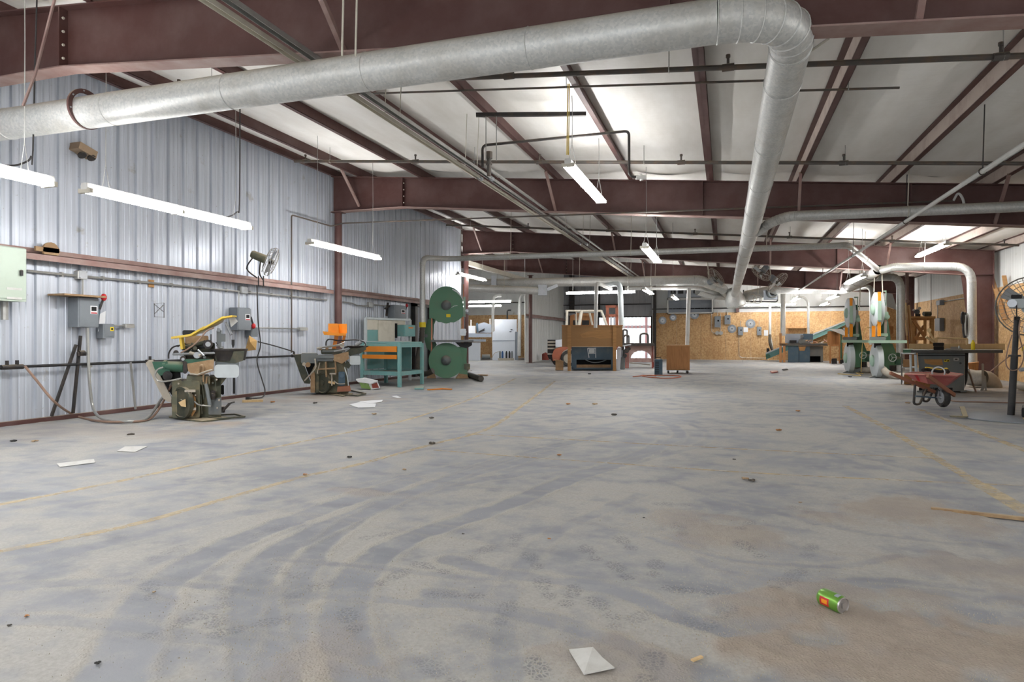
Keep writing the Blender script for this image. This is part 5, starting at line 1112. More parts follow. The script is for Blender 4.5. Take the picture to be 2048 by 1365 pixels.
# ---- table saw
zt = 13.2
def tablesaw():
    t = thing('table_saw', 'grey cabinet table saw with a long dark top', 'saw', F(1880, 784)); B = lambda: VB(zt)
    b = B(); b.pb(1822, 2006, 700.5, 706.5, -.25, .85); b.build('table_top', 'saw_table', t)
    b = B(); b.pb(1806, 1826, 699.5, 706.5, -.2, .8); b.build('extension_wing', 'machine_green', t)
    b = B(); b.pp([(1835, 707), (1930, 707), (1928, 783), (1842, 783)], -.1, .7); o = b.build('cabinet', 'saw_grey', t)
    b = B(); b.pb(1836, 1930, 711, 712.5, -.112, -.1); b.build('seam', 'dark', o)
    b = B(); b.pp([(1848, 719), (1884, 719), (1886, 731), (1868, 731), (1850, 727)], -.106, -.1); b.build('worn_patch', 'wood', o)
    b = B(); b.pb(1888, 1898.5, 719.5, 724, -.108, -.1); l_ = b.build('warning_label', 'yellow_clean', o); b = B(); b.pb(1889, 1893, 720, 722, -.110, -.108); b.pb(1894.5, 1898, 721, 723.5, -.110, -.108); b.build('label_print', 'dark', l_)
    b = B(); b.rb(1906.6, 1918, 716, 722.5, -.12, -.1, 2); l_ = b.build('switch_plate', 'light_steel', o); b = B(); b.pb(1910, 1915, 718, 720, -.125, -.12); b.build('switch_button', 'dark', l_)
    b = B(); b.disc(1921, 727, 2, -.12, -.1, 12); b.build('knob', 'dark_steel', o)
    for u, v in ((1927, 782), (1840, 782)): b = B(); b.pb(u - 6, u + 6, v, v + 3, -.16, .0); b.build('foot', 'saw_grey', t)
    b = B(); b.br((1821, 710, -.14), (1822, 744, -.14), 3, .03); b.br((1831, 710, -.14), (1833, 770, -.14), 3.2, .04); b.br((1820, 744, -.14), (1834, 745, -.14), 2, .03); b.build('side_frame', 'pale_grey', t)
    b = B(); b.pp([(1930, 707), (1937, 707), (1935, 760), (1929, 778)], .0, .5); b.build('motor_door', 'black_iron', t)
    b = MB(); b.ring(AD(1877, 746, zt - .2), .11, .012, -FW, 22, 6); b.cyl(AD(1877, 746, zt - .25), AD(1877, 746, zt), .03, n=10); b.build('hand_wheel', 'light_steel', t)
    b = B(); b.pb(1818, 2010, 688, 700.5, .72, .78); b.build('fence_board', 'wood_pale', t)
    b = B(); b.pb(1838, 1905, 776, 783.5, -.11, -.1); b.build('toe_gap', 'dark', t)
tablesaw()
b = VB(zt); b.rb(1867, 1888, 693, 700.5, -.1, .2, 1.5); b.rb(1866, 1888, 686, 692.5, -.12, .22, 1.5); tag(b.build('router_box', 'black_iron'), 'black tool case on the table saw', 'case')
b = VB(zt); b.lathe([(.034, 0), (.036, .02), (.036, .15), (.02, .17), (.02, .2), (0, .2)], b.q(1946, 700.5, .1), (0, 0, 1), 16); tag(b.build('spray_can', 'yellow_clean'), 'yellow spray can standing on the table saw', 'can')
b = VB(zt); b.pb(1891, 1925, 697.5, 700.5, -.05, .1); b.rb(1901, 1921, 694, 697.5, .0, .08, 1); b.rod((1918, 697, 0), (1918, 692, 0), 1.2); tag(b.build('mitre_gauge', 'light_steel'), 'small steel mitre gauge on the table saw', 'gauge')
b = VB(zt + .5); b.rod((1857, 662, .1), (1871, 686, .1), 2.2); b.rod((1852, 674, .1), (1872, 687, .1), 2.6); b.disc(1858, 661, 4, .05, .15, 12); b.rod((1873, 676, .12), (1934, 678, .12), 1.6); b.rod((1934, 678, .12), (1934, 690, .12), 2.2); b.pb(1870, 1875, 676, 700, .08, .14); tag(b.build('jig', 'wood_pale'), 'pale wooden jig with a long stick on the table saw', 'jig')
# ---- wheelbarrow
def barrow():
    z = 10.25; t = thing('wheelbarrow', 'faded red wheelbarrow with wooden handles', 'wheelbarrow', F(1868, 813)); B = lambda: VB(z)
    # tray: rim and floor loops in true 3-D
    rim = [AD(1811, 748, z + .35), AD(1824, 745.5, z + .62), AD(1900, 746, z + .45), AD(1925, 749.5, z + .1), AD(1915, 752, z - .28), AD(1850, 750.5, z - .2)]
    bot = [AD(1829, 762, z + .30), AD(1838, 762, z + .45), AD(1886, 768, z + .32), AD(1898, 771, z + .1), AD(1894, 772, z - .1), AD(1856, 768, z - .05)]
    P = rim + bot; n = 6; fs = [(i, (i + 1) % n, n + (i + 1) % n, n + i) for i in range(n)] + [tuple(range(2 * n - 1, n - 1, -1))]
    inn = [p * .985 + (sum(P, Vector()) / 12) * .015 + UP * .004 for p in P]
    b = MB(); b.add(P, fs); b.add(inn, [tuple(reversed(f)) for f in fs]); b.build('tray', 'red_paint', t, smooth=0)
    b = MB(); b.tube(rim, .014, 6, closed=True); b.build('rim', 'red_paint', t)
    b = B(); b.pp([(1824, 751), (1830, 751), (1834, 761), (1828, 760)], -.1, -.09) if False else None
    c0, c1, c2, c3 = rim[0].lerp(rim[5], .42), rim[0].lerp(rim[5], .6), bot[0].lerp(bot[5], .45), bot[0].lerp(bot[5], .3); o_ = -FW * .006
    b = MB(); b.add([p + o_ for p in (c0, c1, c2, c3)], [(0, 1, 2, 3)]); b.build('red_stripe', 'red_bright', t, smooth=0)
    h1a, h1b = AD(1780, 746.5, z + .1), AD(1889, 793, z + .22); h2a, h2b = AD(1855, 752, z - .34), AD(1909, 791, z - .06)
    b = MB(); b.bar(h1a, h1b, .035, .05); b.build('handle', 'handle_wood', t); b = MB(); b.bar(h2a, h2b, .035, .055); b.build('handle', 'handle_wood', t)
    b = MB(); b.bar(bot[0].lerp(bot[1], .5), bot[0].lerp(bot[1], .5) + Vector((0, 0, -.08)), .08, .3); b.prism([AD(1830, 762, z + .2), AD(1861, 769, z + .2), AD(1858, 779, z + .2), AD(1836, 771, z + .2)], FW * .05); b.build('wooden_wedge', 'wood_dark', t)
    L = fillet([AD(1830, 770, z + .05), AD(1827.5, 809, z - .0), AD(1839, 809.5, z - .0), AD(1853, 779, z + .1)], .05); b = MB(); b.tube(L, .019, 8); b.build('leg', 'dark_steel', t)
    L = fillet([AD(1848, 766, z + .4), AD(1846, 803, z + .4), AD(1856, 803.5, z + .4), AD(1868, 776, z + .4)], .05); b = MB(); b.tube(L, .019, 8); b.build('leg', 'dark_steel', t)
    b = B(); b.br((1831, 793, -.02), (1873, 796, .12), 3, .02); b.build('leg_brace', 'blue_grey', t)
    wc = AD(1885.5, 795, z + .02); rd_ = Vector(ray(1885, HZ)).normalized(); wa_ = (Vector((-rd_.y, rd_.x, 0)) * .86 - rd_ * .5).normalized()
    wo = MB().lathe([(.095, -.035), (.135, -.045), (.155, -.02), (.158, 0), (.155, .02), (.135, .045), (.095, .035)], wc, wa_, 28, caps=False).build('tyre', 'rubber', t)
    MB().lathe([(.02, -.05), (.03, -.035), (.097, -.03), (.097, .03), (.03, .035), (.02, .05)], wc, wa_, 24).build('wheel_hub', 'light_steel', t)
    b = MB(); b.bar(wc + wa_ * .07 + UP * .0, AD(1880, 774, z + .1), .02, .03); b.bar(wc - wa_ * .07, AD(1878, 776, z - .06), .02, .03); b.cyl(wc - wa_ * .09, wc + wa_ * .09, .012, n=8); b.build('wheel_bracket', 'light_steel', t)
    return z
zw = barrow()
q = spline([AD(1846, 741, zw + .3), AD(1853, 739, zw + .33), AD(1866, 741, zw + .3), AD(1880, 743, zw + .28), AD(1892, 741, zw + .25), AD(1896, 745, zw + .2)], 6); b = MB(); b.tube(q, .03, 8); o = tag(b.build('cable_reel', 'black_iron'), 'bundle of black and yellow hose piled in the wheelbarrow', 'hose')
b = MB(); b.tube([p + UP * .028 - FW * .012 for p in q[4:-4]], .014, 6); b.build('yellow_hose', 'yellow', o)
b = MB(); b.ring(AD(1877, 745, zw + .1), .085, .012, (-.3, -.9, .3), 20, 6); tag(b.build('steel_ring', 'light_steel'), 'thin steel ring standing in the wheelbarrow', 'ring')
# ---- pedestal fan at the right edge
def pfan():
    z = 8.84; t = thing('pedestal_fan', 'large pedestal fan on a black pole at the right edge', 'fan', F(2021, 838)); p0, p1 = AD(2021.5, 836, z), AD(2029, 712, z); p2 = AD(2034, 634, z)
    MB().lathe([(.58, 0), (.58, .012), (.5, .03), (.12, .045), (.05, .05), (0, .05)], F(2024, 838), (0, 0, 1), 40).build('base_disc', 'box_grey', t)
    MB().cyl(p0, p1, .042, n=16).build('lower_pole', 'blue_paint' if False else 'black_iron', t); MB().cyl(p1, p2, .034, n=16).build('upper_pole', 'black_iron', t)
    b = MB(); b.lathe([(.04, -.012), (.07, -.012), (.07, .012), (.04, .012)], p1, (0, 0, 1), 18, caps=False); b.build('pole_collar', 'dark_steel', t)
    fan_head(t, AD(2064, 613, z + .12), (.35, .9, .05), .41, 'mesh_wire', 'pale_grey', 40, 'light_steel')
    b = VB(z - .1); b.rb(2016, 2062, 598, 616, -.06, .2, 5, 4); b.build('motor_housing', 'pale_grey', t)
    b = VB(z - .1); b.rb(2022, 2044, 590, 597, -.04, .12, 2); b.build('switch_box', 'black_iron', t); b = VB(z - .1); b.disc(2024, 607, 8, -.1, -.05, 20); b.build('end_cap', 'light_steel', t)
    b = VB(z - .05); b.pb(2032, 2034.5, 606, 640, -.12, -.08); b.pb(2029, 2039, 634, 640, -.1, .02); b.build('yoke', 'dark_steel', t)
    b = MB(); b.tube(spline([AD(2040, 640, z - .06), AD(2038, 668, z - .06), AD(2046, 700, z - .06), AD(2047, 718, z - .06), AD(2038, 737, z - .06), AD(2022, 741, z - .07), AD(2012, 728, z - .06), AD(2015, 700, z - .06), AD(2024, 670, z - .06)], 6), .008, 6); b.build('cord_loop', 'cable_tan', t)
pfan()
b = VB(9.3); b.rod((2040, 740, 0), (2060, 738, 0), 4); tag(b.build('grey_pipe_end', 'light_steel'), 'end of a grey pipe poking in at the right edge behind the fan cord', 'pipe')
b = VB(8.6); b.rb(2046, 2080, 836, 852, -.1, .3, 1); tag(b.build('wood_crate', 'wood_pale'), 'corner of a wooden crate at the right edge by the fan base', 'crate')
b = VB(8.6); b.rb(2043, 2080, 816, 835.5, -.1, .3, 4); tag(b.build('black_case', 'black_iron'), 'black case on the wooden crate at the right edge', 'case')
b = VB(9.0); b.rb(2043, 2062, 694, 703, -.05, .05, 2); tag(b.build('yellow_plug', 'yellow_clean'), 'yellow plug at the right edge beside the fan pole', 'plug')
# ---- things on and by the right wall
t = thing('duct_elbow_piece', 'fat loose duct elbow lying on the floor behind the table saw', 'duct', F(1955, 775)); z = 14.6; B = VB(z)
b = VB(z); b.tube([b.q(1934, 754, .1), b.q(1950, 757, .05), b.q(1964, 757, 0)], b.px(16), 20, False); b.build('duct_section', 'galvanised', t)
b = VB(z); b.tube(spline([b.q(1963, 757, 0), b.q(1973, 759, .02), b.q(1981, 766, .05), b.q(1985, 775, .1)], 5), b.px(16.5), 20, False); b.build('elbow', 'hose_grey', t)
t = thing('bottle_jack_stand', 'grey steel stand with an upright bar by the table saw', 'stand', F(1965, 788)); z = 13.7
b = VB(z); b.pp([(1951, 786), (1975, 783), (1974, 788), (1951, 790)], -.1, .2); b.build('base_plate', 'hose_grey', t); b = VB(z); b.rb(1963, 1968, 728, 770, -.05, .05, 1.5); b.build('upright_bar', 'light_steel', t); b = VB(z); b.pp([(1963, 755), (1969, 755), (1970, 775), (1964, 786), (1958, 786), (1963, 776)], -.04, .1); b.pp([(1969, 752), (1972, 755), (1974, 786), (1970, 786)], .0, .1); b.build('bracket', 'light_steel', t)
b = VB(14.9); b.pp([(1936, 727), (1958, 725), (1956, 746), (1938, 747)], 0, .4); tag(b.build('wooden_bin', 'wood_dark'), 'open wooden bin behind the right end of the table saw', 'bin')
b = MB(); b.tube(spline([AD(1931, 740, 13.4), AD(1940, 750, 13.5), AD(1946, 770, 13.5), F(1952, 784, .02)], 5), .017, 8); tag(b.build('power_cable', 'cable_tan'), 'brown cable curling to the floor at the right end of the table saw', 'cable')
b = MB(); b.tube(spline([F(1898, 799, .01), F(1910, 803, .01), F(1960, 804.5, .01), F(2022, 806, .01), F(2060, 806, .01)], 4), .012, 6); tag(b.build('floor_hose', 'cable_tan'), 'thin brown hose lying straight across the floor behind the fan base', 'hose')
b = MB(); b.tube([AD(1975, 748, 15.6), AD(2060, 680, 15.2)], .014, 6); tag(b.build('slanted_cable', 'cable_tan'), 'brown cable stretched slanting up in front of the right strand board', 'cable')
hose('duct_hose_end', 'pale ribbed hose end on the floor at the right edge', [F(2034, 770, .1), F(2050, 774, .1), F(2075, 778, .1)], .085, 'hose_grey')
for (u0, v0, u1, v1, lab) in ((1984, 556, 1994, 590, 'left one of two wooden sticks poking above the right strand board'), (2008, 552, 2012, 575, 'right one of two wooden sticks poking above the right strand board')):
    a, c = AX(u0, v0, XR - .13), AX(u1, v1, XR - .14); a = c + (a - c) * 1.0; b = MB(); b.bar(a, c + (c - a) * 1.4, .09, .04); tag(b.build('wood_stick', 'wood'), lab, 'stick')
def wallbox(u0, u1, v0, v1, lab, x=XR - .06):
    a, c = AX(u0, v0, x - .14), AX(u1, v1, x - .14); b = MB(); b.bbox((x - .07, (a.y + c.y) / 2, (a.z + c.z) / 2), (.14, abs(a.y - c.y), abs(a.z - c.z)), .012); return tag(b.build('switch_box', 'box_grey'), lab, 'box')
o = wallbox(1869, 1879, 637, 662, 'grey switch box on the right strand board above the table saw'); x = XR - .09
b = MB(); b.tube([AX(1875, 608, x), AX(1875, 638, x)], .014, 6); b.tube([AX(1875, 606, x), AX(1935, 596, x)], .014, 6); b.build('conduit_run', 'conduit', o)
wallbox(1872, 1879, 602, 610, 'small square junction box on the right strand board above the switch box')
b = MB(); b.tube([AX(1862, 545, XR - .04), AX(1862, 634, XR - .08)], .012, 6); tag(b.build('wall_conduit', 'conduit'), 'thin upright conduit on the right wall above the cross braced stand', 'conduit')
# stand with crossed braces
z = 20.8; t = thing('timber_stand', 'wooden stand with crossed braces holding a motor and pump', 'stand', AD(1845, 690, z)); B = lambda: VB(z)
b = B(); b.pb(1822, 1871, 633, 637, -.1, .55); b.build('top_board', 'wood', t)
for u, d in ((1827, 0), (1850, 0), (1865, .0), (1830, .5), (1862, .5)): b = B(); b.pb(u - 3.2, u + 3.2, 637, 745, d, d + .08); b.build('leg', 'wood', t)
b = B(); b.br((1826, 640, -.02), (1850, 675, -.02), 6, .04); b.build('brace', 'wood_dark', t); b = B(); b.br((1848, 652, .06), (1830, 680, .06), 5, .04); b.build('brace', 'wood_dark', t)
b = B(); b.pb(1826, 1852, 674, 681, -.02, .04); b.build('rail', 'wood_dark', t)
b = B(); b.pb(1824, 1868, 637, 641, -.02, .04); b.build('rail', 'wood_dark', t)
t = thing('pump', 'dusty pump with a round head on the timber stand', 'pump', AD(1834, 633, z)); b = B(); b.disc(1834, 624, 5, .0, .25, 14); b.rb(1830, 1841, 628, 633, 0, .25, 1.5); b.build('pump_body', 'dark_steel', t); b = B(); b.rod((1835, 622, .1), (1839, 616, .1), 2); b.rod((1831, 622, .1), (1826, 620, .1), 2); b.disc(1839, 617, 3, .05, .15, 10); b.build('pump_pipes', 'hose_grey', t)
b = B(); b.rod((1847, 628, .15), (1861, 628, .15), 4.4, 16); b.pb(1849, 1860, 631, 633, .05, .3); tag(b.build('electric_motor', 'olive_dark'), 'dusty electric motor on the right end of the timber stand', 'motor')
# coils on the drop pipe
for k, (u0, u1, v0, v1, m, lab) in enumerate(((1923, 1928, 625, 648, 'black_iron', 'black coil hanging left of the right drop pipe'), (1926, 1934, 626, 676, 'cable', 'dark cable loop hanging on the right drop pipe'), (1930, 1937, 628, 674, 'pale_grey', 'pale cable loop hanging on the right drop pipe'))):
    cu, cv, ru, rv = (u0 + u1) / 2, (v0 + v1) / 2, (u1 - u0) / 2, (v1 - v0) / 2; b = MB(); b.tube([AD(cu + ru * math.cos(2 * math.pi * i / 20), cv + rv * math.sin(2 * math.pi * i / 20), 15.785) for i in range(20)], .022, 6, closed=True); tag(b.build('cable_coil', m), lab, 'coil')
# pinkish pole with stick bundle by the fourth frame
b = MB(); b.tube([Vector((AD(1814, 540, 21.8).x, AD(1814, 540, 21.8).y, ceilz(AD(1814, 540, 21.8).x) - .05)), AD(1814, 606, 21.8)], .05, 10); b.ball(AD(1814, 603, 21.75), .075, 10); tag(b.build('service_pole', 'rust_paint_dusty'), 'pinkish service pole coming down left of the timber stand', 'pole')
for k, (u0, v0, u1, v1) in enumerate(((1812, 606, 1814, 672), (1815, 612, 1822, 690), (1818, 610, 1826, 690), (1811, 640, 1817, 700))):
    b = MB(); b.bar(AD(u0, v0, 21.3 + .08 * k), AD(u1, v1, 21.3 + .08 * k), .05, .03); tag(b.build('wood_strip', ['wood_pale', 'wood'][k % 2]), ['thin pale', 'thin brown', 'pale slanted', 'lowest brown'][k] + ' wooden strip in the bundle under the pinkish pole', 'strip', 'wooden strips under the pinkish pole')
# lower left of the table saw: shelf cart with boxes
z = 15.4; t = thing('low_shelf', 'low grey shelf between the band saw and the table saw', 'shelf', F(1815, 762)); b = VB(z); b.pb(1802, 1832, 707, 709, 0, .5); b.pb(1802, 1832, 735, 737, 0, .5); b.build('shelf_board', 'pale_grey', t); b = VB(z); b.pb(1802, 1804, 707, 769.5, 0, .05); b.pb(1829, 1832, 707, 769.5, 0, .05); b.pb(1803, 1805, 707, 766.5, .45, .5); b.build('shelf_leg', 'saw_grey', t)
b = VB(z + .05); b.pb(1806, 1822, 720, 735, 0, .35); tag(b.build('cardboard_box', 'cardboard'), 'cardboard box on the low grey shelf', 'box')
b = VB(z + .05); b.pb(1808, 1824, 750, 769, 0, .35); tag(b.build('wood_box', 'wood_dark'), 'wooden box under the low grey shelf', 'box')
# strand board offcut leaning behind band saws
z = 23.2; b = VB(z); b.pp([(1772, 613), (1795, 622), (1800, 738), (1772, 738)], 0, .02); tag(b.build('leaning_board', 'osb'), 'large strand board sheet leaning behind the nearer right band saw', 'board')
b = VB(z); b.pp([(1772, 586), (1785, 588), (1795, 621), (1772, 613)], 0, .02); tag(b.build('white_sheet', 'pale_grey'), 'white panel above the leaning strand board behind the band saws', 'panel')
b = VB(z - .032); b.pp([(1776, 653), (1787, 653), (1785, 668), (1783, 670), (1782, 660), (1780, 660), (1779, 666)], 0, .03); tag(b.build('wood_template', 'wood_dark'), 'small brown wooden template hung on the leaning strand board', 'template')
# angle iron on the floor in front of the fan
a, c, d = F(1900, 833, .02), F(1931, 834, .02), AD(1924, 814, dep(F(1931, 834)))
b = MB(); b.bar(a, c, .05, .02); b.bar(c, d, .06, .012); tag(b.build('steel_bracket', 'olive'), 'bent steel bracket standing on the floor left of the fan base', 'bracket')
# ================================================================ back of the hall
ORD = 'first second third fourth fifth sixth seventh eighth ninth tenth eleventh twelfth thirteenth fourteenth fifteenth'.split()
# wooden hopper over a blue machine
z = 22.0; B = lambda d=0: VB(z + d)
t = thing('wooden_hopper', 'big wooden hopper box on legs in the middle at the back', 'hopper', F(1185, 744))
for k, (v0, v1) in enumerate(((651.5, 666), (666.3, 680), (680.3, 694))): b = B(); b.pb(1124, 1245, v0, v1, 0, .04); b.build('front_plank', 'wood_long', t)
b = B(); b.pb(1124, 1127, 651.5, 694, .04, 1.2); b.build('side_panel', 'wood', t); b = B(); b.pb(1242, 1245, 651.5, 694, .04, 1.2); b.build('side_panel', 'wood', t); b = B(); b.pb(1124, 1245, 651.5, 694, 1.2, 1.24); b.build('back_panel', 'wood', t)
b = B(); b.pb(1123, 1246, 650.5, 652.5, -.02, .06); b.build('top_rail', 'wood_dark', t)
b = B(); b.pp([(1160, 669), (1178, 663), (1195, 661), (1224, 660), (1224, 677), (1200, 678), (1185, 674), (1165, 677)], -.004, .0); b.build('worn_patch', 'wood', t)
for u in (1138.5, 1229): b = B(); b.pb(u - 3.6, u + 3.6, 651, 694, -.04, 0); b.build('batten', 'wood', t); b = B(); b.pb(u - 3.3, u + 3.3, 694, 744, -.04, .06); b.build('leg', 'wood', t); b = B(); b.pb(u - 3.3, u + 3.3, 694, 742, 1.1, 1.2); b.build('leg', 'wood', t)
t = thing('blue_machine', 'dark blue machine standing under the wooden hopper', 'machine', F(1185, 741)); b = B(.3)
b.pb(1143, 1226, 694.5, 720, 0, .8); b.pb(1143, 1153, 720, 738, 0, .8); b.pb(1222, 1226, 720, 738, 0, .8); b.pb(1143, 1226, 736, 739.5, 0, .8); b.build('machine_body', 'blue_grey', t)
b = B(.3); b.pb(1153, 1222, 720, 736, .3, .8); b.build('dark_opening', 'dark', t); b = B(.3); b.pb(1153, 1222, 730, 736, .05, .3); b.build('chip_floor', 'dusty_tan', t)
b = B(.3); b.tb([(1171, 720, .1), (1180, 724, .1), (1190, 725.5, .1), (1202, 724, .1), (1213, 720, .1)], 1, 6, 4); b.build('curved_rim', 'light_steel', t)
b = B(.3); b.br((1175, 697, -.02), (1178, 716, -.02), 1.5, .02); b.br((1191, 697, -.02), (1191.5, 716, -.02), 1.5, .02); b.pb(1176, 1192, 696, 699, -.03, -.01); b.pb(1177, 1191, 706, 708, -.03, -.01); b.build('emblem_frame', 'light_steel', t); b = B(.3); b.rb(1178, 1189.5, 699, 706, -.02, 0, 1.5); b.build('emblem_plate', 'pale_grey', t)
b = B(.2); b.pp([(1234, 696), (1243, 696), (1240, 741), (1234, 742)], 0, .6); tag(b.build('side_plate', 'pale_machine'), 'pale upright steel plate right of the blue machine', 'plate')
b = B(.1); b.pp([(1111, 722), (1127, 723), (1126.5, 741), (1111, 741)], 0, .35); o = tag(b.build('cardboard_box', 'cardboard'), 'open cardboard box left of the wooden hopper leg', 'box'); b = B(.1); b.pp([(1107, 719), (1124, 721.5), (1127, 723.5), (1111, 722.5)], -.05, .0); b.build('box_flap', 'cardboard', o)
# forklift behind it
z = 25.4
t = thing('forklift', 'old orange forklift with a white roll cage behind the hopper', 'forklift', F(1140, 732)); B = lambda d=0: VB(z + d)
b = B(); b.pp([(1104, 712), (1107, 702), (1112, 697), (1126, 694), (1150, 694), (1150, 722), (1106, 722)], -.1, 1.0); b.build('counterweight', 'fork_red', t)
b = B(); b.pp([(1111, 681), (1126, 679), (1132, 694), (1111, 694)], .0, 1.1); b.build('hood', 'pale_machine', t)
b = B(); b.pp([(1095, 680), (1111, 680), (1111, 718), (1098, 719), (1095, 712)], .2, 1.1); b.build('rear_grille', 'black_iron', t)
for v in (683, 689, 696, 707): b = B(); b.pb(1095, 1111, v, v + 3, .15, .2); b.build('grille_bar', 'hose_grey', t)
b = B(); b.pp([(1097, 713), (1125, 713), (1122, 730), (1108, 730)], .1, 1.0); b.build('chassis', 'black_iron', t)
for d in (-.12, .95): c = AD(1137, 717, z + d); b = MB(); b.lathe([(.2, -.1), (.29, -.1), (.31, -.07), (.31, .07), (.29, .1), (.2, .1)], c, FW, 26, caps=False); w_ = b.build('wheel', 'rubber', t); MB().lathe([(.05, -.06), (.2, -.04), (.2, .04), (.05, .06)], c, FW, 18).build('rim', 'hose_grey', w_)
b = B(); b.tb([(1122, 722, -.16), (1126, 706, -.16), (1136, 700, -.16), (1146, 700, -.16)], 1.3, 6, 4); b.build('wheel_arch', 'hose_grey', t)
for (a, c, r) in (((1133, 652, 0), (1134, 622, 0), 2.6), ((1153, 652, 1.0), (1151, 624, 1.0), 2.2), ((1158, 652, 0), (1163, 622, 0), 3.4), ((1185, 652, 1.0), (1179, 626, 1.0), 2.2), ((1214, 652, 0), (1203, 623, 0), 2.4), ((1132, 622, 0), (1204, 622, 0), 1.8), ((1132, 622, 0), (1150, 624, 1.0), 1.6), ((1204, 622, 0), (1196, 624, 1.0), 1.6), ((1150, 624, 1.), (1196, 624, 1.0), 1.6)):
    b = B(); b.rod(a, c, r, 8); b.build('cage_bar', 'cream_steel', t)
b = B(); b.pp([(1128, 626), (1150, 622), (1152, 628), (1130, 634)], .2, .5); b.build('cage_light', 'black_iron', t)
# mast
for u in (1215, 1234): b = B(.5); b.pb(u - 3, u + 3, 611, 700, 0, .12); b.build('mast_rail', 'fork_red', t)
for v in (611, 629): b = B(.5); b.pb(1211, 1239, v, v + 5, .0, .1); b.build('mast_cross', 'fork_red', t)
for u in (1222, 1229): b = B(.5); b.rod((u, 634, .06), (u, 690, .06), 1.6, 8); b.build('lift_cylinder', 'pale_machine', t)
b = B(.5); b.rb(1219, 1230, 615, 627, .02, .1, 2); b.build('chain_block', 'black_iron', t)
b = VB(27.5); b.pp([(1140, 627), (1188, 627), (1188, 652), (1140, 652)], 0, .06); o = tag(b.build('plywood_crate', 'wood_dark'), 'brown plywood crate with dark windows behind the roll cage', 'crate'); 
for u0, u1 in ((1146, 1158), (1164, 1178)): b = VB(27.5); b.pb(u0, u1, 641, 652, -.01, 0); b.build('dark_opening', 'black_iron', o)
b = MB(); c = AD(1091, 714, 31); b.lathe([(.17, -.16), (.17, .12), (.12, .17), (.05, .17), (.05, .2), (0, .2)], c, (0, 0, 1), 18); tag(b.build('fuel_can', 'brick_red'), 'small brick red can on the floor by the side wall', 'can')
# bench with hoops in the doorway
z = 23.7; t = thing('iron_bench', 'rusty iron bench with an arched front before the strip curtain door', 'bench', F(1280, 737)); B = lambda d=0: VB(z + d)
b = B(); b.pb(1245, 1309, 687, 692, -.1, .7); b.build('bench_top', 'dark_steel', t)
out = [(1250, 692), (1309, 692), (1309, 717), (1302, 717)] + [(1281.5 + 20 * math.cos(a), 717 - 15 * math.sin(a)) for a in [math.radians(x) for x in range(0, 181, 12)]] + [(1250, 717)]
b = B(); b.pp(out, 0, .05); b.build('arched_front', 'rust_paint_dusty', t)
b = B(); b.pb(1250, 1309, 717, 725, 0, .06); b.build('lower_beam', 'rust_paint_dusty', t)
for u in (1252, 1256, 1305): b = B(); b.pb(u - 1.5, u + 1.5, 692, 737, 0, .08); b.build('leg', 'brick_red', t)
for u in (1252, 1307): b = B(); b.pb(u - 1.5, u + 1.5, 692, 735, .6, .66); b.build('leg', 'brick_red', t)
b = B(); b.rod((1258, 726, .1), (1300, 730, .3), 1); b.build('cross_rod', 'hose_grey', t)
for (u0, u1, v) in ((1280.5, 1296, 667.5), (1246, 1254, 660), (1247, 1258, 671)):
    b = VB(z + .3); b.tube(fillet([b.q(u0, 687), b.q(u0, v), b.q(u1, v), b.q(u1, 687)], .12), .035, 8); tag(b.build('steel_hoop', 'dark_steel'), {1280.5: 'black steel hoop standing on the iron bench', 1246: 'tall narrow steel hoop at the left end of the iron bench', 1247: 'low wide steel hoop at the left end of the iron bench'}[u0], 'hoop')
t = thing('valve_cluster', 'grey cluster of valves and pipes left of the iron bench', 'valves', F(1247, 738)); z = 23.0
b = VB(z); b.rb(1240, 1250, 700, 740, 0, .4, 3); b.build('pump_body', 'saw_grey', t)
for u, v, r in ((1245, 697, 4), (1253, 702, 5), (1250, 712, 4), (1258, 698, 3.5), (1243, 690, 3)): b = VB(z); b.disc(u, v, r, -.1, .1, 12); b.build('valve_wheel', 'dark_steel', t)
b = VB(z); b.rod((1240, 694, 0), (1262, 690, .1), 1.5); b.rod((1246, 690, 0), (1243, 715, 0), 1.6); b.build('pipes', 'light_steel', t)
b = VB(34.9); b.pb(1302, 1311, 677, 688, 0, .03); tag(b.build('yellow_sign', 'yellow'), 'small yellow sign beside the strip curtain door', 'sign')
# welder and caster box
z = 19.5; t = thing('heater_unit', 'dark teal louvred unit standing beside the wooden caster box', 'machine', F(1318, 750))
b = VB(z); b.rb(1309, 1325, 719, 751, 0, .45, 1.5); b.build('casing', 'blue_grey', t)
for k in range(7): b = VB(z); b.pb(1310.5, 1318, 724 + k * 3.6, 725.6 + k * 3.6, -.015, 0); b.build('louvre', 'black_iron', t)
b = VB(z); b.tb([(1312, 719, .1), (1312, 715.5, .1), (1322, 715.5, .1), (1322, 719, .1)], .8, 6); b.build('carry_handle', 'dark_steel', t)
z = 20.3; t = thing('caster_box', 'tall plywood box on casters with a white pipe going in', 'box', F(1356, 747))
b = VB(z); b.pb(1333, 1379.5, 692, 741, 0, .02); b.build('front_panel', 'wood_dark', t); b = VB(z); b.pb(1333, 1335, 692, 741, .02, .7); b.build('side_panel', 'wood', t); b = VB(z); b.pb(1377.5, 1379.5, 692, 741, .02, .7); b.build('side_panel', 'wood', t); b = VB(z); b.pb(1333, 1379.5, 692, 741, .7, .72); b.pb(1333, 1379.5, 739, 741, 0, .7); b.build('back_panel', 'wood', t)
b = VB(z); b.pb(1332.5, 1380, 691, 693, -.01, .73); b.build('lid', 'wood', t)
for u, d in ((1336.5, .05), (1375, .05), (1355, .62), (1374, .62)): c = AD(u, 744.6, z + d); o = MB().cyl(c - RT * .02, c + RT * .02, .045, n=14).build('caster', 'rubber', t); MB().box(c + UP * .05, (.06, .05, .03)).build('caster_fork', 'light_steel', o)
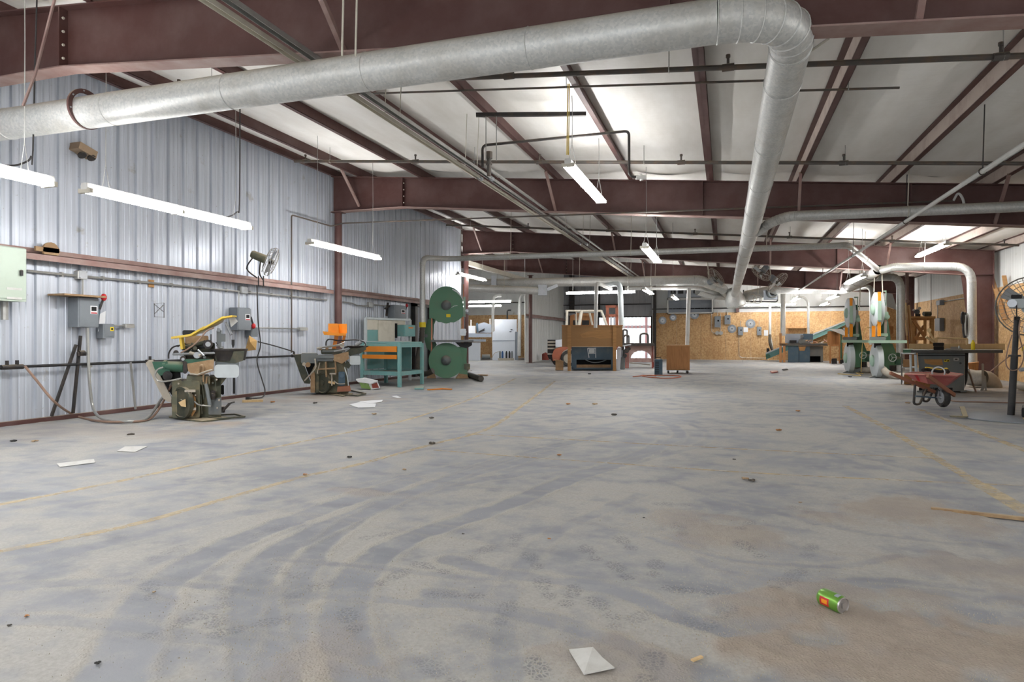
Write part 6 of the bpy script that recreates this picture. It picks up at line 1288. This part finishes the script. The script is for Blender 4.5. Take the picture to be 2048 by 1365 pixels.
b = MB(); b.tube(spline([F(1266, 754, .012), F(1300, 751, .012), F(1355, 752, .012), F(1359, 755, .012), F(1330, 757, .012), F(1290, 754, .012), F(1285, 751, .012), F(1312, 752.5, .012)], 6), .014, 6); tag(b.build('extension_cable', 'cable_orange'), 'orange cable coiled loosely on the floor before the caster box', 'cable')
# saw blades, boxes and sheets on the back strand board
yb = YB - .07
def sawblade(u, v, r, lab, clip=False):
    c = AY(u, v, yb); R = r * dep(c) / FOC; t = thing('circular_blade', lab, 'blade', c, 'round saw blades on the back wall'); n = 36; P = []
    for k in range(n): a = 2 * math.pi * k / n; rr = R if k % 2 else R * .95; P.append(c + Vector((math.cos(a) * rr, 0, math.sin(a) * rr)))
    MB().prism(P, (0, -.012, 0)).build('blade_disc', 'blade_steel', t, smooth=0); MB().cyl(c + Vector((0, -.012, 0)), c + Vector((0, -.02, 0)), R * .55, n=24).build('blade_collar', 'light_steel', t); MB().cyl(c + Vector((0, -.02, 0)), c + Vector((0, -.03, 0)), R * .12, n=10).build('nail', 'dark', t)
sawblade(1325, 641.5, 8, 'leftmost saw blade hung on the back strand board'); sawblade(1346, 635.5, 7, 'second saw blade from the left on the back strand board'); sawblade(1389, 630, 9, 'saw blade just right of the white drop pipe')
sawblade(1464, 658, 8.5, 'saw blade below the two largest grey wall boxes'); sawblade(1501, 648, 9.5, 'largest and rightmost saw blade on the back wall')
def backbox(u0, u1, v0, v1, lab):
    a, c = AY(u0, v0, yb - .12), AY(u1, v1, yb - .12); t = thing('switch_box', lab, 'box', ((a.x + c.x) / 2, yb, c.z), 'grey boxes on the back strand board'); b = MB(); b.bbox(((a.x + c.x) / 2, yb - .06, (a.z + c.z) / 2), (c.x - a.x, .12, a.z - c.z), .012); b.build('box_body', 'box_grey', t)
    MB().box(((a.x + c.x) / 2 + (c.x - a.x) * .1, yb - .125, (a.z + c.z) / 2 + (a.z - c.z) * .1), ((c.x - a.x) * .28, .02, (a.z - c.z) * .16)).build('switch', 'dark', t)
    MB().tube([((a.x + c.x) / 2, yb - .03, a.z), ((a.x + c.x) / 2, yb - .03, a.z + .3)], .014, 6).build('conduit_stub', 'conduit', t)
backbox(1429, 1441.5, 633, 655, 'leftmost and tallest grey box on the back strand board'); backbox(1449, 1461, 631, 649, 'second grey box from the left on the back strand board'); backbox(1476, 1486, 654, 671, 'small grey box left of the square white sheet'); backbox(1514, 1523, 654, 671, 'small grey box left of the thin bench pipe')
for u, lab in ((1434.5, 'left'), (1442, 'right')): c = AY(u, 666.5, yb); b = MB(); b.cyl(c, c + Vector((0, -.07, 0)), .1, n=16); tag(b.build('round_box', 'conduit'), lab + ' one of two small round boxes low on the back strand board', 'box')
for (u0, u1, v0, v1, lab) in ((1487, 1496, 655, 665, 'square white sheet on the back strand board'), (1528, 1536, 661, 672, 'white sheet behind the thin bench pipe')):
    a, c = AY(u0, v0, yb), AY(u1, v1, yb); b = MB(); b.mm(a.x, c.x, yb - .015, yb, c.z, a.z); tag(b.build('notice_sheet', 'paper'), lab, 'sheet')
b = MB(); b.tube(fillet([AY(1423, 628, yb - .03), AY(1423, 664, yb - .03), AY(1431, 668, yb - .03)], .08), .014, 6); b.tube([AY(1441, 628, yb - .04), AY(1441, 665, yb - .04)], .014, 6); tag(b.build('wall_conduit', 'conduit'), 'pale conduits around the tallest grey box on the back wall', 'conduit')
b = MB(); b.tube(fillet([AY(1478, 672, yb - .03), AY(1478, 713, yb - .03), AY(1484, 716, yb - .03), AY(1530, 717, yb - .03)], .12), .014, 6); tag(b.build('wall_conduit', 'conduit'), 'pale conduit running down to the floor at the back strand board', 'conduit')
# white framed panel and grille unit
a, c = AY(1334, 597, YB - .5), AY(1426, 627, YB - .5); t = thing('air_return', 'white framed grey panel high on the back wall', 'panel', ((a.x + c.x) / 2, YB - .4, c.z)); w_ = .1
MB().mm(a.x, c.x, YB - .5, YB - .05, a.z - w_, a.z).build('frame_top', 'white_steel', t); MB().mm(a.x, c.x, YB - .5, YB - .05, c.z, c.z + w_ * .6).build('frame_bottom', 'white_steel', t); MB().mm(a.x, a.x + w_ * .6, YB - .5, YB - .05, c.z, a.z).build('frame_side', 'white_steel', t); MB().mm(c.x - w_ * .6, c.x, YB - .5, YB - .05, c.z, a.z).build('frame_side', 'white_steel', t); MB().mm(a.x, c.x, YB - .2, YB - .05, c.z, a.z).build('grey_panel', 'mid_machine', t)
a, c = AY(1336, 580, YB - .8), AY(1402, 594, YB - .8); t = thing('air_unit', 'grey louvred air unit above the white framed panel', 'unit', ((a.x + c.x) / 2, YB - .5, c.z)); MB().mm(a.x, c.x, YB - .8, YB - .2, c.z, a.z).build('casing', 'mid_machine', t)
for k in range(4): x = a.x + (c.x - a.x) * (.08 + .23 * k); MB().mm(x, x + (c.x - a.x) * .16, YB - .82, YB - .8, c.z + (a.z - c.z) * .45, a.z - .04).build('louvre', 'black_iron', t)
# hung fans near the hood
for (u, v, R, axd, lab) in ((1431, 557, .42, (.75, -.45, .5), 'hung cage fan left of the hanging hood'), (1523, 546, .40, (-.62, -.3, -.75), 'upper hung cage fan right of the hanging hood'), (1554, 565, .46, (.68, -.3, -.7), 'lower hung cage fan right of the hanging hood')):
    c = AD(u, v, 25.0); t = thing('hung_fan', lab, 'fan', c, 'cage fans hung from the roof'); fan_head(t, c, axd, R, 'hose_grey', 'box_grey', 16); MB().tube([c - Vector(axd).normalized() * .3, Vector((c.x - axd[0] * .4, c.y, ceilz(c.x) - .15))], .02, 6).build('hanger', 'cream_steel', t)
z = 27.4; t = thing('exhaust_fan', 'square grey exhaust fan box under the right trunk duct', 'fan', AD(1541, 599, z)); b = VB(z); b.pb(1527, 1555, 581, 599, 0, .5); b.build('housing', 'mid_machine', t); b = VB(z); b.ring(b.q(1545, 586, -.03), .2, .05, FW, 20, 6); b.build('inlet_ring', 'saw_grey', t); b = VB(z); b.disc(1545, 586, 5, -.05, .0, 14); b.build('motor', 'black_iron', t)
for k, u in enumerate((1504, 1515)): b = VB(26.5); b.ring(b.q(u, 597 + k * 2, .1 * k), .17, .015, (.2, 1, .3), 20, 5); q = b.q(u, 594, .1 * k); b.tube([q + UP * .1, Vector((q.x, q.y, ceilz(q.x) - .1))], .006, 4); tag(b.build('wire_coil', 'hose_grey'), ('left' if k == 0 else 'right') + ' one of two wire coils hanging below the right trunk duct', 'coil')
b = MB(); b.tube(fillet([AD(1487, 580, 29), AD(1487, 603, 29), AD(1555, 604, 29), AD(1555, 585, 29)], .1), .03, 6); b.tube([AD(1520, 603.5, 29), Vector((AD(1520, 603, 29).x, AD(1520, 603, 29).y, ceilz(AD(1520, 603, 29).x)))], .02, 5); tag(b.build('pipe_loop', 'dark_steel'), 'dark pipe frame hanging in front of the back strip light', 'pipe')
# ---- grey bench, conveyor and slanted board at the back right
z = 30.0; t = thing('saw_bench', 'grey cabinet bench with a wooden left end at the back right', 'bench', F(1605, 729)); B = lambda d=0: VB(z + d)
b = B(); b.pb(1559, 1656, 687.5, 692, -.1, 1.0); b.build('bench_top', 'saw_table', t); b = B(); b.pb(1576, 1620, 693, 726.5, 0, .8); b.build('cabinet', 'blue_grey', t); b = B(); b.pb(1597.5, 1598.3, 694, 726, -.02, 0); b.build('door_gap', 'dark', t)
b = B(); b.pb(1620, 1646, 693, 713, .2, .9); b.pb(1641, 1646, 713, 725, .2, .9); b.build('open_side', 'saw_grey', t); b = B(); b.pb(1620, 1641, 713, 725, .6, .9); b.build('dark_gap', 'dark', t)
b = B(); b.pp([(1597, 694), (1612, 694), (1609, 702), (1599, 702)], -.03, -.02); b.build('worn_patch', 'wood', t)
for u, v in ((1561, 667), (1568.5, 689)): b = B(); b.pb(u - 2.4, u + 2.4, v, 728, -.1, .05); b.build('post', 'wood_dark', t)
b = B(); b.pb(1558, 1575, 687, 690, -.1, 1.0); b.build('wooden_end', 'wood', t)
t = thing('grey_machine', 'low grey machine body standing on the back bench', 'machine', AD(1598, 687, z + .5)); b = B(.6); b.rb(1570, 1626, 668, 687.5, 0, .6, 2); b.build('body', 'mid_machine', t); b = B(.5); b.rb(1606, 1626, 668, 680, 0, .3, 1); b.build('motor_cover', 'blue_grey', t); b = B(.3); b.pb(1579, 1593, 681, 687, 0, .3); b.build('dark_tray', 'black_iron', t); b = B(.2); b.rb(1597, 1617, 679, 687, 0, .4, 2); b.disc(1604, 673, 3, .0, .2, 12); b.build('saw_head', 'saw_grey', t)
for k in range(12):
    u = 1613 + k * 3.6 + random.uniform(-.8, .8); v = random.uniform(681, 687); c = AD(u, v, z + random.uniform(.0, .5)); a = random.uniform(0, 3.1); b = MB(); b.bar(c - Vector((math.cos(a), math.sin(a), .2)) * .08, c + Vector((math.cos(a), math.sin(a), .2)) * .08, .03, .02); tag(b.build('wood_offcut', random.choice(['wood_pale', 'wood', 'paper', 'red_paint'])), 'small offcut on the back bench, ' + ORD[k] + ' from the left', 'offcut', 'offcuts piled on the back bench')
t = thing('wall_shelf', 'small wooden shelf box above the grey back bench', 'shelf', AY(1595, 664, yb)); a, c = AY(1575, 656, yb - .35), AY(1614, 664, yb - .35)
MB().mm(a.x, c.x, yb - .35, yb, a.z - .03, a.z).build('shelf_board', 'wood', t); MB().mm(a.x, a.x + .03, yb - .35, yb, c.z - .2, a.z).build('shelf_side', 'wood', t); MB().mm(c.x - .03, c.x, yb - .35, yb, c.z, a.z).build('shelf_side', 'wood', t)
z = 31.6; t = thing('conveyor', 'teal green conveyor rising to the right behind the back bench', 'conveyor', AD(1535, 719, z)); b = VB(z); b.pp([(1531, 708), (1560, 697), (1640, 664), (1692, 643), (1696, 648), (1645, 672), (1560, 708), (1534, 719)], 0, .5); b.build('belt_frame', 'teal', t); b = VB(z); b.pp([(1531, 706), (1692, 641), (1693, 643.5), (1532, 708.5)], -.04, .54); b.build('belt_edge', 'pale_grey', t); b = VB(z); b.disc(1536, 713, 4.5, -.1, .6, 16); b.build('tail_roller', 'machine_green_dk', t)
b = VB(z); b.rb(1533, 1539, 697, 705, .0, .3, 2); b.build('drive_motor', 'black_iron', t); b = VB(z); b.pb(1680, 1684, 655, 718, .1, .2); b.rod((1536, 713, .2), (1533, 719, .2), 1.5); b.build('support_leg', 'machine_green_dk', t)
b = VB(z - .2); b.rb(1688, 1700, 656, 668, 0, .3, 3); b.disc(1690, 660, 4, -.1, 0, 12); b.build('head_motor', 'saw_grey', t)
hose('bench_hose', 'black hose at the foot of the thin bench pipe', [AD(1540, 670, 32.1), AD(1540, 685, 32.0), AD(1545, 702, 31.9)], .075, 'hose_dark')
z = 28.8; t = thing('slanted_stand', 'wooden stand with a slanted white board left of the far band saw', 'stand', F(1665, 731)); B = lambda d=0: VB(z + d)
b = B(); b.pp([(1655, 658), (1683, 658.5), (1701, 672), (1700, 676)], -.1, .6); b.build('slanted_board', 'paper_dirty', t)
for u in (1660.5, 1679): b = B(); b.pb(u - 1.6, u + 1.6, 662, 730, 0, .1); b.build('leg', 'wood_dark', t)
b = B(); b.pb(1655, 1680, 663, 691, .3, .36); b.build('back_board', 'wood_dark', t); b = B(); b.pb(1659, 1681, 690, 693, 0, .08); b.build('rail', 'wood_dark', t); b = B(); b.pb(1667, 1669, 663, 691, .25, .3); b.build('divider', 'wood', t)
for k, (u0, u1, v0, v1, m, lab) in enumerate(((1663, 1674, 718, 729, 'black_iron', 'black bin under the slanted stand'), (1680, 1690, 720, 728, 'dark', 'dark box on the floor right of the slanted stand'), (1684, 1702, 727, 731, 'pale_grey', 'pale tray on the floor before the dark box'))):
    b = VB(28.2 - k * .3); b.rb(u0, u1, v0, v1, 0, .4, 1.5); tag(b.build('floor_bin', m), lab, 'bin')
# ---- pale cabinet machine in the side room
z = 33.0; t = thing('cabinet_machine', 'tall pale grey cabinet machine in the side room', 'machine', F(1010, 721)); B = lambda d=0: VB(z + d)
b = B(); b.pb(989, 1033.5, 639, 664, .1, 1.2); b.build('upper_cabinet', 'pale_machine', t); b = B(); b.pb(984.5, 1030, 662.6, 721, 0, 1.2); o = b.build('lower_cabinet', 'pale_machine', t); b = B(); b.pb(985.5, 1029, 681, 682, -.02, 0); b.build('door_gap', 'mid_machine', o)
for u, v in ((1023, 660), (1021, 664)): b = B(); b.pb(u - 2, u + 2, v - .8, v + .8, -.03, .1); b.build('handle', 'dark', t)
b = B(); b.pb(1030, 1036.5, 664, 721, .1, 1.2); b.build('side_panel', 'mid_machine', t)
b = B(); b.tube(fillet([b.q(1014.5, 640, .6), b.q(1014.5, 621, .6), b.q(1022, 621, .6)], .12), b.px(1.6), 10); b.build('exhaust_pipe', 'black_iron', t)
t = thing('control_desk', 'pale grey machine desk with a tilted screen in the side room', 'machine', F(955, 722)); b = B(-.6); b.pb(930, 961, 685, 722, 0, 1.2); b.build('desk_cabinet', 'pale_machine', t); b = B(-.6); b.pb(930, 972, 679, 684, -.1, 1.2); b.build('desk_top', 'mid_machine', t); b = B(); b.pb(930, 983, 667, 675, 0, .6); b.build('rail', 'mid_machine', t)
b = B(); b.pp([(955, 649), (968, 645), (983, 650), (983, 666), (953, 666)], 0, .6); b.build('screen_housing', 'mid_machine', t); b = B(); b.pp([(952, 647), (956, 646), (957, 664), (953, 666)], -.02, .0); b.build('screen', 'blue_grey', t); b = B(); b.pp([(956, 664), (969, 657), (969, 662), (958, 666)], -.03, 0); b.build('keyboard', 'black_iron', t); b = B(); b.pb(930, 951, 652, 667, .1, .6); b.build('white_box', 'paper', t)
b = B(); b.pb(941, 943, 640, 652, .2, .3); b.pb(979, 981, 638, 650, .2, .3); b.build('posts', 'paper', t); b = B(-.5); b.rod((937, 700, -.05), (945, 708, -.05), 1); b.rod((940, 714, -.05), (948, 704, -.05), 1); b.build('crank', 'black_iron', t)
b = B(-.2); b.rod((964, 714, .2), (980, 714, .2), 5, 14); tag(b.build('floor_motor', 'saw_grey'), 'dark grey motor on the floor between desk and pale cabinet', 'motor')
t = thing('air_regulators', 'row of small air regulators before the pale cabinet', 'regulators', F(1013, 722)); 
for u, m in ((1000, 'saw_grey'), (1005, 'blue_paint'), (1013, 'black_iron'), (1019, 'black_iron'), (1024, 'saw_grey')): b = VB(32.4); b.rb(u - 2, u + 2, 705, 717, 0, .1, 1); b.disc(u, 704, 1.5, 0, .08, 10); b.build('regulator', m, t)
b = VB(32.4); b.tb([(984, 717, .05), (988, 708, .05), (996, 704, .05), (1005, 705, .05)], .6, 5, 4); b.pb(996, 1028, 717, 721.5, 0, .1); b.build('mounting_rail', 'hose_grey', t)
# ================================================================ litter on the floor
def sheet(u0, v0, pts, lab, name='paper_sheet', mat='paper', cat='paper', lift=.003, th=.0015):
    P = [F(u, v) for u, v in pts]; P = [Vector((p.x, p.y, fz(p.x, p.y) + lift)) for p in P]; b = MB(); b.prism(P, (0, 0, th)); tag(b.build(name, mat, smooth=0), lab, cat)
sheet(0, 0, [(113, 928), (188, 919), (190, 926), (120, 935)], 'white paper on the floor at the left, nearer one of two', mat='paper_dirty'); sheet(0, 0, [(234, 903), (250, 894), (296, 893), (270, 905)], 'white paper on the floor at the left, farther one of two', mat='paper_dirty')
sheet(0, 0, [(698, 810), (722, 804), (752, 808), (750, 815), (716, 816)], 'left sheet of the white paper pile on the floor'); sheet(0, 0, [(718, 804), (743, 802), (766, 801), (763, 805), (740, 808)], 'right sheet of the white paper pile on the floor', lift=.007)
sheet(0, 0, [(783, 793), (793, 792), (803, 796), (795, 797)], 'small white scrap on the floor right of the paper pile', 'paper_scrap'); sheet(0, 0, [(829, 777), (832, 775.5), (848, 775), (847, 780), (829, 780)], 'teal plastic scrap on the floor before the teal work cart', 'plastic_scrap', 'teal', 'scrap', .008, .03)
b = MB(); Q = [F(1138, 1302, .012), F(1186, 1297, .03), F(1205, 1318, .016), F(1229, 1338, .014), F(1168, 1351, .012)]; b.prism(Q, (0, 0, .004)); tag(b.build('cardboard_scrap', 'paper_dirty', smooth=0), 'torn grey cardboard sheet on the near floor', 'cardboard')
# drink can lying on its side
t = thing('drink_can', 'crushed green drink can lying on the near floor', 'can', F(1664, 1238)); z = 2.56; a, c = AD(1642, 1197.5, z + .075), AD(1687, 1221, z - .02); a.z = .045; c.z = .043; d = (c - a).normalized(); L = (c - a).length; R = .035
MB().lathe([(.02, -.004), (.027, .0), (R, .012), (R, L - .016), (R * .86, L - .004)], a, d, 28, caps=True).build('can_body', 'can_green', t)
MB().lathe([(R * .86, L - .006), (R * .88, L), (R * .84, L + .002), (R * .8, L - .003), (0, L - .004)], a, d, 24).build('can_lid', 'aluminium', t)
s_ = d.cross(UP).normalized(); fr = -s_ if s_.dot(FW) > 0 else s_
def patch(a0, a1, l0, l1, name, mat, k=1.008):
    P = []; n = 6
    for l in (l0, l1):
        for i in range(n + 1): w_ = math.radians(a0 + (a1 - a0) * i / n); P.append(a + d * l * L + (fr * math.cos(w_) + UP * math.sin(w_)) * R * k)
    MB().add(P, [(i, i + 1, n + 2 + i, n + 1 + i) for i in range(n)]).build(name, mat, t)
patch(-30, 25, .22, .62, 'red_print', 'red_bright'); patch(-15, 12, .30, .55, 'orange_print', 'orange', 1.014); patch(60, 95, .72, .9, 'grey_print', 'mid_machine')
c = a + d * (L - .002); MB().box(c + d * .002, (.014, .004, .02), math.atan2(d.y, d.x) + 1.57).build('pull_tab', 'aluminium', t)
# boards, sticks, pebbles
b = MB(); b.bar(F(1862, 1018, .012), F(2075, 1041, .012), .03, .02); tag(b.build('wood_strip', 'dusty_tan'), 'long thin wooden strip on the near floor at the right edge', 'strip')
b = MB(); b.bar(F(485, 803, .02), F(526, 802, .02), .05, .04); tag(b.build('wood_strip', 'wood_pale'), 'short pale wooden strip on the floor behind the foot pedal', 'strip')
b = MB(); b.bar(F(856, 780, .012), F(885, 778, .012), .06, .02); b.bar(F(884, 778, .012), F(903, 779, .012), .05, .02); tag(b.build('wood_strip', 'orange_dusty'), 'bent reddish strip on the floor before the green band saw', 'strip')
b = MB(); b.tube([F(938, 750, .07), F(962, 758, .07)], .075, 16, caps=False); b.tube([F(938, 750, .07), F(962, 758, .07)], .068, 16, caps=True); o = tag(b.build('loose_pipe', 'hose_dark'), 'short dark pipe lying right of the big green band saw', 'pipe')
b = MB(); b.bar(F(945, 750, .02), F(975, 751, .02), .06, .03); tag(b.build('wood_strip', 'wood'), 'wooden strip lying behind the short dark pipe', 'strip')
# torn green and white carton by the teal cart
t = thing('carton', 'torn green and white cardboard carton left of the teal work cart', 'carton', F(738, 780)); z = 13.9; B = lambda: VB(z)
b = B(); b.pp([(718, 764), (733, 762), (742, 779), (723, 777)], -.05, .1); b.build('green_side', 'green_box', t); b = B(); b.pp([(712, 760), (729, 757), (756, 763), (740, 768), (716, 765)], -.06, .2); b.build('white_flap', 'paper', t); b = B(); b.pp([(737, 768), (755, 764), (760, 777), (741, 780)], -.02, .3); b.build('side_panel', 'paper', t); b = B(); b.pp([(743, 769), (754, 766), (758, 776), (745, 777)], -.03, -.02); b.build('dark_opening', 'brick_red', t)
LUMPS = [(27, 882, .03), (70, 882, .035), (262, 869, .04), (698, 914, .025), (610, 949, .02), (865, 886, .04), (808, 939, .02), (308, 1184, .008), (54, 1232, .010), (18, 1251, .008), (196, 1326, .012), (926, 1068, .009), (1490, 957, .028), (1505, 961, .03), (1137, 808, .04), (1190, 808, .045), (1228, 829, .04), (1118, 910, .02), (1468, 919, .016), (1556, 860, .035), (1596, 822, .03), (1098, 1078, .009), (1288, 1036, .009), (545, 804, .04), (630, 806, .04), (748, 828, .04), (862, 836, .035), (1700, 754, .05), (1816, 806, .04), (1180, 748, .05), (1600, 1005, .010)]
for lo, hi, wd in ((1000, 1400, 'near'), (848, 1000, 'middle'), (700, 848, 'far')):
    for k, (u, v, r) in enumerate(sorted(l for l in LUMPS if lo <= l[1] < hi)):
        p = F(u, v, r * .3); b = MB(); a = random.uniform(0, 3)
        for j in range(3): b.ball((p.x + math.cos(a + j * 2) * r * .5, p.y + math.sin(a + j * 2) * r * .5, p.z), r * random.uniform(.45, .7), 6, (random.uniform(.8, 1.4), random.uniform(.7, 1.2), .5))
        tag(b.build('debris_lump', ['hose_dark', 'dusty_tan', 'rubber', 'wood_dark'][(k * 7 + len(wd)) % 4], smooth=0), 'small lump of debris on the %s floor, %s from the left' % (wd, ORD[k]), 'debris', 'debris lumps on the floor')
b = MB(); b.prism([F(1540, 744, .01), F(1553, 742.5, .01), F(1556, 745, .01), F(1544, 747, .01)], (0, 0, .03)); tag(b.build('red_rag', 'red_paint'), 'red rag on the floor before the back bench', 'rag')
b = MB(); b.prism([F(1564, 740, .01), F(1574, 738, .01), F(1576, 740, .01), F(1568, 741, .01)], (0, 0, .03)); tag(b.build('dark_rag', 'black_iron'), 'dark rag on the floor before the back bench', 'rag')
b = MB(); b.bar(F(1384, 1322, .006), F(1404, 1314, .006), .012, .006); tag(b.build('wood_splinter', 'wood_pale'), 'pale wood splinter on the near floor right of the cardboard', 'splinter')
# sawdust crumbs, far too many to count
paint('crumb', (172, 164, 148), .8, 0, .3, (140, 128, 112), 20)
rng = np.random.RandomState(11); P = []; fs = []
def crumbs(n, cx, cy, sx, sy, s0, s1):
    for _ in range(n):
        x, y = rng.normal(cx, sx), rng.normal(cy, sy)
        if y < 1.5: continue
        s_ = rng.uniform(s0, s1); a = rng.uniform(0, 6.28); k = len(P); dx, dy = math.cos(a) * s_, math.sin(a) * s_; z = .008
        P.extend([(x - dx, y - dy, z - .004), (x + dx, y + dy, z - .004), (x - dy * .6, y + dx * .6, z - .003), (x, y, z + s_ * .55)]); fs.extend([(k, k + 1, k + 3), (k + 1, k + 2, k + 3), (k + 2, k, k + 3)])
for (u, v, rx, ry, n) in ((1850, 1290, .45, .3, 2600), (2020, 1330, .4, .3, 1400), (1680, 1235, .25, .2, 1200), (1760, 1360, .35, .2, 1200), (1560, 1215, .25, .2, 500), (1350, 1045, .2, .2, 500), (1450, 1065, .3, .25, 500), (1820, 1030, .35, .35, 600), (1260, 1320, .3, .2, 500), (720, 1300, .35, .3, 500), (560, 1200, .3, .3, 500), (700, 1180, .3, .3, 400), (600, 1330, .25, .2, 400), (1000, 1330, .3, .15, 400), (360, 850, .3, .2, 400)):
    c = F(u, v); crumbs(n, c.x, c.y, rx, ry, .001, .003)
for wd, st, px in TRACKS[:12] + TRACKS[15:]:
    q = spline([F(*p) for p in px], 30)
    for p, p2 in zip(q[:-1], q[1:]):
        if p.y > 6.5: continue
        d = p2 - p; L = d.length; nrm = Vector((-d.y, d.x, 0)).normalized()
        for _ in range(int(L * 34 * st)):
            f = rng.uniform(0, 1); s1 = rng.choice([-1, 1]) * (wd * .56 + rng.normal(0, .02)); o = p + d * f + nrm * s1; crumbs(1, o.x, o.y, .006, .006, .0012, .0035)
for _ in range(2500):
    x, y = rng.uniform(-2.6, 2.2), rng.uniform(1.6, 5.0); crumbs(1, x, y, .02, .02, .0008, .002)
me = bpy.data.meshes.new('sawdust_crumbs'); me.from_pydata(P, [], fs); me.materials.append(MATS['crumb']); o = bpy.data.objects.new('sawdust_crumbs', me); COL.objects.link(o); o['kind'] = 'stuff'; tag(o, 'pale sawdust crumbs scattered over the near floor', 'sawdust')
